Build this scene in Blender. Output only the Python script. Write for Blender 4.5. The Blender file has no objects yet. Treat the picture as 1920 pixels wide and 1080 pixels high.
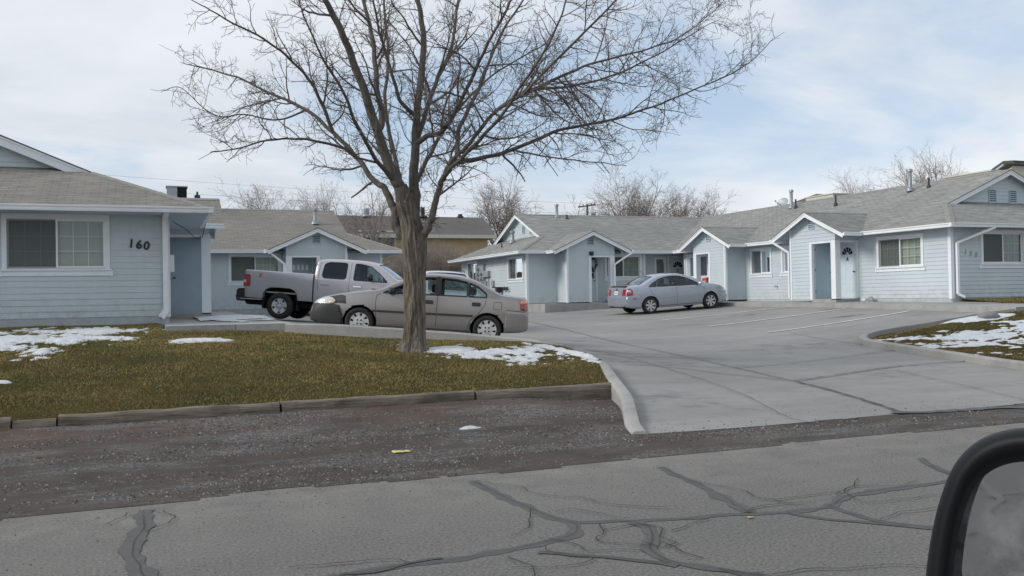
import bpy, bmesh, math, random
import numpy as np
from math import sin, cos, pi, radians, sqrt, atan2, hypot
from mathutils import Vector, Matrix, noise
from mathutils.geometry import delaunay_2d_cdt
random.seed(7)
S = bpy.context.scene
COL = S.collection
# ------------------------------------------------------------------ camera
FPX = 1700.0
CH = 1.43                       # eye height above the road
YAW, PIT, ROL = radians(21.72), radians(.61), radians(1.047)
FW = np.array([sin(YAW)*cos(PIT), cos(YAW)*cos(PIT), sin(PIT)])
r0 = np.array([cos(YAW), -sin(YAW), 0.]); u0 = np.cross(r0, FW)
RT = r0*cos(ROL)-u0*sin(ROL); UP = np.cross(RT, FW)
cam = bpy.data.cameras.new('camera'); camo = bpy.data.objects.new('camera', cam); COL.objects.link(camo)
cam.sensor_width = 36; cam.lens = 36*FPX/1920; cam.clip_start = .05; cam.clip_end = 3000
camo.matrix_world = Matrix(((RT[0], UP[0], -FW[0], 0), (RT[1], UP[1], -FW[1], 0), (RT[2], UP[2], -FW[2], CH), (0, 0, 0, 1)))
S.camera = camo
def ray(px, py): return RT*(px-960)/FPX-UP*(py-540)/FPX+FW
def onX(px, py, x): d = ray(px, py)*1.0; d = d*(x/d[0]); return (d[0], d[1], d[2]+CH)
def onY(px, py, y): d = ray(px, py)*1.0; d = d*(y/d[1]); return (d[0], d[1], d[2]+CH)
def onZ(px, py, z): d = ray(px, py)*1.0; d = d*((z-CH)/d[2]); return (d[0], d[1], d[2]+CH)
def atF(px, py, f): d = ray(px, py)*f; return (d[0], d[1], d[2]+CH)
def onG(px, py, fn, off=0.):
    d = ray(px, py); k = 3.
    while k < 80:
        if d[2]*k+CH <= fn(d[0]*k, d[1]*k)+off: break
        k += .02
    return (d[0]*k, d[1]*k, d[2]*k+CH)
# ------------------------------------------------------------------ mesh builder
class MB:
    def __init__(s): s.v = []; s.f = []; s.m = []; s.uv = None; s.col = None
    def add(s, vs, fs, mi=0):
        o = len(s.v); s.v += [tuple(map(float, p)) for p in vs]
        for f in fs: s.f.append(tuple(i+o for i in f)); s.m.append(mi)
        return o
    def quad(s, a, b, c, d, mi=0): s.add((a, b, c, d), ((0, 1, 2, 3),), mi)
    def hexa(s, p, mi=0):   # 8 corners: bottom 4 ccw, top 4 ccw
        s.add(p, ((3, 2, 1, 0), (4, 5, 6, 7), (0, 1, 5, 4), (1, 2, 6, 5), (2, 3, 7, 6), (3, 0, 4, 7)), mi)
    def box(s, a, b, mi=0):
        (x0, y0, z0), (x1, y1, z1) = a, b
        s.hexa(((x0, y0, z0), (x1, y0, z0), (x1, y1, z0), (x0, y1, z0), (x0, y0, z1), (x1, y0, z1), (x1, y1, z1), (x0, y1, z1)), mi)
    def bar(s, a, b, w, h, mi=0, up=(0, 0, 1)):      # box beam from a to b, w wide, h high, centred
        a = Vector(a); b = Vector(b); d = (b-a).normalized(); U = Vector(up)
        r = d.cross(U)
        if r.length < 1e-4: r = d.cross(Vector((0, 1, 0)))
        r.normalize(); U = r.cross(d).normalized(); r = r*w/2; U = U*h/2
        s.hexa([a-r-U, a+r-U, a+r+U, a-r+U, b-r-U, b+r-U, b+r+U, b-r+U], mi)
    def tube(s, path, rad, n=8, mi=0, cap=True):
        P = [Vector(p) for p in path]; N = len(P)
        if not hasattr(rad, '__len__'): rad = [rad]*N
        vs = []; t0 = None; ref = Vector((.31, .83, .46))
        for i in range(N):
            t = (P[min(i+1, N-1)]-P[max(i-1, 0)])
            if t.length < 1e-9: t = Vector((0, 0, 1))
            t.normalize(); a = t.cross(ref)
            if a.length < .1: a = t.cross(Vector((1, 0, 0)))
            a.normalize(); b = t.cross(a); ref = b.cross(t) if False else ref
            for k in range(n):
                an = 2*pi*k/n; vs.append(P[i]+a*(cos(an)*rad[i])+b*(sin(an)*rad[i]))
        fs = [(i*n+k, i*n+(k+1) % n, (i+1)*n+(k+1) % n, (i+1)*n+k) for i in range(N-1) for k in range(n)]
        if cap: fs += [tuple(range(n-1, -1, -1)), tuple((N-1)*n+k for k in range(n))]
        s.add(vs, fs, mi)
    def lathe(s, prof, n=24, mi=0, M=None, cap=True):    # profile of (r, h) round local z
        vs = []
        for r, h in prof:
            for k in range(n):
                a = 2*pi*k/n; p = Vector((r*cos(a), r*sin(a), h)); vs.append(M @ p if M else p)
        L = len(prof)
        fs = [(i*n+k, i*n+(k+1) % n, (i+1)*n+(k+1) % n, (i+1)*n+k) for i in range(L-1) for k in range(n)]
        if cap and prof[0][0] > 1e-6: fs.append(tuple(range(n-1, -1, -1)))
        if cap and prof[-1][0] > 1e-6: fs.append(tuple((L-1)*n+k for k in range(n)))
        s.add(vs, fs, mi)
    def prism(s, poly, fn, d0, d1, mi=0):      # polygon (a,b) extruded: fn(a,b,d)->xyz
        n = len(poly); vs = [fn(a, b, d0) for a, b in poly]+[fn(a, b, d1) for a, b in poly]
        fs = [tuple(range(n-1, -1, -1)), tuple(range(n, 2*n))]+[(i, (i+1) % n, n+(i+1) % n, n+i) for i in range(n)]
        s.add(vs, fs, mi)
    def grid(s, rows, mi=0):
        n = len(rows[0]); vs = [p for r in rows for p in r]
        s.add(vs, [(i*n+j, i*n+j+1, (i+1)*n+j+1, (i+1)*n+j) for i in range(len(rows)-1) for j in range(n-1)], mi)
    def build(s, name, mats, parent=None, smooth=None, recalc=True, uvs=None, local=False):
        me = bpy.data.meshes.new(name)
        v = np.array(s.v, float).reshape(-1, 3)
        if parent is not None and not local:
            v = v-np.array(org(parent))
        me.from_pydata(v.tolist(), [], s.f)
        if not isinstance(mats, (list, tuple)): mats = [mats]
        for m in mats: me.materials.append(m)
        if any(s.m): me.polygons.foreach_set('material_index', s.m)
        if uvs is not None:
            l = me.uv_layers.new(name='UVMap'); l.data.foreach_set('uv', np.array(uvs, float).ravel())
        if s.col is not None:
            ca = me.color_attributes.new('Col', 'FLOAT_COLOR', 'POINT'); ca.data.foreach_set('color', np.array(s.col, float).ravel())
        if recalc:
            bm = bmesh.new(); bm.from_mesh(me); bmesh.ops.recalc_face_normals(bm, faces=bm.faces); bm.to_mesh(me); bm.free()
        finish(me, smooth)
        o = bpy.data.objects.new(name, me); COL.objects.link(o)
        if parent is not None: o.parent = parent
        return o
def finish(me, smooth):
    if smooth is not None:
        me.polygons.foreach_set('use_smooth', [True]*len(me.polygons))
        if smooth < 180: me.set_sharp_from_angle(angle=radians(smooth))
    me.update()
def org(o):
    p = np.zeros(3)
    while o is not None: p = p+np.array(o.location); o = o.parent
    return p
def tag(o, label=None, cat=None, group=None, kind=None):
    if label: o['label'] = label
    if cat: o['category'] = cat
    if group: o['group'] = group
    if kind: o['kind'] = kind
    return o
def thing(name, loc, label, cat, group=None, rz=0.):
    o = bpy.data.objects.new(name, None); COL.objects.link(o); o.location = loc; o.rotation_euler = (0, 0, rz)
    return tag(o, label, cat, group)
def lerp(x, T):
    if x <= T[0][0]: return T[0][1]
    for (a, b), (c, d) in zip(T, T[1:]):
        if x <= c: return b+(d-b)*(x-a)/(c-a)
    return T[-1][1]
def sm(a, b, x):
    t = min(1, max(0, (x-a)/(b-a))); return t*t*(3-2*t)
def nz(x, y, z=0., s=1.): return noise.noise(Vector((x*s, y*s, z)))
def fbm(x, y, s=1., o=4, z=0.):
    v = 0.; a = 1.
    for i in range(o): v += a*noise.noise(Vector((x*s, y*s, z+i*7.3))); s *= 2.1; a *= .5
    return v
def smooth_path(P, n=6):
    P = [np.array(p, float) for p in P]; out = []
    for i in range(len(P)-1):
        p0 = P[max(i-1, 0)]; p1 = P[i]; p2 = P[i+1]; p3 = P[min(i+2, len(P)-1)]
        for k in range(n):
            t = k/n; out.append(.5*((2*p1)+(-p0+p2)*t+(2*p0-5*p1+4*p2-p3)*t*t+(-p0+3*p1-3*p2+p3)*t**3))
    out.append(P[-1]); return out
def inside(x, y, poly):
    c = False; j = len(poly)-1
    for i in range(len(poly)):
        a, b = poly[i][:2]; e, f = poly[j][:2]
        if (b > y) != (f > y) and x < (e-a)*(y-b)/(f-b)+a: c = not c
        j = i
    return c
# ------------------------------------------------------------------ materials
def mat(name): 
    m = bpy.data.materials.new(name); m.use_nodes = True; nt = m.node_tree
    return m, nt, nt.nodes['Principled BSDF']
def N(nt, t, **k):
    n = nt.nodes.new(t)
    for a, b in k.items():
        if a.startswith('i_'):
            key = a[2:]; n.inputs[int(key) if key.isdigit() else key.replace('_', ' ')].default_value = b
        else: setattr(n, a, b)
    return n
def L(nt, a, b): nt.links.new(a, b)
def coord(nt, kind='Object', scale=(1, 1, 1)):
    tc = N(nt, 'ShaderNodeTexCoord'); mp = N(nt, 'ShaderNodeMapping'); mp.inputs['Scale'].default_value = scale
    L(nt, tc.outputs[kind], mp.inputs[0]); return mp.outputs[0]
def noisef(nt, vec, scale, detail=5, rough=.55, lo=.3, hi=.7):
    n = N(nt, 'ShaderNodeTexNoise', i_Scale=scale, i_Detail=detail, i_Roughness=rough); L(nt, vec, n.inputs['Vector'])
    r = N(nt, 'ShaderNodeMapRange', i_1=lo, i_2=hi); L(nt, n.outputs['Fac'], r.inputs[0]); return r.outputs[0]
def mix(nt, fac, a, b, mode='MIX'):
    m = N(nt, 'ShaderNodeMix', data_type='RGBA', blend_type=mode)
    if hasattr(fac, 'node'): L(nt, fac, m.inputs[0])
    else: m.inputs[0].default_value = fac
    for i, c in ((6, a), (7, b)):
        if hasattr(c, 'node'): L(nt, c, m.inputs[i])
        else: m.inputs[i].default_value = (*c, 1) if len(c) == 3 else c
    return m.outputs[2]
def bump(nt, h, dist=.01, strength=1., prev=None):
    b = N(nt, 'ShaderNodeBump', i_Strength=strength, i_Distance=dist); L(nt, h, b.inputs['Height'])
    if prev: L(nt, prev, b.inputs['Normal'])
    return b.outputs[0]
def simple(name, c, rough=.5, metal=0., var=.0, scale=6., bmp=0., coat=0., spec=None):
    m, nt, b = mat(name); b.inputs['Roughness'].default_value = rough; b.inputs['Metallic'].default_value = metal
    b.inputs['Base Color'].default_value = (*c, 1)
    if coat: b.inputs['Coat Weight'].default_value = coat; b.inputs['Coat Roughness'].default_value = .04
    if spec is not None: b.inputs['Specular IOR Level'].default_value = spec
    if var or bmp:
        v = coord(nt); f = noisef(nt, v, scale)
        if var: L(nt, mix(nt, f, tuple(x*(1-var) for x in c), tuple(min(1, x*(1+var)) for x in c)), b.inputs['Base Color'])
        if bmp: L(nt, bump(nt, noisef(nt, v, scale*8), bmp), b.inputs['Normal'])
    return m
M = {}
def mk_siding(name, c):
    m, nt, b = mat(name); v = coord(nt)
    f = noisef(nt, v, .9, 4); st = noisef(nt, coord(nt, scale=(5, 5, .6)), 2.2, 6, .6)
    c1 = mix(nt, f, tuple(x*.93 for x in c), tuple(x*1.05 for x in c)); c2 = mix(nt, st, c1, tuple(x*.9 for x in c)); 
    mm = N(nt, 'ShaderNodeMix', data_type='RGBA', i_0=.5); L(nt, c1, mm.inputs[6]); L(nt, c2, mm.inputs[7])
    tcs = N(nt, 'ShaderNodeTexCoord'); sxs = N(nt, 'ShaderNodeSeparateXYZ'); L(nt, tcs.outputs['Object'], sxs.inputs[0]); sp = N(nt, 'ShaderNodeMapRange', i_1=.55, i_2=-.1); L(nt, sxs.outputs[2], sp.inputs[0]); sq = N(nt, 'ShaderNodeMath', operation='MULTIPLY'); L(nt, sp.outputs[0], sq.inputs[0]); L(nt, noisef(nt, v, 5, 6, .7, .42, .7), sq.inputs[1])
    L(nt, mix(nt, sq.outputs[0], mm.outputs[2], mix(nt, .5, mm.outputs[2], (.26, .23, .19))), b.inputs['Base Color']); b.inputs['Roughness'].default_value = .55
    g = noisef(nt, coord(nt, scale=(1, 1, 12)), 14, 3); L(nt, bump(nt, g, .002, .5), b.inputs['Normal'])
    return m
M['siding'] = mk_siding('pale_blue_siding', (.54, .605, .635))
M['trim'] = simple('white_trim_paint', (.76, .79, .815), .5, var=.04, scale=3)
M['gutter'] = simple('white_gutter_enamel', (.80, .82, .84), .35, var=.05, scale=2)
M['door_blue'] = simple('blue_grey_door', (.38, .475, .54), .45, var=.05, scale=4)
M['door_white'] = simple('pale_door', (.60, .69, .74), .45, var=.04, scale=4)
M['soffit'] = simple('soffit_paint', (.42, .49, .54), .7, var=.05)
M['found'] = simple('foundation_concrete', (.42, .45, .46), .85, var=.12, scale=4, bmp=.003)
def mk_shingle(name, a, b_, c_):
    m, nt, b = mat(name)
    uv = N(nt, 'ShaderNodeUVMap', uv_map='UVMap'); mp = N(nt, 'ShaderNodeMapping'); L(nt, uv.outputs[0], mp.inputs[0])
    br = N(nt, 'ShaderNodeTexBrick', offset=.5, offset_frequency=2, i_Scale=1., i_Mortar_Size=.006, i_Mortar_Smooth=.2, i_Bias=0., i_Brick_Width=.32, i_Row_Height=.135)
    br.inputs['Color1'].default_value = (*a, 1); br.inputs['Color2'].default_value = (*b_, 1); br.inputs['Mortar'].default_value = (*tuple(x*.35 for x in a), 1)
    L(nt, mp.outputs[0], br.inputs['Vector'])
    st = N(nt, 'ShaderNodeMapping'); st.inputs['Scale'].default_value = (1.6, 7.4, 1); L(nt, uv.outputs[0], st.inputs[0])
    f = noisef(nt, st.outputs[0], 1., 4, .6, .42, .62); f2 = noisef(nt, coord(nt), .35, 4); f3 = noisef(nt, coord(nt), 90, 2)
    c1 = mix(nt, f, br.outputs['Color'], c_); 
    mm = N(nt, 'ShaderNodeMix', data_type='RGBA', i_0=.8); L(nt, br.outputs['Color'], mm.inputs[6]); L(nt, c1, mm.inputs[7])
    c2 = mix(nt, f2, mm.outputs[2], mix(nt, .5, mm.outputs[2], tuple(x*.62 for x in a)))
    c3 = mix(nt, f3, c2, mix(nt, .25, c2, (.05, .05, .05)))
    L(nt, c3, b.inputs['Base Color']); b.inputs['Roughness'].default_value = .95; b.inputs['Specular IOR Level'].default_value = .15
    # saw-tooth height of the courses
    sx = N(nt, 'ShaderNodeSeparateXYZ'); L(nt, uv.outputs[0], sx.inputs[0])
    dv = N(nt, 'ShaderNodeMath', operation='DIVIDE', i_1=.135); L(nt, sx.outputs[1], dv.inputs[0])
    fr = N(nt, 'ShaderNodeMath', operation='FRACT'); L(nt, dv.outputs[0], fr.inputs[0])
    sb = N(nt, 'ShaderNodeMath', operation='SUBTRACT', i_0=1.); L(nt, fr.outputs[0], sb.inputs[1])
    mu = N(nt, 'ShaderNodeMath', operation='SUBTRACT'); L(nt, sb.outputs[0], mu.inputs[0]); L(nt, br.outputs['Fac'], mu.inputs[1])
    L(nt, bump(nt, mu.outputs[0], .014), b.inputs['Normal']); return m
M['shingle_tan'] = mk_shingle('weathered_tan_shingles', (.285, .268, .24), (.235, .222, .20), (.345, .325, .285))
M['shingle_grey'] = mk_shingle('weathered_grey_shingles', (.31, .315, .295), (.245, .25, .235), (.44, .44, .41))
M['shingle_dark'] = mk_shingle('dark_brown_shingles', (.175, .16, .15), (.15, .14, .132), (.205, .19, .175))
M['cap'] = simple('ridge_cap_shingle', (.24, .235, .215), .95, var=.2, scale=8)
# glass
def mk_glass(name, tint, rough=.02, ior=1.5, frost=0.):
    m, nt, b = mat(name); nt.nodes.remove(b); out = nt.nodes['Material Output']
    t = N(nt, 'ShaderNodeBsdfTransparent'); t.inputs[0].default_value = (*tint, 1)
    g = N(nt, 'ShaderNodeBsdfGlossy', i_Roughness=rough); g.inputs[0].default_value = (.9, .95, 1, 1)
    fr = N(nt, 'ShaderNodeFresnel', i_IOR=ior); ad = N(nt, 'ShaderNodeMath', operation='MULTIPLY', i_1=1.3); L(nt, fr.outputs[0], ad.inputs[0])
    mx = N(nt, 'ShaderNodeMixShader'); L(nt, ad.outputs[0], mx.inputs[0]); L(nt, t.outputs[0], mx.inputs[1]); L(nt, g.outputs[0], mx.inputs[2]); L(nt, mx.outputs[0], out.inputs[0])
    return m
M['glass'] = mk_glass('window_glass', (.75, .82, .8))
M['car_glass'] = mk_glass('tinted_car_glass', (.60, .68, .67), ior=1.5)
M['dark_glass'] = mk_glass('dark_privacy_glass', (.06, .07, .08), ior=1.5)
M['blind'] = simple('pale_blind', (.54, .54, .48), .8, var=.06)
M['curtain'] = simple('drawn_curtain', (.30, .32, .31), .9, var=.25, scale=9)
M['dark_room'] = simple('dim_interior', (.05, .055, .06), .9)
def mk_screen():
    m, nt, b = mat('insect_screen'); nt.nodes.remove(b); out = nt.nodes['Material Output']
    t = N(nt, 'ShaderNodeBsdfTransparent'); d = N(nt, 'ShaderNodeBsdfDiffuse'); d.inputs[0].default_value = (.10, .105, .11, 1)
    mx = N(nt, 'ShaderNodeMixShader', i_0=.52); L(nt, t.outputs[0], mx.inputs[1]); L(nt, d.outputs[0], mx.inputs[2]); L(nt, mx.outputs[0], out.inputs[0]); return m
M['screen'] = mk_screen()
M['black'] = simple('black_plastic', (.018, .018, .02), .45)
M['black_soft'] = simple('charcoal_trim', (.035, .035, .037), .6, var=.15, scale=8)
M['rubber'] = simple('tyre_rubber', (.022, .022, .023), .85, var=.3, scale=9)
M['arch'] = simple('wheel_arch_liner', (.012, .012, .012), .9)
M['rim'] = simple('painted_alloy', (.58, .58, .59), .35, .25)
M['cover'] = simple('silver_wheel_cover', (.55, .55, .54), .4, .2)
M['chrome'] = simple('chrome', (.75, .76, .78), .12, 1.)
M['galv'] = simple('galvanised_steel', (.30, .32, .34), .45, .5, var=.15, scale=5)
M['dark_metal'] = simple('dark_iron', (.04, .04, .045), .5, .4)
M['grey_metal'] = simple('grey_electrical_box', (.36, .39, .41), .5, .3, var=.06)
M['red_lens'] = simple('red_lamp_lens', (.30, .014, .018), .12, coat=1.)
M['amber'] = simple('amber_lamp_lens', (.75, .22, .03), .12, coat=1.)
M['clear_lens'] = simple('clear_lamp_lens', (.62, .62, .58), .12, .3, coat=1.)
M['seat'] = simple('grey_seat_cloth', (.07, .07, .075), .9)
M['red'] = simple('red_paint', (.5, .03, .03), .5)
M['ink'] = simple('black_lettering', (.015, .015, .018), .5)
def paint(name, c, metal=.55, rough=.32):
    m, nt, b = mat(name); v = coord(nt)
    f = noisef(nt, v, 2.5, 5); fl = noisef(nt, v, 900, 1)
    c1 = mix(nt, f, tuple(x*.95 for x in c), tuple(x*1.04 for x in c)); L(nt, mix(nt, fl, c1, mix(nt, .12, c1, (1, 1, 1))), b.inputs['Base Color'])
    b.inputs['Metallic'].default_value = metal; r = N(nt, 'ShaderNodeMapRange', i_3=rough*.85, i_4=rough*1.2); L(nt, noisef(nt, v, 6, 5), r.inputs[0]); L(nt, r.outputs[0], b.inputs['Roughness'])
    b.inputs['Coat Weight'].default_value = .6; b.inputs['Coat Roughness'].default_value = .1; return m
M['taupe'] = paint('taupe_metallic_paint', (.30, .272, .257))
M['champagne'] = paint('pewter_metallic_paint', (.45, .425, .435))
M['silver'] = paint('silver_blue_paint', (.36, .39, .45))
M['white_car'] = paint('pale_silver_paint', (.58, .60, .64))
# ground materials
def mk_asphalt():
    m, nt, b = mat('worn_grey_asphalt'); v = coord(nt)
    c = mix(nt, noisef(nt, v, .35, 6, .6), (.142, .135, .122), (.188, .178, .16))
    c = mix(nt, noisef(nt, coord(nt, scale=(.25, 1.4, 1)), 1.3, 5, .6, .35, .7), c, mix(nt, .5, c, (.10, .098, .093)))
    n = N(nt, 'ShaderNodeTexNoise', i_Scale=48., i_Detail=5., i_Roughness=.75); L(nt, v, n.inputs['Vector'])
    r = N(nt, 'ShaderNodeMapRange', i_1=.38, i_2=.64); L(nt, n.outputs[0], r.inputs[0])
    c = mix(nt, r.outputs[0], mix(nt, .42, c, (.05, .05, .048)), mix(nt, .36, c, (.36, .35, .33)))
    tc2 = N(nt, 'ShaderNodeTexCoord'); sx2 = N(nt, 'ShaderNodeSeparateXYZ'); L(nt, tc2.outputs['Object'], sx2.inputs[0]); ed = N(nt, 'ShaderNodeMapRange', i_1=5.2, i_2=7.0); L(nt, sx2.outputs[1], ed.inputs[0]); eg = N(nt, 'ShaderNodeMath', operation='MULTIPLY'); L(nt, ed.outputs[0], eg.inputs[0]); L(nt, noisef(nt, v, 2.4, 5, .65, .35, .65), eg.inputs[1]); c = mix(nt, eg.outputs[0], c, mix(nt, .45, c, (.30, .285, .26)))
    vo = N(nt, 'ShaderNodeTexVoronoi', i_Scale=13.); L(nt, v, vo.inputs['Vector'])
    sp = N(nt, 'ShaderNodeMapRange', i_1=.13, i_2=.07); L(nt, vo.outputs['Distance'], sp.inputs[0])
    sel = noisef(nt, v, 3., 3, .5, .50, .58)
    mm = N(nt, 'ShaderNodeMath', operation='MULTIPLY'); L(nt, sp.outputs[0], mm.inputs[0]); L(nt, sel, mm.inputs[1])
    c = mix(nt, mm.outputs[0], c, (.05, .048, .045))
    L(nt, c, b.inputs['Base Color']); b.inputs['Roughness'].default_value = .92; b.inputs['Specular IOR Level'].default_value = .25
    L(nt, bump(nt, n.outputs[0], .006), b.inputs['Normal']); return m
M['asphalt'] = mk_asphalt()
def mk_tar():
    m, nt, b = mat('crack_sealant_tar'); v = coord(nt)
    c = mix(nt, noisef(nt, v, 9, 5, .6), (.062, .060, .059), (.090, .087, .084)); c = mix(nt, noisef(nt, v, 70, 3), c, mix(nt, .15, c, (.2, .2, .19)))
    L(nt, c, b.inputs['Base Color']); b.inputs['Roughness'].default_value = .75; return m
M['tar'] = mk_tar()
def mk_damp_shade():
    m, nt, b = mat('damp_and_shade'); nt.nodes.remove(b); out = nt.nodes['Material Output']; v = coord(nt, scale=(1, 1, 1))
    t = N(nt, 'ShaderNodeBsdfTransparent'); d = N(nt, 'ShaderNodeBsdfPrincipled', i_Roughness=.4); d.inputs['Base Color'].default_value = (.085, .085, .085, 1)
    f = noisef(nt, v, 1.6, 7, .68, .42, .7); g = noisef(nt, coord(nt, scale=(.5, 2.4, 1)), 2., 5, .6, .35, .65); mm = N(nt, 'ShaderNodeMath', operation='MULTIPLY'); L(nt, f, mm.inputs[0]); L(nt, g, mm.inputs[1])
    a = N(nt, 'ShaderNodeAttribute', attribute_name='Col'); m2 = N(nt, 'ShaderNodeMath', operation='MULTIPLY'); L(nt, mm.outputs[0], m2.inputs[0]); L(nt, a.outputs['Fac'], m2.inputs[1])
    mx = N(nt, 'ShaderNodeMixShader'); L(nt, m2.outputs[0], mx.inputs[0]); L(nt, t.outputs[0], mx.inputs[1]); L(nt, d.outputs[0], mx.inputs[2]); L(nt, mx.outputs[0], out.inputs[0]); return m
M['damp_shade'] = mk_damp_shade()
M['crack'] = simple('open_crack', (.022, .02, .018), .95)
M['crack_soft'] = simple('hairline_crack_dirt', (.03, .028, .026), .95)
def mk_concrete(name, a, b_, stain=(.14, .13, .118)):
    m, nt, b = mat(name); v = coord(nt)
    c = mix(nt, noisef(nt, v, .28, 6, .6, .35, .65), a, b_)
    c = mix(nt, noisef(nt, coord(nt, scale=(.35, 1.2, 1)), .8, 6, .65, .45, .75), c, mix(nt, .55, c, stain))
    c = mix(nt, noisef(nt, v, 3.2, 6, .7, .50, .72), c, mix(nt, .45, c, stain))
    n = N(nt, 'ShaderNodeTexNoise', i_Scale=38., i_Detail=4., i_Roughness=.65); L(nt, v, n.inputs['Vector'])
    c = mix(nt, n.outputs[0], mix(nt, .24, c, (.05, .05, .05)), mix(nt, .14, c, (.8, .8, .8)))
    L(nt, c, b.inputs['Base Color']); b.inputs['Roughness'].default_value = .85; b.inputs['Specular IOR Level'].default_value = .3
    L(nt, bump(nt, n.outputs[0], .003), b.inputs['Normal']); return m
M['concrete'] = mk_concrete('driveway_concrete', (.225, .22, .208), (.29, .284, .268))
M['kerb'] = mk_concrete('kerb_concrete', (.28, .278, .262), (.38, .372, .35), (.15, .135, .115))
M['walk'] = mk_concrete('walkway_concrete', (.33, .325, .31), (.41, .40, .385))
def mk_gravel():
    m, nt, b = mat('muddy_gravel'); v = coord(nt)
    dirt = mix(nt, noisef(nt, v, 1.3, 5, .6), (.038, .029, .024), (.082, .064, .052))
    red = mix(nt, noisef(nt, v, 9, 6, .75, .47, .62), dirt, (.135, .060, .036))
    tc = N(nt, 'ShaderNodeTexCoord'); sx = N(nt, 'ShaderNodeSeparateXYZ'); L(nt, tc.outputs['Object'], sx.inputs[0])
    ry = N(nt, 'ShaderNodeMapRange', i_1=9.0, i_2=10.7); L(nt, sx.outputs[1], ry.inputs[0])
    base = mix(nt, ry.outputs[0], dirt, red)
    vo = N(nt, 'ShaderNodeTexVoronoi', i_Scale=38.); L(nt, v, vo.inputs['Vector'])
    gc = N(nt, 'ShaderNodeMapRange', i_1=0., i_2=1., i_3=.07, i_4=.24); sv = N(nt, 'ShaderNodeSeparateColor'); L(nt, vo.outputs['Color'], sv.inputs[0]); L(nt, sv.outputs[0], gc.inputs[0])
    cr = N(nt, 'ShaderNodeCombineColor'); L(nt, gc.outputs[0], cr.inputs[0]); L(nt, gc.outputs[0], cr.inputs[1]); L(nt, gc.outputs[0], cr.inputs[2])
    cover = noisef(nt, coord(nt, scale=(.5, 1.25, 1)), 1.15, 7, .7, .47, .62)
    keep = N(nt, 'ShaderNodeMapRange', i_1=.28, i_2=.16); L(nt, vo.outputs['Distance'], keep.inputs[0])
    k2 = noisef(nt, v, 30, 2, .5, .4, .5)
    ml = N(nt, 'ShaderNodeMath', operation='MULTIPLY'); L(nt, cover, ml.inputs[0]); L(nt, k2, ml.inputs[1])
    c = mix(nt, ml.outputs[0], base, mix(nt, .8, base, cr.outputs[0]))
    L(nt, c, b.inputs['Base Color']); b.inputs['Roughness'].default_value = .9
    n = N(nt, 'ShaderNodeTexNoise', i_Scale=40., i_Detail=6., i_Roughness=.7); L(nt, v, n.inputs['Vector'])
    L(nt, bump(nt, n.outputs[0], .02), b.inputs['Normal']); return m
M['gravel'] = mk_gravel()
M['pebble'] = simple('grey_gravel_stones', (.145, .14, .135), .9, var=.5, scale=2.7)
def mk_soil():
    m, nt, b = mat('winter_turf_soil'); v = coord(nt)
    c = mix(nt, noisef(nt, v, .7, 6, .65, .38, .62), (.15, .105, .038), (.075, .074, .025))
    c = mix(nt, noisef(nt, v, 2.2, 6, .65, .55, .7), c, (.075, .042, .022)); c = mix(nt, noisef(nt, v, 35, 4, .7), mix(nt, .5, c, (.02, .017, .008)), c)
    L(nt, c, b.inputs['Base Color']); b.inputs['Roughness'].default_value = 1.; b.inputs['Specular IOR Level'].default_value = .05
    L(nt, bump(nt, noisef(nt, v, 30, 5, .7), .03), b.inputs['Normal']); return m
M['soil'] = mk_soil()
def mk_blades():
    m, nt, b = mat('winter_grass_blades'); a = N(nt, 'ShaderNodeAttribute', attribute_name='Col'); L(nt, a.outputs[0], b.inputs['Base Color'])
    b.inputs['Roughness'].default_value = .8; b.inputs['Specular IOR Level'].default_value = .1; return m
M['blades'] = mk_blades()
def mk_snow():
    m, nt, b = mat('old_snow'); v = coord(nt); c = mix(nt, noisef(nt, v, 5, 5), (.66, .69, .73), (.84, .86, .88)); c = mix(nt, noisef(nt, v, 9, 6, .7, .56, .75), c, (.42, .39, .34))
    L(nt, c, b.inputs['Base Color']); b.inputs['Roughness'].default_value = .7; L(nt, bump(nt, noisef(nt, v, 25, 5, .7), .02), b.inputs['Normal']); return m
M['snow'] = mk_snow()
def mk_bark(name, a, b_, fur):
    m, nt, b = mat(name); v = coord(nt, scale=(1, 1, .16))
    n = N(nt, 'ShaderNodeTexNoise', i_Scale=22., i_Detail=6., i_Roughness=.65, i_Distortion=.6); L(nt, v, n.inputs['Vector'])
    r = N(nt, 'ShaderNodeMapRange', i_1=.38, i_2=.62); L(nt, n.outputs[0], r.inputs[0])
    c = mix(nt, r.outputs[0], a, b_); c = mix(nt, noisef(nt, coord(nt), 3, 4), c, mix(nt, .3, c, (.16, .155, .14)))
    L(nt, c, b.inputs['Base Color']); b.inputs['Roughness'].default_value = .95; b.inputs['Specular IOR Level'].default_value = .1
    L(nt, bump(nt, n.outputs[0], fur), b.inputs['Normal']); return m
M['bark'] = mk_bark('furrowed_bark', (.085, .07, .055), (.25, .215, .175), .035)
M['limb'] = mk_bark('limb_bark', (.085, .075, .068), (.15, .135, .122), .008)
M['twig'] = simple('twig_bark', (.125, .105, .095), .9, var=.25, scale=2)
M['far_twig'] = simple('far_twig_bark', (.24, .205, .185), .95, var=.2, scale=1)
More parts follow.
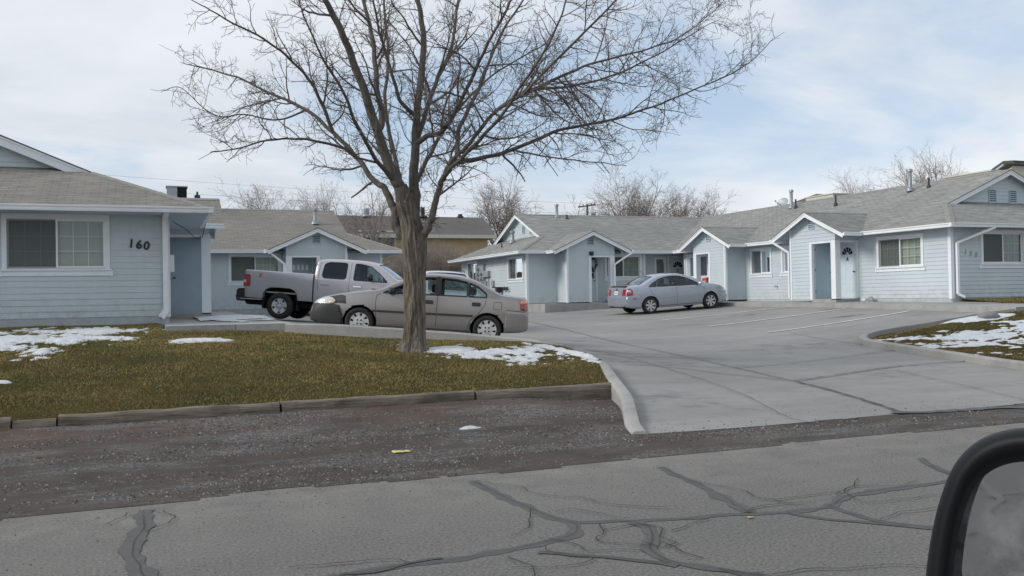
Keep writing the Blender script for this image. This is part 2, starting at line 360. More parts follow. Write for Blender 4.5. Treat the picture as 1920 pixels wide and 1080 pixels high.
def mk_timber():
    m, nt, b = mat('weathered_railway_timber'); v = coord(nt, scale=(.25, 3, 5)); n = N(nt, 'ShaderNodeTexNoise', i_Scale=9., i_Detail=7., i_Roughness=.7); L(nt, v, n.inputs['Vector'])
    r = N(nt, 'ShaderNodeMapRange', i_1=.35, i_2=.65); L(nt, n.outputs[0], r.inputs[0])
    c = mix(nt, r.outputs[0], (.10, .078, .058), (.27, .23, .185)); c = mix(nt, noisef(nt, coord(nt), 1.7, 5, .6, .5, .65), c, mix(nt, .6, c, (.05, .04, .032)))
    L(nt, c, b.inputs['Base Color']); b.inputs['Roughness'].default_value = .95; L(nt, bump(nt, n.outputs[0], .03), b.inputs['Normal']); return m
M['timber'] = mk_timber()
M['stucco'] = simple('tan_stucco', (.44, .345, .225), .9, var=.12, scale=1.5)
M['fence'] = simple('brown_fence_boards', (.16, .12, .09), .9, var=.3, scale=3)
M['line'] = simple('worn_white_line_paint', (.62, .62, .60), .8, var=.25, scale=6)
M['terrain'] = simple('dry_winter_ground', (.16, .13, .08), 1., var=.3, scale=.3)
M['beige'] = simple('beige_sheet_metal', (.55, .53, .46), .6, var=.05)
M['yellow'] = simple('yellow_litter', (.55, .5, .2), .8)
M['wood_pole'] = simple('pole_wood', (.13, .115, .1), .95)
M['wreath'] = simple('dark_wreath', (.03, .035, .025), .9)
def mk_mirror():
    m, nt, b = mat('dusty_mirror_glass'); v = coord(nt); b.inputs['Base Color'].default_value = (.56, .57, .59, 1)
    f = noisef(nt, v, 30, 6, .65, .42, .75); r = N(nt, 'ShaderNodeMapRange', i_3=1., i_4=.72); L(nt, f, r.inputs[0]); L(nt, r.outputs[0], b.inputs['Metallic'])
    r2 = N(nt, 'ShaderNodeMapRange', i_3=.02, i_4=.12); L(nt, f, r2.inputs[0]); L(nt, r2.outputs[0], b.inputs['Roughness']); return m
M['mirror'] = mk_mirror()
M['pale_letter'] = simple('pale_weathered_lettering', (.34, .37, .40), .6)
M['white_plate'] = simple('licence_plate', (.72, .75, .78), .4)
# ------------------------------------------------------------------ world and sun
w = bpy.data.worlds.new('World'); S.world = w; w.use_nodes = True; nt = w.node_tree
bg = nt.nodes['Background']
SUN_EL, SUN_AZ = radians(31), radians(178)      # sun stands over the left side, slightly behind the houses
sky = N(nt, 'ShaderNodeTexSky', sky_type='NISHITA', sun_disc=False, sun_elevation=SUN_EL, air_density=1.2, dust_density=1.5, altitude=1300)
sky.sun_rotation = pi/2-SUN_AZ
scl = N(nt, 'ShaderNodeVectorMath', operation='SCALE', i_3=.11); L(nt, sky.outputs[0], scl.inputs[0])
tc = N(nt, 'ShaderNodeTexCoord'); sx = N(nt, 'ShaderNodeSeparateXYZ'); L(nt, tc.outputs['Generated'], sx.inputs[0])
zz = N(nt, 'ShaderNodeMath', operation='MAXIMUM', i_1=0.); L(nt, sx.outputs[2], zz.inputs[0])
za = N(nt, 'ShaderNodeMath', operation='ADD', i_1=.16); L(nt, zz.outputs[0], za.inputs[0])
dx = N(nt, 'ShaderNodeMath', operation='DIVIDE'); L(nt, sx.outputs[0], dx.inputs[0]); L(nt, za.outputs[0], dx.inputs[1])
dy = N(nt, 'ShaderNodeMath', operation='DIVIDE'); L(nt, sx.outputs[1], dy.inputs[0]); L(nt, za.outputs[0], dy.inputs[1])
cb = N(nt, 'ShaderNodeCombineXYZ'); L(nt, dx.outputs[0], cb.inputs[0]); L(nt, dy.outputs[0], cb.inputs[1])
def cloud(scale, lo, hi, off, det=7, rough=.56, dist=.4):
    mp = N(nt, 'ShaderNodeMapping'); mp.inputs['Location'].default_value = off; mp.inputs['Scale'].default_value = (1., 1.15, 1); mp.inputs['Rotation'].default_value = (0, 0, .35); L(nt, cb.outputs[0], mp.inputs[0])
    n = N(nt, 'ShaderNodeTexNoise', i_Scale=scale, i_Detail=det, i_Roughness=rough, i_Distortion=dist); L(nt, mp.outputs[0], n.inputs['Vector'])
    r = N(nt, 'ShaderNodeMapRange', interpolation_type='SMOOTHSTEP', i_1=lo, i_2=hi); L(nt, n.outputs[0], r.inputs[0]); return r.outputs[0]
cover = cloud(.75, .34, .58, (3.1, 1.7, 0))
shade = cloud(.55, .35, .68, (7.7, 2.2, 3.))
wisp = cloud(2.4, .38, .7, (1.3, 9.1, 5.), 8, .55, .3)
ccol = mix(nt, shade, (.86, .89, .93), (.645, .695, .76))
ccol = mix(nt, wisp, ccol, mix(nt, .4, ccol, (.84, .875, .925)))
thin = mix(nt, .55, scl.outputs[0], (.62, .75, .93))
L(nt, mix(nt, cover, thin, ccol), bg.inputs[0]); bg.inputs[1].default_value = 1.
sl = bpy.data.lights.new('sun', 'SUN'); sl.energy = 2.1; sl.angle = radians(18); sl.color = (1., .955, .88)
so = bpy.data.objects.new('sun', sl); COL.objects.link(so)
so.rotation_euler = (pi/2-SUN_EL, 0, SUN_AZ+pi/2)
S.view_settings.view_transform = 'Standard'; S.view_settings.look = 'None'; S.view_settings.exposure = .06; S.view_settings.gamma = 1.
# ================================================================== GROUND
VAL = [(7, -.01), (8.1, .005), (12, .08), (15, .17), (18, .26), (24, .38), (30, .50), (36, .66), (44, .72), (60, .75)]
def lot(X, Y):
    v = lerp(Y, VAL); d = X-11.3
    d = d/9.9 if d > 0 else -d/8.2
    d = min(d, 1.15)
    return v+.50*d**1.5*sm(8.5, 17, Y)*(1 if Y < 24 else lerp(Y, [(24, 1), (36, .65), (60, .4)]))
def lawn(X, Y):
    l = lerp(Y, [(11.2, .19), (13, .37), (15, .56), (17, .72), (19.5, .88), (21.7, 1.0)])
    r = lerp(Y, [(11.2, .19), (13, .36), (15, .52), (17, .60), (19, .68)])
    z = l+(r-l)*sm(0.5, 6, X)
    return z+.018*fbm(X, Y, .7, 3)
def shoulder(X, Y):
    return lerp(Y, [(6.5, .0), (7.1, .0), (7.5, .005), (9.4, .05), (11.2, .12)])*(1 if X < 3 else 1-.8*sm(4.2, 5.6, X))+.012*fbm(X, Y, .8, 3)*sm(7.2, 8.4, Y)
def grid_sheet(name, m, x0, x1, y0, y1, st, hf, keep=None, kind='structure', off=0., smooth=180):
    nx = int((x1-x0)/st)+1; ny = int((y1-y0)/st)+1; mb = MB(); idx = {}
    def vid(i, j):
        if (i, j) not in idx:
            x = x0+i*st; y = y0+j*st; idx[i, j] = len(mb.v); mb.v.append((x, y, hf(x, y)+off))
        return idx[i, j]
    for i in range(nx-1):
        for j in range(ny-1):
            if keep is None or keep(x0+(i+.5)*st, y0+(j+.5)*st):
                mb.f.append((vid(i, j), vid(i+1, j), vid(i+1, j+1), vid(i, j+1))); mb.m.append(0)
    o = mb.build(name, m, None, smooth); tag(o, kind=kind); return o
mb = MB(); mb.quad((-1500, -1500, -.12), (1500, -1500, -.12), (1500, 1500, -.12), (-1500, 1500, -.12)); tag(mb.build('ground', M['terrain']), kind='structure')
mb = MB(); mb.grid([[(x, y, 0) for y in np.linspace(-14, 7.6, 12)]+[(x, 7.7, -.03), (x, 9.3, -.03)] for x in np.linspace(-70, 80, 60)]); tag(mb.build('road', M['asphalt'], None, 180), kind='structure')
LK = [(2.6, 19.15), (3.4, 18.6), (4.5, 17.9), (5.6, 17.25), (6.4, 16.75), (6.85, 16.1), (7.02, 15.3), (6.95, 14.2), (6.75, 13.1), (6.4, 12.2), (5.95, 11.1), (5.5, 10.0), (5.05, 9.1), (4.75, 8.5), (4.6, 8.1)]
LKT = [(2.6, .985), (3.4, .965), (4.5, .87), (5.6, .765), (6.4, .675), (6.85, .62), (7.02, .55)]
RK = [(22.4, 17.45), (21.2, 17.5), (19.8, 17.45), (17.8, 17.0), (16.1, 16.65), (15.2, 16.25), (14.75, 15.9), (14.4, 15.45), (14.2, 14.9), (14.05, 13.9), (13.85, 12.6), (13.6, 11.2), (13.55, 10.0), (13.9, 8.9), (14.6, 8.1)]
LKs = smooth_path(LK, 5); RKs = smooth_path(RK, 5)
def kz_l(x, y):
    if y >= 15.3: return lerp(x, LKT)
    return lot(x, y)+lerp(y, [(8.1, .045), (9, .10), (11, .13), (15.3, .15)])
def kz_r(x, y): return lot(x, y)+lerp(y, [(8.1, .05), (9.5, .13), (14, .15)])
def kerb_at(poly, kz, name, w=.15, drop=.6):
    mb = MB(); rows = []; P = [np.array(p[:2]) for p in poly]
    for i, p in enumerate(P):
        t = P[min(i+1, len(P)-1)]-P[max(i-1, 0)]; t = t/np.hypot(*t); n = np.array((-t[1], t[0])); z = kz(*p)+.004*nz(p[0], p[1], 5, 2)
        q = lambda o, h: (*(p+n*o), z+h)
        rows.append([q(-w/2-.015, -drop), q(-w/2-.012, -.03), q(-w/2+.012, -.006), q(-w/2+.035, 0), q(w/2-.035, 0), q(w/2-.012, -.006), q(w/2, -.03), q(w/2, -drop)])
    mb.grid(rows)
    mb.f.append(tuple(range(7, -1, -1))); mb.m.append(0); n = len(mb.v); mb.f.append(tuple(range(n-8, n))); mb.m.append(0)
    o = mb.build(name, M['kerb'], None, 40); tag(o, kind='structure'); return o
kerb_at(LKs, kz_l, 'kerb'); kerb_at(RKs, kz_r, 'kerb')
# joints of the kerbs: dark saw cuts as thin slots standing 3 mm proud of the face
lawnpoly = [(-30, 11.15)]+[(6.0, 11.2)]+[tuple(p[:2]) for p in LKs[::-1] if p[1] > 11.15]+[(2.6, 19.3), (.2, 19.5), (.2, 21.9), (-30, 21.9)]
isl = [tuple(p[:2]) for p in RKs]+[(14.8, 8.1), (40, 8.6), (40, 17.4)]
def kline(y): return lerp(y, [(8.1, 4.6), (8.5, 4.75), (9.1, 5.05), (10, 5.5), (11.1, 5.95), (12.2, 6.4), (13.1, 6.75)])
def lotkeep(x, y):
    if y < 12.6 and x < kline(y)-.05: return False
    if y < 8.1+.02*nz(x, 0, 0, 3): return False
    if x > 15 and y < 15.5: return False
    if inside(x, y, lawnpoly) and inside(x-.4, y-.4, lawnpoly): return False
    if y < 11.6 and x < 4.4: return False
    if y < 16.5 and x < 5.5 and y > 11.2: return False
    return not (x < 1.6 and y > 20)
grid_sheet('parking_lot', M['concrete'], .2, 27, 8.08, 36, .13, lot, lotkeep); grid_sheet('parking_lot', M['concrete'], .2, 27, 35.9, 60, .3, lot, lotkeep, 'structure', -.004)
grid_sheet('lawn', M['soil'], -14, 7.1, 11.15, 21.9, .14, lawn, lambda x, y: inside(x, y, lawnpoly))
def island(x, y):
    z = lot(min(x, 21.5), max(y, 9))+lerp(y, [(8, .05), (10, .12), (14, .14)])
    return z+.2*sm(14.6, 18.5, x)*sm(17.5, 15.6, y)*sm(10, 13, y)*.8+.02*fbm(x, y, .8, 3)-.13*sm(.9, .1, 16.25+(x-15.2)*.208-y)*sm(14.3, 15.2, x)
def island2(x, y): return island(x, y) if x < 22 else island(22, y)+.02*fbm(x, y, .8, 2)
grid_sheet('lawn', M['soil'], 13.4, 34, 8.3, 17.6, .14, island2, lambda x, y: inside(x, y, isl) or x > 22)
# verge of grass under the gable wall of the right-hand building
def verge(x, y): return lerp(y, [(19.6, .98), (21.7, 1.13)])+.015*fbm(x, y, 1, 2)
grid_sheet('lawn', M['soil'], 24.1, 40, 19.5, 21.75, .15, verge)
# shoulder
def shkeep(x, y):
    e = 7.02+.13*fbm(x, 0, .55, 6)+.05*nz(x, y, 3, 5)
    if y < e: return False
    if y < 8.12+.07*fbm(x, 3, .9, 4)-.05: return True
    return x < kline(y)-.06
def sh_all(x, y): return shoulder(x, y)+.003
grid_sheet('gravel_shoulder', M['gravel'], -16, 24, 6.7, 11.4, .07, sh_all, shkeep)
grid_sheet('gravel_shoulder', M['gravel'], 24, 70, 6.7, 8.2, .3, sh_all, shkeep)
# loose stones along it
mb = MB(); mb.col = []; rs = random.Random(3)
def stone(x, y, z, r):
    g = rs.choice((.05, .07, .09, .11, .14, .17, .22))*rs.uniform(.8, 1.2); wr = rs.uniform(0, .12); mb.col += [(g*(1+wr), g, g*(1-wr), 1)]*5
    a = rs.random()*6; c, s_ = cos(a), sin(a); q = [(1, 0, 0), (0, .8, 0), (-1, 0, 0), (0, -.8, 0)]
    vs = [(x+r*(p[0]*c-p[1]*s_), y+r*(p[0]*s_+p[1]*c), z) for p in q]+[(x+r*.2*rs.uniform(-1, 1), y+r*.2*rs.uniform(-1, 1), z+r*rs.uniform(.5, .9))]
    mb.add(vs, ((0, 1, 4), (1, 2, 4), (2, 3, 4), (3, 0, 4)))
n = 0
while n < 24000:
    x = rs.uniform(-6, 9); y = rs.uniform(6.5, 11.1)
    if not shkeep(x, y) and rs.random() > .03: continue
    if y < 6.9 and rs.random() > .25: continue
    if fbm(x*.28, y*1.5, 1.15, 4)+.25*nz(x, y, 3, 4) < .02 and rs.random() < .9: continue
    stone(x, y, (sh_all(x, y) if y > 7 else .0)-.002, rs.choice((.005, .006, .008, .010, .012, .013, .017))*rs.uniform(.8, 1.3)); n += 1
for k in range(1500):
    x = rs.uniform(-4, 9); y = 7.05-abs(rs.gauss(0, .9))
    if y > 3: stone(x, y, -.001, rs.choice((.004, .005, .007, .009)))
for k in range(500):
    x = rs.uniform(4.9, 14); y = 8.15+abs(rs.gauss(0, .35)); stone(x, y, lot(x, y)-.001, rs.choice((.005, .007, .01)))
o = mb.build('gravel', M['blades'], None, None, recalc=False); tag(o, kind='stuff')
# road cracks
def px_path(P, fn, n=5): return [np.array(fn(*p)) for p in smooth_path(P, n)]
def ribbon(mb, pts, wd, jag=.35, mi=0, zoff=.004, hf=None, seed=0., taper=True):
    rows = []; P = [np.array(p) for p in pts]; Nn = len(P)
    for i, p in enumerate(P):
        t = P[min(i+1, Nn-1)]-P[max(i-1, 0)]; t = t[:2]/max(1e-6, np.hypot(*t[:2])); nn = np.array((-t[1], t[0]))
        ww = wd if not hasattr(wd, '__len__') else wd[0]+(wd[1]-wd[0])*i/(Nn-1)
        a = ww/2*(1+jag*nz(p[0]*6+seed, p[1]*6, 1)*1.6); b = ww/2*(1+jag*nz(p[0]*6+seed, p[1]*6, 9)*1.6)
        q = [p[:2]+nn*a, p[:2]-nn*b]
        rows.append([(*c, (hf(*c) if hf else 0)+zoff) for c in q])
    mb.grid(rows, mi)
def dens(pts, st=.06, wob=.0, seed=0):
    out = []; 
    for a, b in zip(pts, pts[1:]):
        a = np.array(a); b = np.array(b); k = max(1, int(np.hypot(*(b-a)[:2])/st))
        for i in range(k):
            p = a+(b-a)*i/k; out.append(p)
    out.append(np.array(pts[-1]))
    if wob: out = [p+np.array((wob*fbm(p[0]*3+seed, p[1]*3, 1.3, 3, seed), wob*fbm(p[0]*3, p[1]*3+seed, 1.3, 3, 40+seed), 0)) for p in out]
    return out
road_px = lambda x, y: onZ(x, y, 0.)
TAR = [([(885, 902), (930, 925), (985, 950), (1040, 972), (1072, 980)], .085), ([(1070, 978), (1086, 990), (1070, 1005), (1020, 1018), (960, 1030), (870, 1048), (760, 1062), (640, 1078), (560, 1092)], .085),
       ([(1068, 981), (1150, 978), (1270, 974), (1360, 966), (1480, 962)], .06), ([(1480, 961), (1555, 950), (1585, 932), (1650, 920), (1740, 908), (1830, 897), (1960, 888)], .085), ([(1236, 876), (1300, 905), (1355, 932), (1400, 962)], (.06, .10)),
       ([(1555, 948), (1600, 965), (1650, 978), (1720, 987), (1800, 997)], .055), ([(1480, 963), (1560, 975), (1640, 982), (1740, 992), (1850, 1000)], .045), ([(1188, 980), (1215, 990), (1226, 1010), (1221, 1030), (1250, 1050), (1300, 1062), (1370, 1072), (1440, 1085)], .085),
       ([(1010, 1036), (1100, 1043), (1200, 1053), (1270, 1062)], .05), ([(268, 958), (272, 990), (255, 1015), (244, 1040), (260, 1060), (272, 1092)], .12), ([(1728, 860), (1750, 875), (1800, 897)], .06), ([(640, 1078), (700, 1074), (790, 1052), (830, 1048)], .03)]
mb = MB(); mc = MB(); mh = MB()
for k, (P, wd) in enumerate(TAR):
    c = dens(px_path(P, road_px, 4), .04, .012, k); ribbon(mb, c, tuple(q*1.1 for q in wd) if isinstance(wd, tuple) else wd*1.1, .6, 0, .002+.0004*k, None, k*3.)
    ribbon(mh, dens(px_path(P, road_px, 4), .05, .02, k+20), .0035, .7, 0, .0075+.0003*k, None, k)
THIN = [[(1000, 955), (985, 985), (968, 1010)], [(1128, 985), (1125, 1005), (1112, 1015), (1150, 1022), (1205, 1025)], [(1125, 1000), (1180, 985), (1240, 992), (1235, 1010), (1265, 1020), (1240, 1030), (1215, 1022)], [(1265, 1000), (1300, 988), (1325, 975)],
        [(1240, 1018), (1290, 1040), (1320, 1050)], [(1010, 1012), (1060, 1018), (1110, 1035), (1155, 1030), (1200, 1035)], [(1020, 1030), (1040, 1040), (1105, 1050), (1070, 1062), (960, 1068)], [(960, 1045), (975, 1060), (1000, 1070), (1010, 1090)],
        [(1310, 905), (1340, 912), (1400, 925), (1440, 940), (1500, 935), (1580, 925)], [(1420, 935), (1480, 945), (1520, 955)], [(1400, 962), (1450, 950), (1530, 945)], [(1560, 930), (1600, 915), (1680, 912), (1720, 905)], [(1610, 900), (1590, 920), (1620, 945), (1700, 938), (1760, 930)],
        [(1460, 1078), (1520, 1070), (1590, 1068), (1680, 1062), (1740, 1064)], [(300, 960), (325, 975), (300, 990), (275, 1000)], [(205, 985), (225, 975), (240, 965)], [(1430, 1075), (1390, 1080), (1340, 1070)], [(890, 905), (960, 912), (1010, 930), (1080, 935), (1160, 950), (1250, 955)], [(1040, 965), (1060, 960), (1110, 965), (1180, 975)],
        [(1650, 978), (1690, 965), (1760, 955)], [(780, 1060), (720, 1050), (640, 1060), (540, 1068)]]
rq = random.Random(4)
for k in range(16):      # more of the same mesh of cracks along the rest of the road
    x = rq.choice((rq.uniform(-12, -2), rq.uniform(6, 16))); y = rq.uniform(-4, 6.5); a = rq.choice((0, pi/2))+rq.uniform(-.5, .5); pts = [np.array((x, y, 0))]
    for i in range(14): a += rq.uniform(-.4, .4); pts.append(pts[-1]+np.array((cos(a)*.35, sin(a)*.35, 0)))
    if not any(-1.2 < p[0] < 5 and 3 < p[1] < 7 for p in pts) and max(p[1] for p in pts) < 6.9: ribbon(mb, dens(pts, .05, .02, k), .07, .5, 0, .0022+.0004*k, None, k)
for k, P in enumerate(THIN): ribbon(mh if k % 3 else mc, dens(px_path(P, road_px, 4), .04, .05, k+50), .0085 if k % 3 else .007, .7, 0, .0120+.0002*k, None, k)
tag(mb.build('crack_sealant', M['tar'], recalc=False), kind='structure')
tag(mc.build('open_cracks', M['crack'], recalc=False), kind='structure'); tag(mh.build('hairline_cracks', M['crack_soft'], recalc=False), kind='structure')
# joints and cracks in the concrete
lot_px = lambda x, y: onG(x, y, lot)
mb = MB(); mc = MB()
JT = [([(960, 596), (1060, 619), (1155, 642), (1265, 665), (1385, 692), (1490, 716)], .028), ([(1490, 716), (1560, 734), (1640, 758), (1690, 775)], .045), ([(1165, 682), (1260, 690), (1350, 701), (1480, 715)], .03), ([(1488, 716), (1560, 706), (1690, 687), (1838, 677)], .035), ([(1385, 691), (1500, 680), (1600, 668), (1684, 657)], .022),
      ([(1130, 672), (1230, 684), (1385, 691)], .025), ([(1020, 641), (1120, 660), (1210, 680), (1316, 713)], .02), ([(1316, 713), (1400, 745), (1470, 782), (1520, 797)], .01), ([(1680, 696), (1750, 712), (1830, 730), (1925, 753)], .012), ([(1155, 642), (1250, 637), (1350, 630), (1480, 622)], .01), ([(1480, 625), (1560, 640), (1620, 648)], .012), ([(1030, 632), (1190, 640)], .008)]
for k, (P, wd) in enumerate(JT): ribbon(mb if wd > .015 else mc, dens(px_path(P, lot_px, 3), .06, .015, k), wd, .5, 0, .018+.0005*k, lot, k)
P = [(1672, 776), (1700, 776), (1760, 774), (1830, 769), (1900, 766), (1980, 762)]; ribbon(mb, dens(px_path(P, lot_px, 3), .06, .03, 9), (.10, .22), .6, 0, .016, lot, 1)
tag(mb.build('joint_sealant', M['tar'], recalc=False), kind='structure'); tag(mc.build('concrete_cracks', M['crack_soft'], recalc=False), kind='structure')
mb = MB()
for a, b in (((1440, 624), (1706, 583.5)), ((1328, 612.5), (1587, 578.5)), ((1240, 601), (1479, 575.5)), ((1163, 593), (1370, 574)), ((1103, 585), (1180, 580))):
    A = np.array(lot_px(*a)); B = np.array(lot_px(*b)); ribbon(mb, dens([A, B], .13), .11, .12, 0, .012, lot)
tag(mb.build('parking_lines', M['line'], recalc=False), kind='structure')
def stain(cx, cy, rx, ry, a, s):
    global STN
    n = 24; rows = []
    for i in range(n+1):
        row = []
        for j in range(n+1):
            u = -1+2*i/n; v = -1+2*j/n; x = cx+u*rx*cos(a)-v*ry*sin(a); y = cy+u*rx*sin(a)+v*ry*cos(a); row.append((x, y, lot(x, y)+.003+.0006*(len(STN.v)//625))); STN.col.append((*(max(0, 1-u*u-v*v)*s,)*3, 1))
        rows.append(row)
    STN.grid(rows)
STN = MB(); STN.col = []
for q in (((1150, 662), 2.6, .8, -.75, 1.0), ((1230, 682), 2.2, .55, -.35, .9), ((1080, 640), 2.6, .6, -.6, .8), ((1215, 740), .6, 2.0, .35, .6), ((1575, 579), 1.2, .35, 0, 1.3), ((1580, 594), .9, .25, 0, 1.2), ((1717, 592), .8, .35, .1, 1.), ((1300, 609), .6, .3, 0, 1.1), ((1400, 590), 1.2, .5, .2, .7), ((1500, 650), 2.5, 1.2, .1, .5), ((1650, 700), 2.5, .8, .3, .5), ((1290, 577), 1.8, .9, 0, .9)):  # damp streaks, oil spots, and the drive kerb's shade painted as a dark patch
    p = lot_px(*q[0]); stain(p[0], p[1], *q[1:])
tag(STN.build('damp_and_shade_patches', M['damp_shade'], recalc=False), kind='structure')
# walkways: raised slabs in front of the doors
def slab(name, poly, z, drop=.5):
    mb = MB(); n = len(poly); top = [(*p, z(*p)) for p in poly]; bot = [(p[0], p[1], q[2]-drop) for p, q in zip(poly, top)]
    mb.add(top+bot, [tuple(range(n))]+[(i, i+n, (i+1) % n+n, (i+1) % n) for i in range(n)])
    return tag(mb.build(name, M['walk'], None, None), kind='structure')
zr = lambda x, y: lerp(y, [(17.5, .94), (21.6, 1.01), (26.6, 1.075), (37, 1.125)])+.03*sm(21.4, 23.7, x)
slab('walkway', [(21.4, 20.2), (21.4, 35.7), (15.75, 35.75), (15.75, 37.95), (24, 37.95), (24, 21.7), (24.1, 20.2)], lambda x, y: zr(x, y) if y < 35 else 1.125)
slab('walkway', [(21.3, 17.4), (21.4, 20.2), (24.1, 20.2), (40, 19.9), (40, 17.2)], lambda x, y: lerp(y, [(17.2, .935), (20.2, .99)]))
zl = lambda x, y: lerp(y, [(19.4, .985), (24.5, 1.07), (37, 1.1)])
slab('walkway', [(.27, 19.42), (1.6, 19.37), (1.6, 37.95), (.27, 37.95)], zl)
slab('walkway', [(1.612, 19.37), (2.75, 19.22), (2.75, 37.95), (1.612, 37.95)], zl)
# snow
def snow(name, x0, x1, y0, y1, st, fn, hf, th=.05):
    mb = MB(); idx = {}; nx = int((x1-x0)/st)+1; ny = int((y1-y0)/st)+1; V = np.zeros((nx+1, ny+1))
    for i in range(nx+1):
        for j in range(ny+1): V[i, j] = fn(x0+i*st, y0+j*st)
    def vid(i, j):
        if (i, j) not in idx:
            x = x0+i*st; y = y0+j*st; idx[i, j] = len(mb.v); mb.v.append((x, y, hf(x, y)+max(-.03, min(1., V[i, j]/.5)*th)-.004))
        return idx[i, j]
    for i in range(nx):
        for j in range(ny):
            if max(V[i, j], V[i+1, j], V[i, j+1], V[i+1, j+1]) > 0: mb.f.append((vid(i, j), vid(i+1, j), vid(i+1, j+1), vid(i, j+1))); mb.m.append(0)
    return tag(mb.build(name, M['snow'], None, 180), kind='stuff')
def blob(x, y, cx, cy, rx, ry, a=0.):
    dx = x-cx; dy = y-cy; u = (dx*cos(a)+dy*sin(a))/rx; v = (-dx*sin(a)+dy*cos(a))/ry; return 1-sqrt(u*u+v*v)
def snow_left(x, y):
    n = .6*fbm(x*1.0, y*1.0, 1.5, 5)+.45*nz(x, y, 4, 7)+.25*nz(x, y, 4, 15)
    a = max(blob(x, y, -2.9, 18.4, 2.0, 2.6), blob(x, y, -1.3, 19.9, 1.35, 1.0), blob(x, y, -1.2, 18.4, 1.0, .9))*.75-.16+n
    b = blob(x, y, .92, 17.45, .62, .42)*.8+.65*n-.12
    c = .62*n-.52+.25*blob(x, y, -1.5, 15.5, 2., 1.6)
    d = blob(x, y, -1.86, 13.6, .2, .1)*.6+.5*n-.1
    return max(a, b, c, d) if y < 21.1 else -1
snow('snow', -6, 2, 12.8, 21.2, .045, snow_left, lawn, .045)
def snow_tree(x, y):
    if not inside(x, y, lawnpoly): return -1
    n = .6*fbm(x, y, 1.7, 5, 3.)+.5*nz(x, y, 8, 7)+.3*nz(x, y, 8, 15)
    return max(blob(x, y, 5.5, 14.6, 1.55, .95, -.65)*.6-.18+n, blob(x, y, 4.75, 15.25, .6, .4)*.9+.4*n, blob(x, y, 6.75, 14.2, .18, 1.9, .12)*.9-.05+.7*n)
snow('snow', 4.0, 7.0, 12.4, 16.6, .04, snow_tree, lawn, .045)
def snow_isl(x, y):
    if not inside(x, y, isl): return -1
    n = .6*fbm(x*.8, y*1.3, 1.3, 5, 6.)+.5*nz(x*.8, y*1.3, 8, 5)+.25*nz(x, y, 8, 12)
    return max(blob(x, y, 16.6, 13.6, 2.7, 1.2, -.25)*.6-.12+n, blob(x, y, 18.7, 13.2, 3., 1.6)*.45-.14+n, blob(x, y, 18.1, 15.95, 1.1, .7)*1.0+.25*n)
snow('snow', 13.8, 23, 10, 17.4, .06, snow_isl, island2, .04)
def snow_slab(x, y): return max(blob(x, y, 2.0, 24.2, 1.5, 3.3)*.8, blob(x, y, 3.6, 24.0, 1.6, 1.6)*.7)+.55*fbm(x, y, 1.1, 5, 2.)-.2
def h_slab(x, y): return zl(x, y) if x < 2.75 else lot(x, y)
snow('snow', 1.05, 5.2, 20.9, 28, .07, snow_slab, lambda x, y: max(h_slab(x, y), lot(x, y)), .025)
def snow_lot(x, y):
    n = .5*fbm(x*.5, y*1.2, 1.6, 4, 11.)
    k = min(((x-p[0])**2+(y-p[1])**2) for p in LKs[::2])**.5
    if inside(x, y, lawnpoly): return -1
    return max(.25-k*.9+n-.12 if y > 15.2 else -1, blob(x, y, 7.3, 16.6, .9, .25, -.6)*.6+n-.2)
snow('snow', 2.9, 8.4, 12.2, 19.4, .05, snow_lot, lot, .02)
mb = MB()
def snow_dab(x, y): return blob(x, y, 3.13, 9.17, .13, .06)*.8+.3*nz(x, y, 2, 14)
snow('snow', 2.9, 3.4, 9.0, 9.4, .02, snow_dab, sh_all, .03)
# boulder poking out of the snow on the island
mb = MB(); bm = bmesh.new(); bmesh.ops.create_icosphere(bm, subdivisions=3, radius=1); 
for v in bm.verts: v.co = Vector((v.co.x*.27, v.co.y*.2, v.co.z*.12))*(1+.18*noise.noise(v.co*1.7))
bp_ = (18.15, 15.55, island2(18.15, 15.55)+.04); me = bpy.data.meshes.new('boulder'); bm.to_mesh(me); bm.free(); finish(me, 60); me.materials.append(simple('grey_boulder', (.25, .25, .255), .9, var=.15, scale=8, bmp=.01))
o = bpy.data.objects.new('boulder', me); COL.objects.link(o); o.location = bp_; tag(o, 'smooth grey boulder half buried in the snow of the kerbed island', 'rock')
# grass blades
def grass(name, n, x0, x1, y0, y1, keep, hf, seed, green=0., sc=1.):
    rg = random.Random(seed); mb = MB(); mb.col = []; k = 0
    while k < n:
        x = rg.uniform(x0, x1); y = rg.uniform(y0, y1)
        if not keep(x, y): continue
        k += 1; z = hf(x, y)-.006; a = rg.random()*2*pi; h = rg.uniform(.014, .034)*sc*(1+.5*fbm(x, y, 1.1, 3, 8.)); ln = rg.uniform(.3, 1.5)*h; b = rg.random()*2*pi; ww = rg.uniform(.003, .0062)*(1 if y < 16 else 1.5)
        c, s_ = cos(a)*ww, sin(a)*ww
        mb.v += [(x-c, y-s_, z), (x+c, y+s_, z), (x+cos(b)*ln, y+sin(b)*ln, z+h)]; mb.f.append((3*k-3, 3*k-2, 3*k-1)); mb.m.append(0)
        g = fbm(x, y, .55, 5, 1.)*1.0+.3*nz(x, y, 6, 4.1)+green+rg.uniform(-.4, .4)
        t = min(1, max(0, .5+g)); q = rg.uniform(.7, 1.25)
        br = sm(.25, .6, fbm(x, y, 1.4, 3, 33.))*.6
        A = np.array((.375, .292, .124)); G = np.array((.182, .178, .072)); R = np.array((.25, .165, .095))
        col = (A*(1-t)+G*t)*q*(1.45 if rg.random() < .05 else 1); col = col*(1-br)+R*q*br
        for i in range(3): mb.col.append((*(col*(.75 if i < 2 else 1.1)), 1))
    return tag(mb.build(name, M['blades'], None, None, recalc=False), kind='stuff')
grass('grass', 30000, -14, -3, 11.15, 21.6, lambda x, y: inside(x, y, lawnpoly), lawn, 9, .0, 1.3)
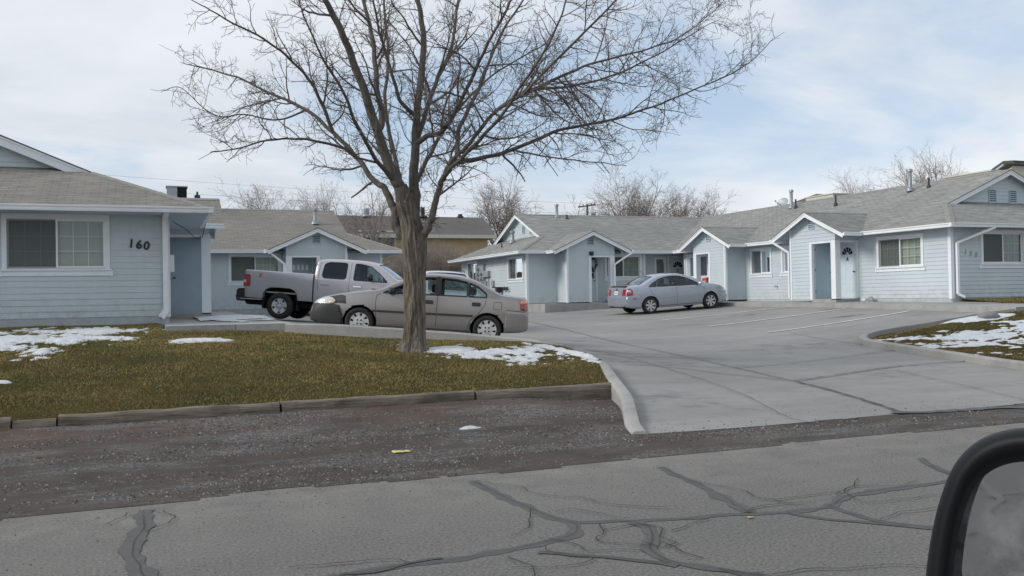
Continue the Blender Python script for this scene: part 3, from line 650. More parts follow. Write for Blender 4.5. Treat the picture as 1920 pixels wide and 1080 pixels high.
grass('grass', 185000, -7.5, 7.05, 11.15, 21.6, lambda x, y: inside(x, y, lawnpoly) and (x > -3.6-(y-11)*.1), lawn, 1, .0)
grass('grass', 26000, 13.9, 24, 9.6, 17.4, lambda x, y: inside(x, y, isl), island2, 2, -.42, 1.2)
grass('grass', 9000, 24.0, 32, 19.6, 21.7, lambda x, y: True, verge, 3, -.05, 1.2)
# timber edging: five weathered sleepers laid end to end
TB = [(-7.6, -1.42, .02), (-1.40, -.98, -.07), (-.96, 1.40, 0), (1.43, 3.85, .01), (3.88, 6.02, -.01)]
TBL = ['leftmost long weathered timber of the lawn edging, cut by the left picture edge', 'short dark stub of timber wedged between longer edging timbers', 'long split-topped edging timber right of the short dark stub', 'middle edging timber below the lawn in front of the tree', 'right end timber of the lawn edging, butting the concrete kerb']
for (a, b, dz), lb in zip(TB, TBL):
    rows = []
    for i in range(33):
        x = a+(b-a)*i/32; r = []
        for (yy, zz) in ((-.09, -.2), (-.095, .05), (-.085, .10), (-.06, .118), (0, .122), (.06, .12), (.09, .10), (.09, -.1)):
            r.append((x, 11.13+yy+.012*fbm(x, zz*9, 1.6, 3, a), .11+dz*.5+zz+(.012*fbm(x, yy*7, 1.8, 4, b) if zz > 0 else 0)))
        rows.append(r)
    mb = MB(); mb.grid(rows); mb.f += [tuple(range(7, -1, -1)), tuple(range(len(mb.v)-8, len(mb.v)))]; mb.m += [0, 0]
    tag(mb.build('edging_timber', M['timber'], None, 50), lb, 'timber', 'timbers edging the lawn')
# litter
mb = MB(); p = onG(753, 849, sh_all); rows = [[(p[0]+(i-3)*.028, p[1]+(j-2)*.02, p[2]+.012+.022*abs(nz(i*.8, j*.9, 3))) for j in range(5)] for i in range(7)]; mb.grid(rows)
o = mb.build('crumpled_wrapper', M['yellow'], None, 180); o.modifiers.new('s', 'SOLIDIFY').thickness = .003; tag(o, 'crumpled yellow wrapper lying on the dark gravel shoulder', 'litter')
mb = MB(); p = onZ(1408, 972, 0); rows = [[(p[0]+(i-3)*.008, p[1]+(j-2)*.01*(1-abs(i-3)/4), .006+.012*abs(nz(i*.8, j*.9, 5))) for j in range(5)] for i in range(7)]; mb.grid(rows)
o = mb.build('dry_leaf', simple('dry_leaf', (.4, .32, .2), .8), None, 180); o.modifiers.new('s', 'SOLIDIFY').thickness = .0015; tag(o, 'small dry curled leaf lying on a tarred road crack', 'leaf')
# ================================================================== HOUSES
ZB = 1.17      # bottom of the siding
ZE = 3.52      # roof surface at the eaves
ZS = 3.40      # soffit
LAP = .1325; SL = .418
class Fr:
    def __init__(s, ox, oy, U, Nn): s.o = (ox, oy); s.U = U; s.N = Nn
    def __call__(s, u, o, z): return (s.o[0]+s.U[0]*u+s.N[0]*o, s.o[1]+s.U[1]*u+s.N[1]*o, z)
    def u(s, p): return (p[0]-s.o[0])*s.U[0]+(p[1]-s.o[1])*s.U[1]
def fbox(mb, fr, u0, u1, o0, o1, z0, z1, mi=0):
    q = [fr(u, o, z) for z in (z0, z1) for u, o in ((u0, o0), (u1, o0), (u1, o1), (u0, o1))]; mb.hexa(q, mi)
def xr(poly, z):
    xs = []
    for (a, b), (c, d) in zip(poly, poly[1:]+poly[:1]):
        if (b <= z <= d) or (d <= z <= b):
            if abs(d-b) < 1e-9: xs += [a, c]
            else: xs.append(a+(c-a)*(z-b)/(d-b))
    return (min(xs), max(xs)) if xs else None
def siding(mb, fr, poly, holes=(), zb=ZB):
    z0 = min(p[1] for p in poly); z1 = max(p[1] for p in poly)
    k = int(math.floor((z0-zb)/LAP+1e-6))
    cuts = sorted(set([z0, z1]+[p[1] for p in poly]+[h for H in holes for h in H[2:4]]+[zb+LAP*i for i in range(k, int((z1-zb)/LAP)+2)]))
    cuts = [c for c in cuts if z0-1e-6 <= c <= z1+1e-6]
    out = lambda z, top: 0.016-.014*(((z-zb)/LAP-1e-5 if top else (z-zb)/LAP+1e-5) % 1.)
    for a, b in zip(cuts, cuts[1:]):
        if b-a < 1e-4: continue
        e = 1e-5; A = xr(poly, a+e); B = xr(poly, b-e)
        if not A or not B: continue
        hs = sorted((h[0], h[1]) for h in holes if h[2] < b-e and h[3] > a+e)
        segs = []; cl, cr = (A[0], B[0]), (A[1], B[1]); cur = cl
        for h0, h1 in hs:
            if h1 <= max(cur) or h0 >= min(cr): continue
            segs.append((cur, (h0, h0))); cur = (h1, h1)
        segs.append((cur, cr))
        oa, ob = out(a, False), out(b, True)
        for (la, lb), (ra, rb) in segs:
            if ra-la < 1e-4 and rb-lb < 1e-4: continue
            mb.quad(fr(la, oa, a), fr(ra, oa, a), fr(rb, ob, b), fr(lb, ob, b))
            mb.quad(fr(la, oa, a), fr(ra, oa, a), fr(ra, .0, a), fr(la, .0, a))
def window(par, fr, u0, u1, z0, z1, screen='L', mull=.5, munt='both', cols=2, rows=3, back='blind', sill=True, bright=None):
    """opening u0..u1, z0..z1 (glass and sash) with casing outside it"""
    c = .095; mb = MB()
    fbox(mb, fr, u0-c, u0, .0, .038, z0-.02, z1+c+.02); fbox(mb, fr, u1, u1+c, .0, .038, z0-.02, z1+c+.02); fbox(mb, fr, u0, u1, .0, .036, z1, z1+c+.02)
    w = mb.build('window', M['trim'], par)
    if sill:
        mb = MB(); fbox(mb, fr, u0-c-.03, u1+c+.03, .0, .075, z0-.06, z0-.02); fbox(mb, fr, u0-c, u1+c, .0, .034, z0-.17, z0-.06); fbox(mb, fr, u0-c-.06, u0-c+.0, .0, .05, z0-.18, z0-.06); fbox(mb, fr, u1+c, u1+c+.06, .0, .05, z0-.18, z0-.06)
        mb.build('sill', M['trim'], w)
    um = u0+(u1-u0)*mull; s = .038; mb = MB()
    def sash(a, b, o0, o1):
        fbox(mb, fr, a, a+s, o0, o1, z0, z1); fbox(mb, fr, b-s, b, o0, o1, z0, z1); fbox(mb, fr, a+s, b-s, o0, o1, z0, z0+s); fbox(mb, fr, a+s, b-s, o0, o1, z1-s, z1)
    sash(u0, um+.018, -.035, .006); sash(um-.022, u1, -.062, -.038)
    mb.build('sash', M['gutter'], w)
    mb = MB()
    for side, (a, b, o) in enumerate(((u0+s, um-.022, -.018), (um+.018, u1-s, -.05))):
        if munt == 'both' or (munt == 'right' and side == 1) or (munt == 'left' and side == 0):
            for i in range(1, cols): x = a+(b-a)*i/cols; fbox(mb, fr, x-.008, x+.008, o-.014, o-.004, z0+s, z1-s)
            for j in range(1, rows): z = z0+s+(z1-z0-2*s)*j/rows; fbox(mb, fr, a, b, o-.011, o-.002, z-.008, z+.008)
    if mb.v: mb.build('muntin', M['gutter'], w)
    for a, b, o in ((u0+s, um-.022, -.014), (um+.018, u1-s, -.048)):
        mb = MB(); mb.quad(fr(a, o, z0+s), fr(b, o, z0+s), fr(b, o, z1-s), fr(a, o, z1-s)); mb.build('pane', M['glass'], w)
    if screen:
        a, b = (u0+.01, um) if screen == 'L' else (um, u1-.01)
        mb = MB(); mb.quad(fr(a, .002, z0+.01), fr(b, .002, z0+.01), fr(b, .002, z1-.01), fr(a, .002, z1-.01)); mb.build('insect_screen', M['screen'], w)
    # room side: reveal and blind
    mb = MB(); d = -.11
    mb.quad(fr(u0, .0, z0), fr(u1, .0, z0), fr(u1, d, z0), fr(u0, d, z0)); mb.quad(fr(u0, .0, z1), fr(u1, .0, z1), fr(u1, d, z1), fr(u0, d, z1))
    mb.quad(fr(u0, .0, z0), fr(u0, .0, z1), fr(u0, d, z1), fr(u0, d, z0)); mb.quad(fr(u1, .0, z0), fr(u1, .0, z1), fr(u1, d, z1), fr(u1, d, z0))
    mb.build('reveal', M['trim'], w)
    mb = MB()
    if back == 'blind':
        n = 14
        for i in range(n):
            a = z0+(z1-z0)*i/n; b = z0+(z1-z0)*(i+1)/n; mb.quad(fr(u0, d, a), fr(u1, d, a), fr(u1, d+.012, b), fr(u0, d+.012, b)); mb.quad(fr(u0, d+.012, b), fr(u1, d+.012, b), fr(u1, d, b), fr(u0, d, b))
        mb.build('blind', M['blind'], w)
    elif back == 'curtain':
        n = 40; P = [(u0+(u1-u0)*i/n, d-.02+.02*sin(i*1.3)+.008*sin(i*2.9)) for i in range(n+1)]
        mb.grid([[fr(u, o, z) for u, o in P] for z in (z0, z1)]); mb.build('curtain', M['curtain'], w, 180)
        mb = MB(); mb.quad(fr(u0, d-.06, z0), fr(u1, d-.06, z0), fr(u1, d-.06, z1), fr(u0, d-.06, z1)); mb.build('backing', M['dark_room'], w)
    else:
        mb.quad(fr(u0, d-.3, z0), fr(u1, d-.3, z0), fr(u1, d-.3, z1), fr(u0, d-.3, z1)); mb.build('dim_room', M['dark_room'], w)
    return w
def hole(w): return w
def px_rect(pl, pt, pr_, pb, plane, val, fr):
    f = onX if plane == 'X' else onY
    a = f(pl, (pt+pb)/2, val); b = f(pr_, (pt+pb)/2, val); t = f((pl+pr_)/2, pt, val); bt = f((pl+pr_)/2, pb, val)
    u = sorted((fr.u(a), fr.u(b))); return u[0], u[1], bt[2], t[2]
def uvplane(pts, eave):
    e = Vector(eave).normalized(); a = Vector(pts[0]); n = (Vector(pts[1])-a).cross(Vector(pts[2])-a).normalized(); v = n.cross(e)
    if v.z < 0: v = -v
    return [((Vector(p)-a).dot(e)+37.1, (Vector(p)-a).dot(v)) for p in pts]
class Roof:
    def __init__(s): s.mb = MB(); s.uv = []
    def poly(s, pts, eave, th=.035):
        """one slope; underside th below"""
        s.mb.add(pts, (tuple(range(len(pts))),)); s.uv += uvplane(pts, eave)
        lo = [(p[0], p[1], p[2]-th) for p in pts]; s.mb.add(lo, (tuple(range(len(pts)))[::-1],), 1); s.uv += [(0, 0)]*len(pts)
        n = len(pts)
        for i in range(n):
            j = (i+1) % n; s.mb.add((pts[i], pts[j], lo[j], lo[i]), ((0, 1, 2, 3),)); s.uv += [(0, 0)]*4
    def build(s, mt, par):
        return s.mb.build('roof', [mt, M['soffit']], par, None, recalc=False, uvs=s.uv)
def gutter(mb, a, b, out):
    """K-style gutter along a->b (roof edge), out = outward 2-D direction"""
    prof = [(0, -.125), (.075, -.125), (.082, -.09), (.082, -.06), (.105, -.03), (.105, .0), (.097, .0), (.09, -.02), (.0, -.02)]
    a = Vector(a); b = Vector(b); o = Vector((out[0], out[1], 0))
    n = len(prof); va = [a+o*p+Vector((0, 0, q)) for p, q in prof]; vb = [b+o*p+Vector((0, 0, q)) for p, q in prof]
    mb.add(va+vb, [tuple(range(n-1, -1, -1)), tuple(range(n, 2*n))]+[(i, (i+1) % n, (i+1) % n+n, i+n) for i in range(n)])
def rake(mb, a, b, out, h=.19, t=.022):
    a = Vector(a); b = Vector(b); o = Vector((out[0], out[1], 0))*t; a = a-o*2; b = b-o*2; dz = Vector((0, 0, h)); up = Vector((0, 0, -.036))
    mb.hexa([a-dz, a-dz+o, b-dz+o, b-dz, a+up, a+up+o, b+up+o, b+up]); 
    dz2 = Vector((0, 0, .075)); mb.hexa([a-dz2+o, a-dz2+o*1.8, b-dz2+o*1.8, b-dz2+o, a+up+o, a+up+o*1.8, b+up+o*1.8, b+up+o])
def louvre(par, fr, u, z, w, h, nm='gable_vent'):
    mb = MB(); t = .03
    fbox(mb, fr, u-w/2-t, u-w/2, .0, .04, z-h/2-t, z+h/2+t); fbox(mb, fr, u+w/2, u+w/2+t, .0, .04, z-h/2-t, z+h/2+t); fbox(mb, fr, u-w/2, u+w/2, .0, .04, z-h/2-t, z-h/2); fbox(mb, fr, u-w/2, u+w/2, .0, .04, z+h/2, z+h/2+t)
    n = max(4, int(h/.062)); mb.quad(fr(u-w/2, .021, z-h/2), fr(u+w/2, .021, z-h/2), fr(u+w/2, .021, z+h/2), fr(u-w/2, .021, z+h/2), 1)
    for i in range(n):
        a = z-h/2+h*i/n; b = a+h/n*.58; mb.quad(fr(u-w/2, .04, a), fr(u+w/2, .04, a), fr(u+w/2, .023, b), fr(u-w/2, .023, b))
    return mb.build(nm, [M['door_blue'], M['dark_room']], par)
def knob(par, fr, u, z, o=.05, m='dark_metal'):
    mb = MB(); p = Vector(fr(u, o, z)); n = Vector((fr.N[0], fr.N[1], 0)); mb.tube([p, p+n*.035, p+n*.04, p+n*.075], [.012, .012, .03, .024], 10); return mb.build('handle', M[m], par, 40)
def door(par, fr, u0, u1, z0, z1, style='flush', mt='door_blue', o=.0, handle='R', casing=.09, letter=None):
    mb = MB()
    fbox(mb, fr, u0, u1, o, o+.03, z0, z1)
    if style in ('fan', 'panel'):
        W = u1-u0; H = z1-z0
        for (a, b, c, d) in ((.16, .44, .10, .27), (.56, .84, .10, .27), (.16, .44, .33, .62), (.56, .84, .33, .62)):
            A, B, C_, D = u0+W*a, u0+W*b, z0+H*c, z0+H*d
            for q in ((A, A+.015, C_, D), (B-.015, B, C_, D), (A+.015, B-.015, C_, C_+.015), (A+.015, B-.015, D-.015, D)): fbox(mb, fr, q[0], q[1], o+.03, o+.037, q[2], q[3])
    d = mb.build('door', M[mt], par)
    if casing:
        mb = MB(); fbox(mb, fr, u0-casing-.02, u0-.015, o, o+.05, z0, z1+casing); fbox(mb, fr, u1+.015, u1+casing+.02, o, o+.05, z0, z1+casing); fbox(mb, fr, u0-.015, u1+.015, o, o+.048, z1+.012, z1+casing); mb.build('door_frame', M['trim' if mt == 'door_white' else 'siding'], d)
    if handle: knob(d, fr, u1-.07 if handle == 'R' else u0+.07, z0+.95, o+.03)
    mb = MB()
    for q in (.2, 1.0, 1.75): 
        uu = u0-.004 if handle == 'R' else u1+.004; fbox(mb, fr, uu-.012, uu+.012, o+.028, o+.052, z0+q, z0+q+.1)
    mb.build('hinge', M['dark_metal'], d)
    um = (u0+u1)/2
    if style == 'fan':
        zc = z0+1.58; R = .27; mb = MB(); n = 5
        for i in range(n):
            a0 = pi*i/n+.06; a1 = pi*(i+1)/n-.06; poly = [(um+R*.32*cos(a0), zc+R*.32*sin(a0)), (um+R*cos(a0), zc+R*sin(a0)), (um+R*cos((a0+a1)/2)*1.01, zc+R*sin((a0+a1)/2)*1.01), (um+R*cos(a1), zc+R*sin(a1)), (um+R*.32*cos(a1), zc+R*.32*sin(a1))]
            mb.prism(poly, lambda a, b, dd: fr(a, dd, b), o+.03, o+.034)
        mb.build('fan_light', M['dark_glassy'], d)
        mb = MB(); n = 18
        for i in range(n):
            a0 = pi*i/n; a1 = pi*(i+1)/n; mb.prism([(um+1.08*R*cos(a0), zc+1.08*R*sin(a0)), (um+1.17*R*cos(a0), zc+1.17*R*sin(a0)), (um+1.17*R*cos(a1), zc+1.17*R*sin(a1)), (um+1.08*R*cos(a1), zc+1.08*R*sin(a1))], lambda a, b, dd: fr(a, dd, b), o+.03, o+.04)
        fbox(mb, fr, um-1.17*R, um+1.17*R, o+.03, o+.04, zc-.05, zc-.02); mb.build('fan_light_frame', M['trim'], d)
    if style == 'arched':
        mb = MB(); W = u1-u0
        for i in range(4):
            c = u0+W*(.2+.2*i); z = z0+1.52; mb.prism([(c-.055, z), (c+.055, z), (c+.055, z+.17), (c+.03, z+.225), (c, z+.245), (c-.03, z+.225), (c-.055, z+.17)], lambda a, b, dd: fr(a, dd, b), o+.03, o+.036)
        mb.build('arched_light', M['gutter'], d)
        mb = MB(); mb.tube([fr(um, o+.03, z0+1.33), fr(um, o+.05, z0+1.33)], .035, 12); mb.build('knocker', M['dark_metal'], d, 40)
    if letter: text(d, letter, fr, um, z0+1.36, .13, o+.034, 'ink', 'door_letter')
    return d
def text(par, s, fr, u, z, h, o, mt, name, shear=0., depth=.006, flip=False, spacing=1.):
    cu = bpy.data.curves.new(name, 'FONT'); cu.body = s; cu.size = h*1.38; cu.align_x = 'CENTER'; cu.extrude = depth; cu.shear = shear; cu.space_character = spacing; cu.offset = .004*h/.1
    to = bpy.data.objects.new(name, cu); COL.objects.link(to); dg = bpy.context.evaluated_depsgraph_get()
    me = bpy.data.meshes.new_from_object(to.evaluated_get(dg)); bpy.data.objects.remove(to); bpy.data.curves.remove(cu)
    pO = org(par); sg = -1 if flip else 1
    for v in me.vertices:
        x, y, zz = v.co; q = fr(u+sg*x, o+zz, z+y); v.co = (q[0]-pO[0], q[1]-pO[1], q[2]-pO[2])
    me.materials.clear(); me.materials.append(M[mt]); finish(me, None)
    ob = bpy.data.objects.new(name, me); COL.objects.link(ob); ob.parent = par; return ob
M['dark_glassy'] = simple('dark_door_light', (.02, .025, .03), .08)
def corner(mb, fr, u, z0, z1, w=.09): fbox(mb, fr, u-w/2, u+w/2, .0, .028, z0, z1)
def vent_pipe(par, base, h, r, metal=True, cap=True):
    mb = MB(); x, y, z = base
    mb.lathe([(r*2.2, -.10), (r*2.0, .01), (r*1.05, .06), (r, .07), (r, h)]+([(r, h), (r*.9, h), (r*.9, h+.03), (r*1.45, h+.04), (r*1.45, h+.11), (r*1.1, h+.15), (0.0, h+.16)] if cap else [(0, h)]), 14, 0, Matrix.Translation((x, y, z)))
    return mb.build('flue' if metal else 'vent_pipe', M['galv'] if metal else M['black_soft'], par, 35)
def downspout(par, path, r=.045):
    mb = MB(); 
    for a, b in zip(path, path[1:]): mb.bar(a, b, r*2, r*1.7, 0, (.0, .0, 1) if abs(b[2]-a[2]) < abs(b[0]-a[0])+abs(b[1]-a[1]) else (0, 1, 0))
    return mb.build('downspout', M['gutter'], par)
def portico(par, ox, oy, U, Nn, W, D=1.05, eave_off=.5, closet=1.2, opt=None, mirror=False, vent=True, storage=True, roofmat='shingle_grey', ovh=.73, rk=.35, eave_d=None):
    """gabled porch; u runs from the closet end (0) to the open end (W); front at depth D"""
    f = Fr(ox, oy, U, Nn); front = Fr(ox+Nn[0]*D, oy+Nn[1]*D, U, Nn); mid = W/2; s = .45; zr_ = ZE-.02+s*(mid+ovh); zt = lambda u: ZE-.07+s*(min(u, W-u)+ovh)
    HZ = ZB+2.10
    root = thing_part('portico', par)
    mb = MB()
    # front gable over everything above the header, closet front below it
    siding(mb, front, [(0, HZ), (W, HZ), (W, zt(W)), (mid, zt(mid)), (0, zt(0))]); siding(mb, front, [(0, ZB), (closet-.1, ZB), (closet-.1, HZ), (0, HZ)])
    sideL = Fr(ox+Nn[0]*D, oy+Nn[1]*D, (-Nn[0], -Nn[1]), (-U[0], -U[1])); siding(mb, sideL, [(0, ZB), (D, ZB), (D, ZE+.22), (0, ZE+.22)])
    inner = Fr(ox+U[0]*closet, oy+U[1]*closet, Nn, U)
    dz = ZB+.03; du0, du1 = .16, D-.13
    siding(mb, inner, [(0, ZB), (D-.02, ZB), (D-.02, HZ+.25), (0, HZ+.25)], [(du0, du1, dz, dz+2.03)] if storage else [])
    sideR = Fr(ox+U[0]*W, oy+U[1]*W, Nn, U); siding(mb, sideR, [(0, HZ), (D, HZ), (D, ZE+.22), (0, ZE+.22)])
    mb.build('wall', M['siding'], root)
    if storage: door(root, inner, du0, du1, dz, dz+2.03, 'flush', 'door_blue', -.01, 'L', casing=.06)
    mb = MB()
    corner(mb, front, .045, ZB-.02, zt(.045)); fbox(mb, sideL, 0, .09, .0, .028, ZB-.02, ZS); fbox(mb, front, closet-.1, closet+.03, -.13, .03, ZB-.02, HZ); fbox(mb, front, closet+.03, W-.24, -.12, .02, HZ-.07, HZ-.0); fbox(mb, sideR, 0, D-.24, -.12, .02, HZ-.07, HZ)
    mb.build('trim_boards', M['trim'], root)
    mb = MB(); fbox(mb, front, W-.235, W, -.215, .02, ZB-.03, HZ); mb.build('post', M['trim'], root)
    mb = MB(); mb.quad(f(closet, .02, HZ+.2), f(W-.02, .02, HZ+.2), f(W-.02, D-.02, HZ+.2), f(closet, D-.02, HZ+.2)); mb.build('ceiling', M['soffit'], root)
    # step
    mb = MB(); fbox(mb, f, closet-.0, W, .0, D+.02, ZB-.22, ZB+.004); mb.build('step', M['walk'], root)
    # roof
    e = eave_d if eave_d is not None else eave_off; fo = D+rk; R = Roof(); uL, uR = -ovh, W+ovh; fo += .0
    zev = ZE-.02
    R.poly([f(uL, fo, zev), f(uL, e-.05, zev), f(mid, e-(zr_-ZE)/SL-.1, zr_), f(mid, fo, zr_)], (f(0, 1, 0)[0]-f(0, 0, 0)[0], f(0, 1, 0)[1]-f(0, 0, 0)[1], 0))
    R.poly([f(uR, fo, zev), f(mid, fo, zr_), f(mid, e-(zr_-ZE)/SL-.1, zr_), f(uR, e-.05, zev)], (f(0, 1, 0)[0]-f(0, 0, 0)[0], f(0, 1, 0)[1]-f(0, 0, 0)[1], 0))
    r = R.build(M[roofmat], root)
    mb = MB(); cap(mb, f(mid, fo, zr_), f(mid, e-(zr_-ZE)/SL+.1, zr_), s); mb.build('ridge_cap', M['cap'], r)
    pieces('rake_board', 'gutter', root, rake, (f(uL, fo, zev), f(mid, fo, zr_), Nn), (f(mid, fo, zr_), f(uR, fo, zev), Nn))
    pieces('gutter', 'gutter', root, gutter, (f(uL, fo-.02, zev), f(uL, e+.1, zev), (-U[0], -U[1])), (f(uR, fo-.02, zev), f(uR, e+.1, zev), U))
    mb = MB()
    for ua, ub in ((0, -ovh), (W, W+ovh)):
        mb.add([f(ua, e-.10, ZS), f(ub, e-.10, ZS), f(ub, e-.10, zev-.05), f(ua, e-.10, zev-.05+s*ovh)], ((0, 1, 2, 3),))
    mb.build('return_soffit', M['siding'], root)
    if vent: louvre(root, front, mid, zt(mid)-.42, .26, .28)
    return root
def thing_part(name, par):
    o = bpy.data.objects.new(name, None); COL.objects.link(o); o.parent = par; return o
def cap(mb, a, b, drop=SL, hw=.14, up=.012):
    a = Vector(a); b = Vector(b); d = (b-a); s_ = Vector((d.y, -d.x, 0)).normalized()*hw; dz_ = Vector((0, 0, drop*hw)); u = Vector((0, 0, up+.006)); t = Vector((0, 0, -.018))
    for sg in (-1, 1):
        q = [a+u, a+s_*sg-dz_+u, b+s_*sg-dz_+u, b+u]; mb.hexa([p+t for p in q]+q)
def pieces(name, mt, par, fn, *args):
    for a in args:
        mb = MB(); fn(mb, *a); mb.build(name, M[mt], par)
def soffit(mb, pts): mb.add([(*p, ZS) for p in pts], (tuple(range(len(pts))),))
W_, E_, Sx, Nx = (-1, 0), (1, 0), (0, -1), (0, 1)
# ------------------------------------------------ right-hand building (150)
B1 = thing('apartment_building', (23.72, 21.67, ZB), 'long L shaped pale blue apartment house numbered 150 with grey shingle roofs and gabled porches', 'building')
fA = Fr(23.72, 21.67, (0, 1), (-1, 0))          # long wall facing the parking lot, u = Y - 21.67
fG = Fr(23.72, 21.67, (1, 0), (0, -1))          # gable end facing the street
fC = Fr(15.85, 37.95, (1, 0), (0, -1))          # back wing facing the street
fE = Fr(15.85, 37.95, (0, 1), (-1, 0))          # left end of the back wing
HA = [px_rect(1648.5, 447, 1728, 499, 'X', 23.72, fA), px_rect(1410.4, 468.5, 1444.6, 511, 'X', 23.72, fA), (29.05-21.67, 29.93-21.67, 2.31, 3.17), px_rect(1290, 478.7, 1327, 516.7, 'X', 23.72, fA)]
HA[1] = (*HA[1][:2], HA[0][2]+.0, HA[0][3]); HA[2] = (*HA[2][:2], HA[0][2], HA[0][3]); HA[3] = (*HA[3][:2], HA[0][2]-.02, HA[0][3])
HG = [px_rect(1842, 437, 1917.5, 493, 'Y', 21.67, fG)]
HC = [px_rect(1137, 480.6, 1199.3, 519.4, 'Y', 37.95, fC)]
HE = [px_rect(954.4, 484.6, 980.2, 522.6, 'X', 15.85, fE), px_rect(878, 494, 895.6, 528, 'X', 15.85, fE)]
mb = MB()
dA = (25.84-21.67, 26.70-21.67, ZB+.03, ZB+2.06)
siding(mb, fA, [(0, ZB), (15.55, ZB), (15.55, ZS), (0, ZS)], HA+[dA])
siding(mb, fG, [(0, ZB), (9.8, ZB), (9.8, ZS), (0, ZS)], HG)
dB = (2.62, 3.46, ZB+.03, ZB+2.06)
siding(mb, fC, [(0, ZB), (6.15, ZB), (6.15, ZS), (0, ZS)], HC+[dB])
siding(mb, fE, [(0, ZB), (9.2, ZB), (9.2, ZS), (0, ZS)], HE)
fK = Fr(21.97, 38.45, (1, 0), (0, -1)); hk = px_rect(1230, 482, 1244.8, 520, 'Y', 38.45, fK); dk0 = fK.u(onY(1255.5, 500, 38.45)); dK = (dk0, dk0+.9, ZB+.03, ZB+2.06); hk = (hk[0], hk[1], ZB+.55, ZB+2.0)
siding(mb, fK, [(0, ZB), (4, ZB), (4, ZS), (0, ZS)], [dK, hk])
fK2 = Fr(22.0, 37.95, (0, 1), (1, 0)); siding(mb, fK2, [(0, ZB), (.5, ZB), (.5, ZS), (0, ZS)])
fK3 = Fr(23.72, 37.22, (1, 0), (0, 1)); siding(mb, fK3, [(0, ZB), (3, ZB), (3, ZS), (0, ZS)])
fB = Fr(33.0, 21.67, (0, 1), (1, 0)); siding(mb, fB, [(0, ZB), (25.5, ZB), (25.5, ZS), (0, ZS)])
fD = Fr(15.85, 47.15, (1, 0), (0, 1)); siding(mb, fD, [(0, ZB), (17.2, ZB), (17.2, ZS), (0, ZS)])
mb.build('wall', M['siding'], B1)
mb = MB()
for fr, a in ((fA, 15.55), (fG, 9.8), (fC, 6.15), (fE, 9.2)): fbox(mb, fr, .02, a-.02, -.1, .003, .5, ZB)
mb.build('foundation', M['found'], B1)
mb = MB()
for a, b in ((fA, fG), (fE, fC)):
    mb = MB(); fbox(mb, a, 0, .09, .0, .028, ZB-.03, ZS); fbox(mb, b, -.028, .09, .0, .028, ZB-.03, ZS); mb.build('corner_board', M['trim'], B1)
pieces('corner_board', 'trim', B1, fbox, (fA, 15.46, 15.55, .0, .028, ZB, ZS), (fC, 6.06, 6.15, .0, .028, ZB, ZS), (fA, 10.7, 10.79, .0, .02, ZB, ZS))
window(B1, fA, *HA[0], screen='R', cols=3); window(B1, fA, *HA[1], screen='R', back='curtain'); window(B1, fA, *HA[2], screen='L', back='dark'); window(B1, fA, *HA[3], screen=None, back='curtain')
window(B1, fG, *HG[0], screen='L', cols=3, munt='right'); window(B1, fC, *HC[0], screen='L', cols=3, munt='right', back='dark' if False else 'blind')
window(B1, fE, *HE[0], screen='R', munt='left', back='curtain'); window(B1, fE, *HE[1], screen='R', munt='left', back='curtain')
door(B1, fA, *dA, style='fan', mt='door_white', o=-.01, handle='L', letter='A'); door(B1, fC, *dB, style='panel', mt='door_white', o=-.01, handle='R'); door(B1, fK, *dK, style='fan', mt='door_white', o=-.01, handle='R', letter='C')
mb = MB(); fbox(mb, fK, hk[0]-.09, hk[0], .0, .04, hk[2]-.1, hk[3]+.1); fbox(mb, fK, hk[1], hk[1]+.09, .0, .04, hk[2]-.1, hk[3]+.1); fbox(mb, fK, hk[0], hk[1], .0, .04, hk[3], hk[3]+.1); fbox(mb, fK, hk[0], hk[1], .0, .04, hk[2]-.1, hk[2])
sd = mb.build('side_light', M['trim'], B1); mb = MB(); mb.quad(fK(hk[0], -.01, hk[2]), fK(hk[1], -.01, hk[2]), fK(hk[1], -.01, hk[3]), fK(hk[0], -.01, hk[3])); mb.build('pane', M['glass'], sd); mb = MB(); mb.quad(fK(hk[0], -.05, hk[2]), fK(hk[1], -.05, hk[2]), fK(hk[1], -.05, hk[3]), fK(hk[0], -.05, hk[3])); mb.build('curtain', M['curtain'], sd)
# main roofs
ex, ey, gy, wx = 23.25, 21.2, 37.45, 15.3; rx = 28.35; ry = 42.55; zR = ZE+SL*5.1
def zA(x): return ZE+SL*(x-ex)
R = Roof(); y2 = ey+2.0; x2 = ex+2.0; rk_ = 23.2
R.poly([(ex, ey, ZE), (x2, y2, zA(x2)), (rx, y2, zR), (rx, ry, zR), (ex, gy, ZE)], (0, 1, 0))
R.poly([(33.45, ey, ZE), (33.45, 47.65, ZE), (rx, ry, zR), (rx, y2, zR), (31.45, y2, zA(x2))], (0, 1, 0))
R.poly([(ex, ey, ZE), (33.45, ey, ZE), (31.15, ey+2.3, ZE+SL*2.3), (25.55, ey+2.3, ZE+SL*2.3)], (1, 0, 0))
R.poly([(wx, gy, ZE), (ex, gy, ZE), (rx, ry, zR), (wx+1.85, ry, zR), (wx+1.85, gy+1.85, ZE+SL*1.85)], (1, 0, 0))
R.poly([(wx, 47.65, ZE), (wx+1.85, 47.65-1.85, ZE+SL*1.85), (wx+1.85, ry, zR), (rx, ry, zR), (33.45, 47.65, ZE)], (1, 0, 0))
R.poly([(wx, gy, ZE), (wx+2.2, gy+2.2, ZE+SL*2.2), (wx+2.2, 47.65-2.2, ZE+SL*2.2), (wx, 47.65, ZE)], (0, 1, 0))
r = R.build(M['shingle_grey'], B1)
mb = MB(); dz = .012
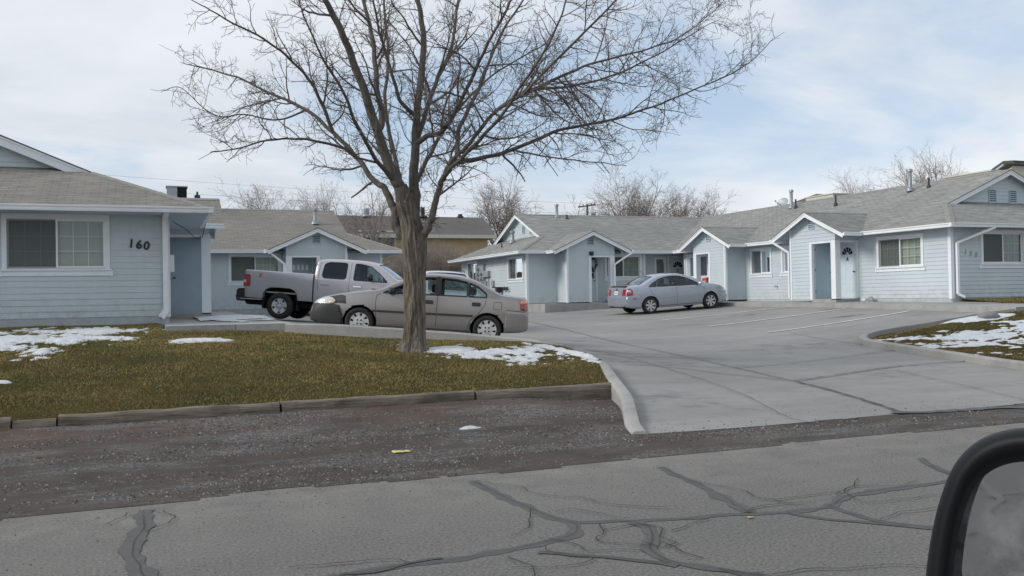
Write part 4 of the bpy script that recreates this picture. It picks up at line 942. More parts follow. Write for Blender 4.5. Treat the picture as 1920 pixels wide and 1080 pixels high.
for a, b in (((rx, y2, zR+dz), (rx, ry, zR+dz)), ((wx+1.85, ry, zR+dz), (rx, ry, zR+dz)), ((ex, ey, ZE+dz), (x2, y2, zA(x2)+dz)), ((wx, gy, ZE+dz), (wx+1.85, gy+1.85, ZE+SL*1.85+dz))): cap(mb, a, b, SL if abs(a[2]-b[2]) < .1 else SL*.7, .14, 0)
mb.build('ridge_cap', M['cap'], r)
vent_pipe(r, onX(1484, 387, 27.6), .62, .075); vent_pipe(r, onX(1492, 387, 27.45), .33, .04, False, False); vent_pipe(r, onX(1567, 382, 26.9), .36, .04, False, False); vent_pipe(r, onX(1706.5, 354, 27.4), .62, .075); vent_pipe(r, onX(1741.5, 349, 27.6), .33, .04, False, False)
p = onY(1044, 406.5, 42.3); vent_pipe(r, p, .5, .075); p = onY(1063, 410, 42.0); vent_pipe(r, p, .2, .05, False, False)
p = onX(961, 452, wx+1.5); vent_pipe(r, p, .36, .09); p = onX(941, 465.5, wx+1.0); vent_pipe(r, p, .26, .035, False, False)
pieces('rake_board', 'trim', B1, rake, ((x2-.05, y2, zA(x2-.05)), (rx, y2, zR), Sx), ((rx, y2, zR), (31.5, y2, zA(x2-.05)), Sx))
zz_ = ZE+SL*1.8; pieces('rake_board', 'trim', B1, rake, ((wx+1.85, gy+1.8, zz_), (wx+1.85, ry, zR), W_), ((wx+1.85, ry, zR), (wx+1.85, 47.65-1.8, zz_), W_))
mb = MB(); f1 = Fr(25.5, ey+2.28, (1, 0), (0, -1)); siding(mb, f1, [(0.0, ZE+SL*2.2), (5.7, ZE+SL*2.2), (2.85, zR-.05)]); mb.build('gable_wall', M['siding'], B1); mb = MB(); f2 = Fr(wx+2.18, gy+2.1, (0, 1), (-1, 0)); siding(mb, f2, [(0, ZE+SL*2.1), (6.0, ZE+SL*2.1), (3.0, zR-.05)]); mb.build('gable_wall', M['siding'], B1)
louvre(B1, f1, 2.2, zR-.95, .30, .42); louvre(B1, f1, 3.2, zR-.95, .30, .42); louvre(B1, f2, 2.55, zR-.8, .28, .38); louvre(B1, f2, 1.6, zR-.95, .28, .3)
pieces('gutter', 'gutter', B1, gutter, ((ex, ey-.1, ZE), (ex, 25.2, ZE), W_), ((ex, 28.9, ZE), (ex, 31.85, ZE), W_), ((ex, 35.4, ZE), (ex, gy, ZE), W_), ((ex-.1, ey, ZE), (33.5, ey, ZE), Sx), ((wx-.1, gy, ZE), (16.7, gy, ZE), Sx), ((20.4, gy, ZE), (ex, gy, ZE), Sx), ((wx, gy-.1, ZE), (wx, 47.7, ZE), W_))
mb = MB(); soffit(mb, [(ex, ey), (33.45, ey), (33.45, 21.7), (23.7, 21.7), (23.7, 37.95), (ex, 37.95)]); soffit(mb, [(wx, gy), (ex, gy), (26, 38.5), (21.9, 38.5), (21.9, 37.97), (15.87, 37.97), (15.87, 47.6), (wx, 47.6)]); mb.build('soffit', M['soffit'], B1)
portico(B1, 23.72, 28.17, (0, -1), W_, 2.46, eave_d=.47); portico(B1, 23.72, 32.38, (0, 1), W_, 2.42, eave_d=.47, mirror=True, storage=False)
pB = portico(B1, 17.36, 37.95, (1, 0), Sx, 2.43, eave_d=.5, storage=False)
downspout(B1, [(23.35, 21.13, 3.4), (23.62, 21.3, 3.4-.1), (23.62, 21.62-.02, 3.0)][:1]+[(24.62, 21.12, 3.38), (23.9, 21.6, 2.98), (23.9, 21.6, 1.27), (24.05, 21.5, 1.17)][0:4] if False else [(25.05, 21.15, 3.40), (23.92, 21.60, 2.93), (23.92, 21.60, 1.28), (24.10, 21.52, 1.19)])
downspout(B1, [(22.3, 28.85, 3.42), (22.7, 28.28, 2.95), (22.7, 28.28, 1.2)]); downspout(B1, [(20.5, 36.6, 3.38), (19.72, 36.80, 2.86), (19.72, 36.80, 1.2)])
text(B1, '1', fG, .60, 2.57, .15, .02, 'pale_letter', 'house_number', .2, .008); text(B1, '5', fG, .83, 2.52, .15, .02, 'pale_letter', 'house_number', .2, .008); text(B1, '0', fG, 1.06, 2.47, .15, .02, 'pale_letter', 'house_number', .2, .008)
# lamp below the vent of the back porch
mb = MB(); fr = Fr(17.36, 36.9, (1, 0), Sx); fbox(mb, fr, 1.14, 1.32, .0, .1, 3.28, 3.46); fbox(mb, fr, 1.17, 1.29, .1, .17, 3.30, 3.36); mb.build('porch_lamp', M['dark_metal'], B1)
# hose tap, socket covers
mb = MB(); p = onX(1457, 536.5, 23.70); mb.tube([p, (p[0]-.1, p[1], p[2]), (p[0]-.1, p[1], p[2]-.06)], .018, 8); mb.lathe([(.04, 0), (.04, .012), (0, .012)], 10, 0, Matrix.Translation((p[0]-.1, p[1], p[2]+.02))); mb.build('hose_tap', M['galv'], B1, 40)
# electric meters and gas manifold on the left end wall
mb = MB(); x = 15.85; 
def wallbox(pl, pt, pr_, pb, d): 
    a = px_rect(pl, pt, pr_, pb, 'X', 15.85, fE); fbox(mb, fE, a[0], a[1], .0, d, a[2], a[3])
wallbox(896, 496.5, 911, 531, .14); wallbox(909.5, 508, 920, 519.5, .16); wallbox(907.5, 527, 914.5, 537, .1); wallbox(924, 526, 928, 537, .1); wallbox(917, 519.5, 918, 540, .05)
eb = mb.build('meter_box', M['grey_metal'], B1)
mb = MB()
for px, py in ((897, 505), (897, 514.5), (897, 523), (903, 514), (903, 523.5)):
    p = onX(px, py, 15.70); mb.tube([(15.73, p[1], p[2]), (15.58, p[1], p[2])], .085, 14)
mb.build('meter_dial', M['grey_metal'], eb, 40)
mb = MB()
P = [onX(923, 539, 15.72), onX(950, 539.5, 15.72)]; mb.tube(P, .03, 8)
for px in (936, 943, 949): 
    a = onX(px, 539, 15.72); b = onX(px, 544, 15.72); mb.tube([a, b], .028, 8); mb.tube([b, onX(px+3, 544, 15.72), onX(px+3, 538, 15.72)], .028, 8)
a = onX(936, 541, 15.7); mb.box((15.55, a[1]-.13, a[2]-.2), (15.8, a[1]+.13, a[2]+.06)); mb.tube([(15.7, a[1], a[2]-.2), (15.7, a[1], .9)], .03, 8); mb.build('gas_manifold', M['dark_metal'], B1, 40)
# ------------------------------------------------ left-hand building (160)
B2 = thing('apartment_building', (.38, 21.67, ZB), 'L shaped pale blue apartment house numbered 160 with tan shingle roofs, filling the left edge', 'building')
gA = Fr(.38, 21.67, (0, 1), (1, 0)); gG = Fr(.38, 21.67, (-1, 0), (0, -1)); gM = Fr(9.16, 37.95, (-1, 0), (0, -1)); gR = Fr(9.16, 37.95, (0, 1), (1, 0))
HG = [px_rect(12.5, 411, 197, 502.5, 'Y', 21.67, gG)]; HM = [px_rect(433, 481, 523, 527, 'Y', 37.95, gM)]
mb = MB(); dS = (25.55-21.67, 26.4-21.67, ZB+.03, ZB+2.06)
siding(mb, gG, [(0, ZB), (9.6, ZB), (9.6, ZS+.1), (0, ZS+.1)], HG); siding(mb, gA, [(0, ZB), (16.3, ZB), (16.3, ZS), (0, ZS)], [dS])
mu = 9.16-5.30; dM = (mu-.55, mu+.35, ZB+.03, ZB+2.06); dM = (9.16-6.18, 9.16-5.30, ZB+.03, ZB+2.06)
siding(mb, gM, [(0, ZB), (8.8, ZB), (8.8, ZS), (0, ZS)], HM+[dM]); siding(mb, gR, [(0, ZB), (9.6, ZB), (9.6, ZS), (0, ZS)])
siding(mb, Fr(-9.2, 21.67, (0, 1), (-1, 0)), [(0, ZB), (26, ZB), (26, ZS), (0, ZS)]); siding(mb, Fr(-9.2, 47.5, (1, 0), (0, 1)), [(0, ZB), (18.3, ZB), (18.3, ZS), (0, ZS)])
mb.build('wall', M['siding'], B2)
mb = MB()
for fr, a in ((gG, 9.6), (gA, 16.3), (gM, 8.8), (gR, 9.6)): fbox(mb, fr, .02, a-.02, -.1, .003, .5, ZB)
mb.build('foundation', M['found'], B2)
mb = MB()
for a, b in ((gA, gG), (gR, gM)):
    mb = MB(); fbox(mb, a, 0, .09, .0, .028, ZB-.03, ZS+.05); fbox(mb, b, -.028, .09, .0, .028, ZB-.03, ZS+.05); mb.build('corner_board', M['trim'], B2)
window(B2, gG, *HG[0], screen='R', cols=3, munt='both', mull=.5); 
window(B2, gM, *HM[0], screen='R', cols=3, munt='left')
door(B2, gA, *dS, style='panel', mt='door_blue', o=-.01, handle='R'); door(B2, gM, *dM, style='arched', mt='door_blue', o=-.01, handle='L')
ex2, ey2, rx2, mx, my = 1.2, 20.8, -4.2, 10.0, 37.4; zR2 = ZE+SL*(ex2-rx2); zM = ZE+SL*5.1; mry = my+5.1
R = Roof(); y2 = ey2+2.4; c = ex2-2.4
R.poly([(ex2, ey2, ZE), (ex2, 47, ZE), (rx2, 47, zR2), (rx2, y2, zR2), (c, y2, ZE+SL*2.4)], (0, 1, 0))
R.poly([(-9.6, ey2, ZE), (-7.2, y2, ZE+SL*2.4), (rx2, y2, zR2), (rx2, 47, zR2), (-9.6, 47, ZE)], (0, 1, 0))
R.poly([(ex2, ey2, ZE), (c-.3, y2+.3, ZE+SL*2.7), (-6.9, y2+.3, ZE+SL*2.7), (-9.6, ey2, ZE)], (1, 0, 0))
R.poly([(-4, my, ZE), (mx, my, ZE), (mx-2., my+2., ZE+SL*2), (mx-2, mry, zM), (-4, mry, zM)], (1, 0, 0))
R.poly([(-4, my+10.2, ZE), (-4, mry, zM), (mx-2, mry, zM), (mx-2, my+8.2, ZE+SL*2), (mx, my+10.2, ZE)], (1, 0, 0))
R.poly([(mx, my, ZE), (mx, my+10.2, ZE), (mx-2.3, my+7.9, ZE+SL*2.3), (mx-2.3, my+2.3, ZE+SL*2.3)], (0, 1, 0))
r = R.build(M['shingle_tan'], B2)
mb = MB()
for a, b in (((rx2, y2, zR2+dz), (rx2, 47, zR2+dz)), ((-4, mry, zM+dz), (mx-2, mry, zM+dz)), ((ex2, ey2, ZE+dz), (c, y2, ZE+SL*2.4+dz)), ((mx, my, ZE+dz), (mx-2, my+2, ZE+SL*2+dz))): cap(mb, a, b, SL if abs(a[2]-b[2]) < .1 else SL*.7, .14, 0)
mb.build('ridge_cap', M['cap'], r)
vent_pipe(r, onY(591, 416.5, 40.6), .46, .085); 
mb = MB(); p = onY(370, 374, 42.3); 
mb.box((p[0]-.12, p[1]-.12, p[2]-.2), (p[0]+.12, p[1]+.12, p[2]+.18)); mb.lathe([(.05, .18), (.04, .34), (0, .36)], 10, 0, Matrix.Translation(p)); mb.build('roof_vent', M['dark_metal'], r, 30)
pieces('rake_board', 'trim', B2, rake, ((c+.05, y2, ZE+SL*2.35), (rx2, y2, zR2), Sx, .25), ((rx2, y2, zR2), (-7.25, y2, ZE+SL*2.35), Sx, .25), ((mx-2, my+1.95, ZE+SL*1.95), (mx-2, mry, zM), E_), ((mx-2, mry, zM), (mx-2, my+8.2, ZE+SL*2), E_))
mb = MB(); f1 = Fr(c-.3, y2+.28, (-1, 0), (0, -1)); siding(mb, f1, [(0, ZE+SL*2.6), (5.4+.3, ZE+SL*2.6), (2.85-.15, zR2-.06)]); mb.build('gable_wall', M['siding'], B2); mb = MB(); f2 = Fr(mx-2.28, my+2.2, (0, 1), (1, 0)); siding(mb, f2, [(0, ZE+SL*2.2), (5.8, ZE+SL*2.2), (2.9, zM-.05)]); mb.build('gable_wall', M['siding'], B2)
pieces('gutter', 'gutter', B2, gutter, ((-9.7, ey2, ZE), (ex2+.1, ey2, ZE), Sx), ((ex2, ey2-.1, ZE), (ex2, 25.0, ZE), E_), ((ex2, 28.6, ZE), (ex2, my, ZE), E_), ((ex2, my, ZE), (4.3, my, ZE), Sx), ((8.1, my, ZE), (mx+.1, my, ZE), Sx), ((mx, my-.1, ZE), (mx, my+10.2, ZE), E_))
mb = MB(); soffit(mb, [(-9.6, ey2), (ex2, ey2), (ex2, 37.95), (.4, 37.95), (.4, 21.7), (-9.6, 21.7)]); soffit(mb, [(ex2, my), (mx, my), (mx, 47.5), (9.2, 47.5), (9.2, 37.97), (ex2, 37.97)]); mb.build('soffit', M['soffit'], B2)
portico(B2, .38, 28.0, (0, -1), E_, 2.46, eave_d=.82, roofmat='shingle_tan', vent=False, ovh=.68, D=1.1)
portico(B2, 7.47, 37.95, (-1, 0), Sx, 2.45, eave_d=.55, roofmat='shingle_tan', storage=False, mirror=True)
downspout(B2, [(.34, 20.85, 3.42), (.31, 21.58, 3.36), (.31, 21.58, 1.3), (.20, 21.5, 1.12)], .055); downspout(B2, [(4.35, 36.75, 3.40), (4.95, 36.85, 2.93), (4.95, 36.85, 1.2)])
text(B2, '1', gG, .38-onY(239, 0, 21.67)[0], onY(239, 464, 21.67)[2], .185, .02, 'ink', 'house_number', .12, .012, True); text(B2, '6', gG, .38-onY(253.5, 0, 21.67)[0], onY(253.5, 466, 21.67)[2], .185, .02, 'ink', 'house_number', .12, .012, True); text(B2, '0', gG, .38-onY(267.5, 0, 21.67)[0], onY(267.5, 468, 21.67)[2], .185, .02, 'ink', 'house_number', .12, .012, True)
mb = MB(); a = onY(324, 508, 21.9); mb.box((.385, 21.85, a[2]-.02), (.50, 22.05, a[2]+.36)); mb.build('meter_box', M['trim'], B2)
mb = MB(); mb.tube([(.5, 22.6, 3.35), (.75, 21.6, 3.1), (.95, 21.4, 2.88), (1.08, 21.3, 2.9), (1.15, 21.2, 3.2)], .008, 6); mb.build('dangling_cable', M['black'], B2, 60)
# small thing: evaporative cooler on the ridge of 160
p = onY(331, 372, 42.4); cx, cy, cz = p
cl = thing('evaporative_cooler', (cx, cy, cz-.3), 'boxy rooftop cooler with dark louvred side above the roof of house 160', 'cooler')
mb = MB(); mb.box((cx-.40, cy-.4, cz-.40), (cx+.02, cy+.4, cz+.46)); mb.box((cx-.44, cy-.44, cz+.46), (cx+.46, cy+.44, cz+.50)); mb.box((cx+.02, cy-.4, cz-.08), (cx+.42, cy+.4, cz-.04)); mb.box((cx+.02, cy+.36, cz-.25), (cx+.42, cy+.4, cz+.46)); mb.build('cabinet', M['beige' if False else 'grey_metal'], cl)
mb = MB()
for i in range(12):
    z = cz-.03+.04*i; mb.hexa([(cx+.02, cy-.40, z), (cx+.41, cy-.40, z), (cx+.41, cy-.37, z+.03), (cx+.02, cy-.37, z+.03), (cx+.02, cy-.395, z+.004), (cx+.41, cy-.395, z+.004), (cx+.41, cy-.365, z+.034), (cx+.02, cy-.365, z+.034)])
    mb.hexa([(cx+.42, cy-.38, z), (cx+.42, cy+.36, z), (cx+.39, cy+.36, z+.03), (cx+.39, cy-.38, z+.03), (cx+.416, cy-.38, z+.004), (cx+.416, cy+.36, z+.004), (cx+.386, cy+.36, z+.034), (cx+.386, cy-.38, z+.034)])
mb.build('louvre_panel', M['dark_metal'], cl)
mb = MB()
for sx_ in (-.3, .36):
    for sy_ in (-.35, .35): mb.box((cx+sx_-.02, cy+sy_-.02, cz-.9), (cx+sx_+.02, cy+sy_+.02, cz-.06))
mb.build('stand', M['galv'], cl)
CIV = (5.43, 18.72, 160.); PAS = (19.01, 30.94, 0.); TRK = (4.0, 29.1, -26., 1.4, .0); WAG = (8.3, 26.6, -98.)
# ================================================================== VEHICLES
def spl(T):
    """monotone cubic through control points"""
    X = np.array([p[0] for p in T], float); Y = np.array([p[1] for p in T], float); h = np.diff(X); d = np.diff(Y)/h; m = np.zeros(len(X)); m[0] = d[0]; m[-1] = d[-1]
    for i in range(1, len(X)-1): m[i] = 0 if d[i-1]*d[i] <= 0 else 2*d[i-1]*d[i]/(d[i-1]+d[i])
    def f(x):
        x = min(max(x, X[0]), X[-1]); i = min(max(int(np.searchsorted(X, x))-1, 0), len(h)-1); t = (x-X[i])/h[i]
        return float(Y[i]*(2*t**3-3*t*t+1)+h[i]*m[i]*(t**3-2*t*t+t)+Y[i+1]*(-2*t**3+3*t*t)+h[i]*m[i+1]*(t**3-t*t))
    return f
class Body:
    """lofted car body: x forward, y left, z up"""
    def __init__(s, top, belt, plan, bot, lean=.40, crown=.03, xs=None, cr=.085, tuck=.05):
        s.top, s.belt, s.plan, s.bot = spl(top), spl(belt), spl(plan), spl(bot); s.lean = lean; s.crown = crown; s.x0 = top[0][0]; s.x1 = top[-1][0]; s.cr = cr; s.tuck = tuck
        s.xs = sorted(set([round(v, 4) for v in list(np.linspace(s.x0, s.x1, 70))+[s.x0+.012, s.x0+.03, s.x1-.012, s.x1-.03]+(xs or [])]))
    def sec(s, x, ins=0., insz=0., zfloor=None):
        zt, zb, zs, w = s.top(x)-insz, s.bot(x), s.belt(x), s.plan(x)-ins
        zs = min(zs, zt-.02); h = zt-zs; r = min(s.cr, h*.5); ln = .012+s.lean*h*(.72 if h < .2 else .72+.1*min(1, (h-.2)/.3))
        if zfloor is not None: zb = zfloor
        zm = zb+(zs-zb)*.55
        P = [(0, zb), (w*.8, zb), (w-s.tuck, zb+.015), (w-s.tuck*.45, zb+.08), (w-.012, zb+(zm-zb)*.55), (w, zm), (w+.002, zm+(zs-zm)*.4), (w-.006, zm+(zs-zm)*.75), (w-.014, zs-.012), (w-.024, zs)]
        ws = w-.024; yr = ws-ln
        for t in (.2, .4, .6, .8, 1.): P.append((ws-(ln-r*.35)*(t**1.15), zs+(h-r)*t))
        y1 = ws-(ln-r*.35)
        for a in (.25, .5, .75, 1.): an = a*pi/2; P.append((y1-r*1.1*(1-cos(an)), zt-r+(r-.008)*sin(an)))
        y2 = P[-1][0]; z2 = P[-1][1]; c = min(s.crown, .03+h*.1)
        for t in (.8, .6, .4, .2, 0.): P.append((y2*t, z2+c*(1-t*t)-.0))
        return P
    def W(s, x, z, off=0.):
        P = s.sec(x); 
        for (a, b), (c, d) in zip(P[2:], P[3:]):
            if b <= z <= d and d > b: return a+(c-a)*(z-b)/(d-b)+off
        return (P[2][0] if z < P[2][1] else P[-6][0])+off
    def T(s, x, y):
        P = s.sec(x)[9:]; y = abs(y)
        for (a, b), (c, d) in zip(P, P[1:]):
            if c <= y <= a and a > c: return b+(d-b)*(a-y)/(a-c)
        return P[-1][1]
    def solid(s, x0=None, x1=None, **k):
        mb = MB(); rows = []
        for x in s.xs:
            if x0 is not None and (x < x0 or x > x1): continue
            P = s.sec(x, **k); rows.append([(x, -y, z) for y, z in P]+[(x, y, z) for y, z in P[-2:0:-1]])
        n = len(rows[0]); vs = [p for r in rows for p in r]
        fs = [(i*n+j, i*n+(j+1) % n, (i+1)*n+(j+1) % n, (i+1)*n+j) for i in range(len(rows)-1) for j in range(n)]
        fs += [tuple(range(n-1, -1, -1)), tuple((len(rows)-1)*n+j for j in range(n))]; mb.add(vs, fs); return mb
def mesh_of(mb):
    me = bpy.data.meshes.new('tmp'); me.from_pydata(mb.v, [], mb.f); bm = bmesh.new(); bm.from_mesh(me); bmesh.ops.recalc_face_normals(bm, faces=bm.faces); bm.to_mesh(me); bm.free(); return me
def boolean(me, cutters):
    o = bpy.data.objects.new('tmp', me); COL.objects.link(o); cs = []
    for c in cutters:
        q = bpy.data.objects.new('cut', mesh_of(c)); COL.objects.link(q); cs.append(q); m = o.modifiers.new('b', 'BOOLEAN'); m.operation = 'DIFFERENCE'; m.solver = 'EXACT'; m.object = q
    dg = bpy.context.evaluated_depsgraph_get(); r = bpy.data.meshes.new_from_object(o.evaluated_get(dg))
    for q in cs+[o]: bpy.data.objects.remove(q)
    return r
def link(name, me, mats, par, smooth=35):
    me.name = name; me.materials.clear()
    for m in (mats if isinstance(mats, (list, tuple)) else [mats]): me.materials.append(m)
    finish(me, smooth); o = bpy.data.objects.new(name, me); COL.objects.link(o); o.parent = par; return o
def rounded(poly, r=.03, n=4):
    out = []; k = len(poly)
    for i in range(k):
        p0 = np.array(poly[i-1]); p1 = np.array(poly[i]); p2 = np.array(poly[(i+1) % k]); rr = min(r, np.hypot(*(p0-p1))*.45, np.hypot(*(p2-p1))*.45)
        a = p1+(p0-p1)/np.hypot(*(p0-p1))*rr; b = p1+(p2-p1)/np.hypot(*(p2-p1))*rr
        for j in range(n+1): t = j/n; out.append(tuple(a*(1-t)**2+2*p1*t*(1-t)+b*t*t))
    return out
def densify(poly, st):
    out = []
    for a, b in zip(poly, poly[1:]+poly[:1]):
        k = max(1, int(math.dist(a, b)/st))
        for i in range(k): out.append((a[0]+(b[0]-a[0])*i/k, a[1]+(b[1]-a[1])*i/k))
    return out
def patch(poly, fn, st=.06, thick=None, mb=None, mi=0):
    """constrained mesh of a 2-D outline, mapped by fn(a,b)->xyz"""
    poly = densify(poly, st); n = len(poly); vs = [Vector(p) for p in poly]; es = [(i, (i+1) % n) for i in range(n)]
    xs = [p[0] for p in poly]; ys = [p[1] for p in poly]
    for x in np.arange(min(xs)+st/2, max(xs), st):
        for y in np.arange(min(ys)+st/2, max(ys), st):
            if inside(x, y, poly) and min((x-p[0])**2+(y-p[1])**2 for p in poly) > (st*.35)**2: vs.append(Vector((x, y)))
    V, E, F, *_ = delaunay_2d_cdt(vs, es, [], 1, 1e-6)
    mb = mb or MB(); mb.add([fn(v.x, v.y) for v in V], [tuple(f) for f in F], mi); return mb
def seam(mb, pts, fn, wd=.008, closed=False):
    P = densify(pts, .04) if closed else [p for a, b in zip(pts, pts[1:]) for p in [(a[0]+(b[0]-a[0])*t/6, a[1]+(b[1]-a[1])*t/6) for t in range(6)]]+[pts[-1]]
    if closed: P = P+[P[0]]
    rows = []
    for i, p in enumerate(P):
        a = np.array(P[max(i-1, 0)]); b = np.array(P[min(i+1, len(P)-1)]); t = (b-a)/max(1e-6, np.hypot(*(b-a))); nn = np.array((-t[1], t[0]))*wd/2
        rows.append([fn(p[0]+nn[0], p[1]+nn[1]), fn(p[0]-nn[0], p[1]-nn[1])])
    mb.grid(rows)
def wheel(par, x, y, R, rr, wd, style, rimmat, steer=0.):
    sgn = 1 if y > 0 else -1
    Mx = Matrix.Translation((x, y, R)) @ Matrix.Rotation(steer, 4, 'Z') @ Matrix.Rotation(-sgn*pi/2, 4, 'X')    # local z -> outward
    w2 = wd/2; mb = MB()
    mb.lathe([(rr*.97, -w2*.8), (R*.93, -w2*.95), (R*.985, -w2*.7), (R, -w2*.3), (R, w2*.3), (R*.985, w2*.72), (R*.945, w2*.93), (R*.86, w2*1.04), (rr*1.06, w2*.98), (rr*.99, w2*.86), (rr*.97, -w2*.8)], 40, 0, Mx, False)
    wh = mb.build('wheel', M['rubber'], par, 50, local=True); wh.name = 'wheel'
    mb = MB(); mb.lathe([(rr*1.0, w2*.88), (rr*.97, w2*.92), (rr*.93, w2*.80), (rr*.90, w2*.3), (rr*.3, w2*.22), (0, w2*.22)], 36, 1, Mx, False)
    mb.lathe([(rr*1.0, w2*.87), (rr*.985, w2*.945), (rr*.945, w2*.90), (rr*.92, w2*.6)], 36, 0, Mx, False)
    def spoke(a0, wi, wo, r0, r1, z0, z1, th=.02):
        c, s_ = cos(a0), sin(a0); q = []
        for dz in (-th, 0):
            for r, wv, z in ((r0, wi, z0), (r1, wo, z1)):
                for sg in (-1, 1): q.append(Mx @ Vector((r*c-sg*wv*s_, r*s_+sg*wv*c, z+dz)))
        mb.hexa([q[0], q[1], q[3], q[2], q[4], q[5], q[7], q[6]])
    if style == 'cover':        # plastic cover: plain dished disc, eight notches at the rim
        mb.lathe([(rr*.62, w2*.70), (rr*.60, w2*.86), (rr*.42, w2*.94), (rr*.15, w2*.95), (0, w2*.955)], 36, 0, Mx)
        for k in range(8): spoke(2*pi*k/8+.2, rr*.17, rr*.235, rr*.55, rr*.955, w2*.88, w2*.92)
        for k in range(4):
            a = pi/4+k*pi/2; mb.lathe([(.018, w2*.93), (.018, w2*.965), (0, w2*.965)], 8, 1, Mx @ Matrix.Translation((rr*.27*cos(a), rr*.27*sin(a), 0)))
    elif style == 'seven':
        mb.lathe([(rr*.30, w2*.5), (rr*.28, w2*.82), (rr*.12, w2*.86), (0, w2*.86)], 24, 0, Mx)
        for k in range(7): spoke(2*pi*k/7+.3, rr*.10, rr*.19, rr*.18, rr*.95, w2*.78, w2*.9)
        for k in range(5):
            a = k*2*pi/5; mb.lathe([(.011, w2*.8), (.011, w2*.85), (0, w2*.85)], 6, 1, Mx @ Matrix.Translation((rr*.2*cos(a), rr*.2*sin(a), 0)))
    else:                       # truck: five wide spokes round a big eight-nut hub
        mb.lathe([(rr*.50, w2*.45), (rr*.46, w2*.66), (rr*.30, w2*.72), (rr*.22, w2*.72), (rr*.21, w2*.95), (rr*.17, w2*1.0), (0, w2*1.0)], 30, 0, Mx)
        for k in range(5): spoke(2*pi*k/5+.3, rr*.30, rr*.40, rr*.42, rr*.94, w2*.66, w2*.88)
        for k in range(8):
            a = k*pi/4; mb.lathe([(.022, w2*.66), (.022, w2*.78), (0, w2*.79)], 8, 2, Mx @ Matrix.Translation((rr*.33*cos(a), rr*.33*sin(a), 0)))
            a += pi/8; mb.lathe([(.018, w2*.70), (.018, w2*.725), (0, w2*.725)], 8, 1, Mx @ Matrix.Translation((rr*.36*cos(a), rr*.36*sin(a), 0)))
    mb.build('rim', [rimmat, M['arch'], M['chrome']], wh, 30, local=True); return wh
def cyl_y(x, z, r, y0, y1, n=40, sq=1.):
    mb = MB(); ring = [(x+r*cos(2*pi*k/n), z+r*sin(2*pi*k/n)*sq) for k in range(n)]; mb.prism(ring, lambda a, b, d: (a, d, b), y0, y1); return mb
def pose(wpts, cx, cy, hd, R=None):
    """rest the wheels on the paving: centre (cx,cy), heading hd; wpts = local wheel contact points"""
    g = []
    for x, y in wpts: g.append((x, y, lot(cx+x*cos(hd)-y*sin(hd), cy+x*sin(hd)+y*cos(hd))+.004))
    A = np.array([(x, y, 1) for x, y, z in g]); b = np.array([z for *_, z in g]); (a, c, e), *_ = np.linalg.lstsq(A, b, rcond=None)
    f = Vector((1, 0, a)).normalized(); u = f.cross(Vector((0, 1, c)).normalized()).normalized(); l = u.cross(f)
    m = Matrix(((f.x, l.x, u.x, 0), (f.y, l.y, u.y, 0), (f.z, l.z, u.z, 0), (0, 0, 0, 1))); m = Matrix.Rotation(hd, 4, 'Z') @ m; m.translation = (cx, cy, e); return m
def seats(par, xf, xr, zc, w, front=True, z0=.72):
    for x, ys, wd in ((xf, (-w, w), .50), (xr, (0,), 1.25)):
        for y in ys:
            mb = MB()
            for sx, (a, b, c) in enumerate(((x-.02, .14, zc),)):
                mb.hexa([(x+.05, y-wd/2, z0), (x+.17, y-wd/2, z0), (x+.17, y+wd/2, z0), (x+.05, y+wd/2, z0), (x-.14, y-wd/2*.86, zc), (x-.05, y-wd/2*.86, zc), (x-.05, y+wd/2*.86, zc), (x-.14, y+wd/2*.86, zc)][0:8])
            mb.box((x+.05, y-wd/2, z0-.12), (x+.55, y+wd/2, z0+.06)); st = mb.build('seat', M['seat'], par, 30, local=True)
            for yy in ((y,) if wd < 1 else (-.36, .36)):
                mb = MB(); mb.lathe([(0, -.09), (.10, -.08), (.13, -.03), (.13, .03), (.10, .08), (0, .09)], 14, 0, Matrix.Translation((x-.12, yy, zc+.10)) @ Matrix.Scale(.55, 4, (1, 0, 0))); mb.build('headrest', M['seat'], st, 60, local=True)
    mb = MB(); n = 20; c = Vector((xf+.52, .36, zc-.10)); ax = Vector((0, 1, 0)); bx = Vector((-.35, 0, .93))
    mb.tube([c+ax*.18*cos(2*pi*k/n)+bx*.18*sin(2*pi*k/n) for k in range(n+1)], .014, 6); mb.tube([c, c+Vector((.3, 0, -.12))], .03, 8); mb.build('steering_wheel', M['black'], par, 60, local=True)
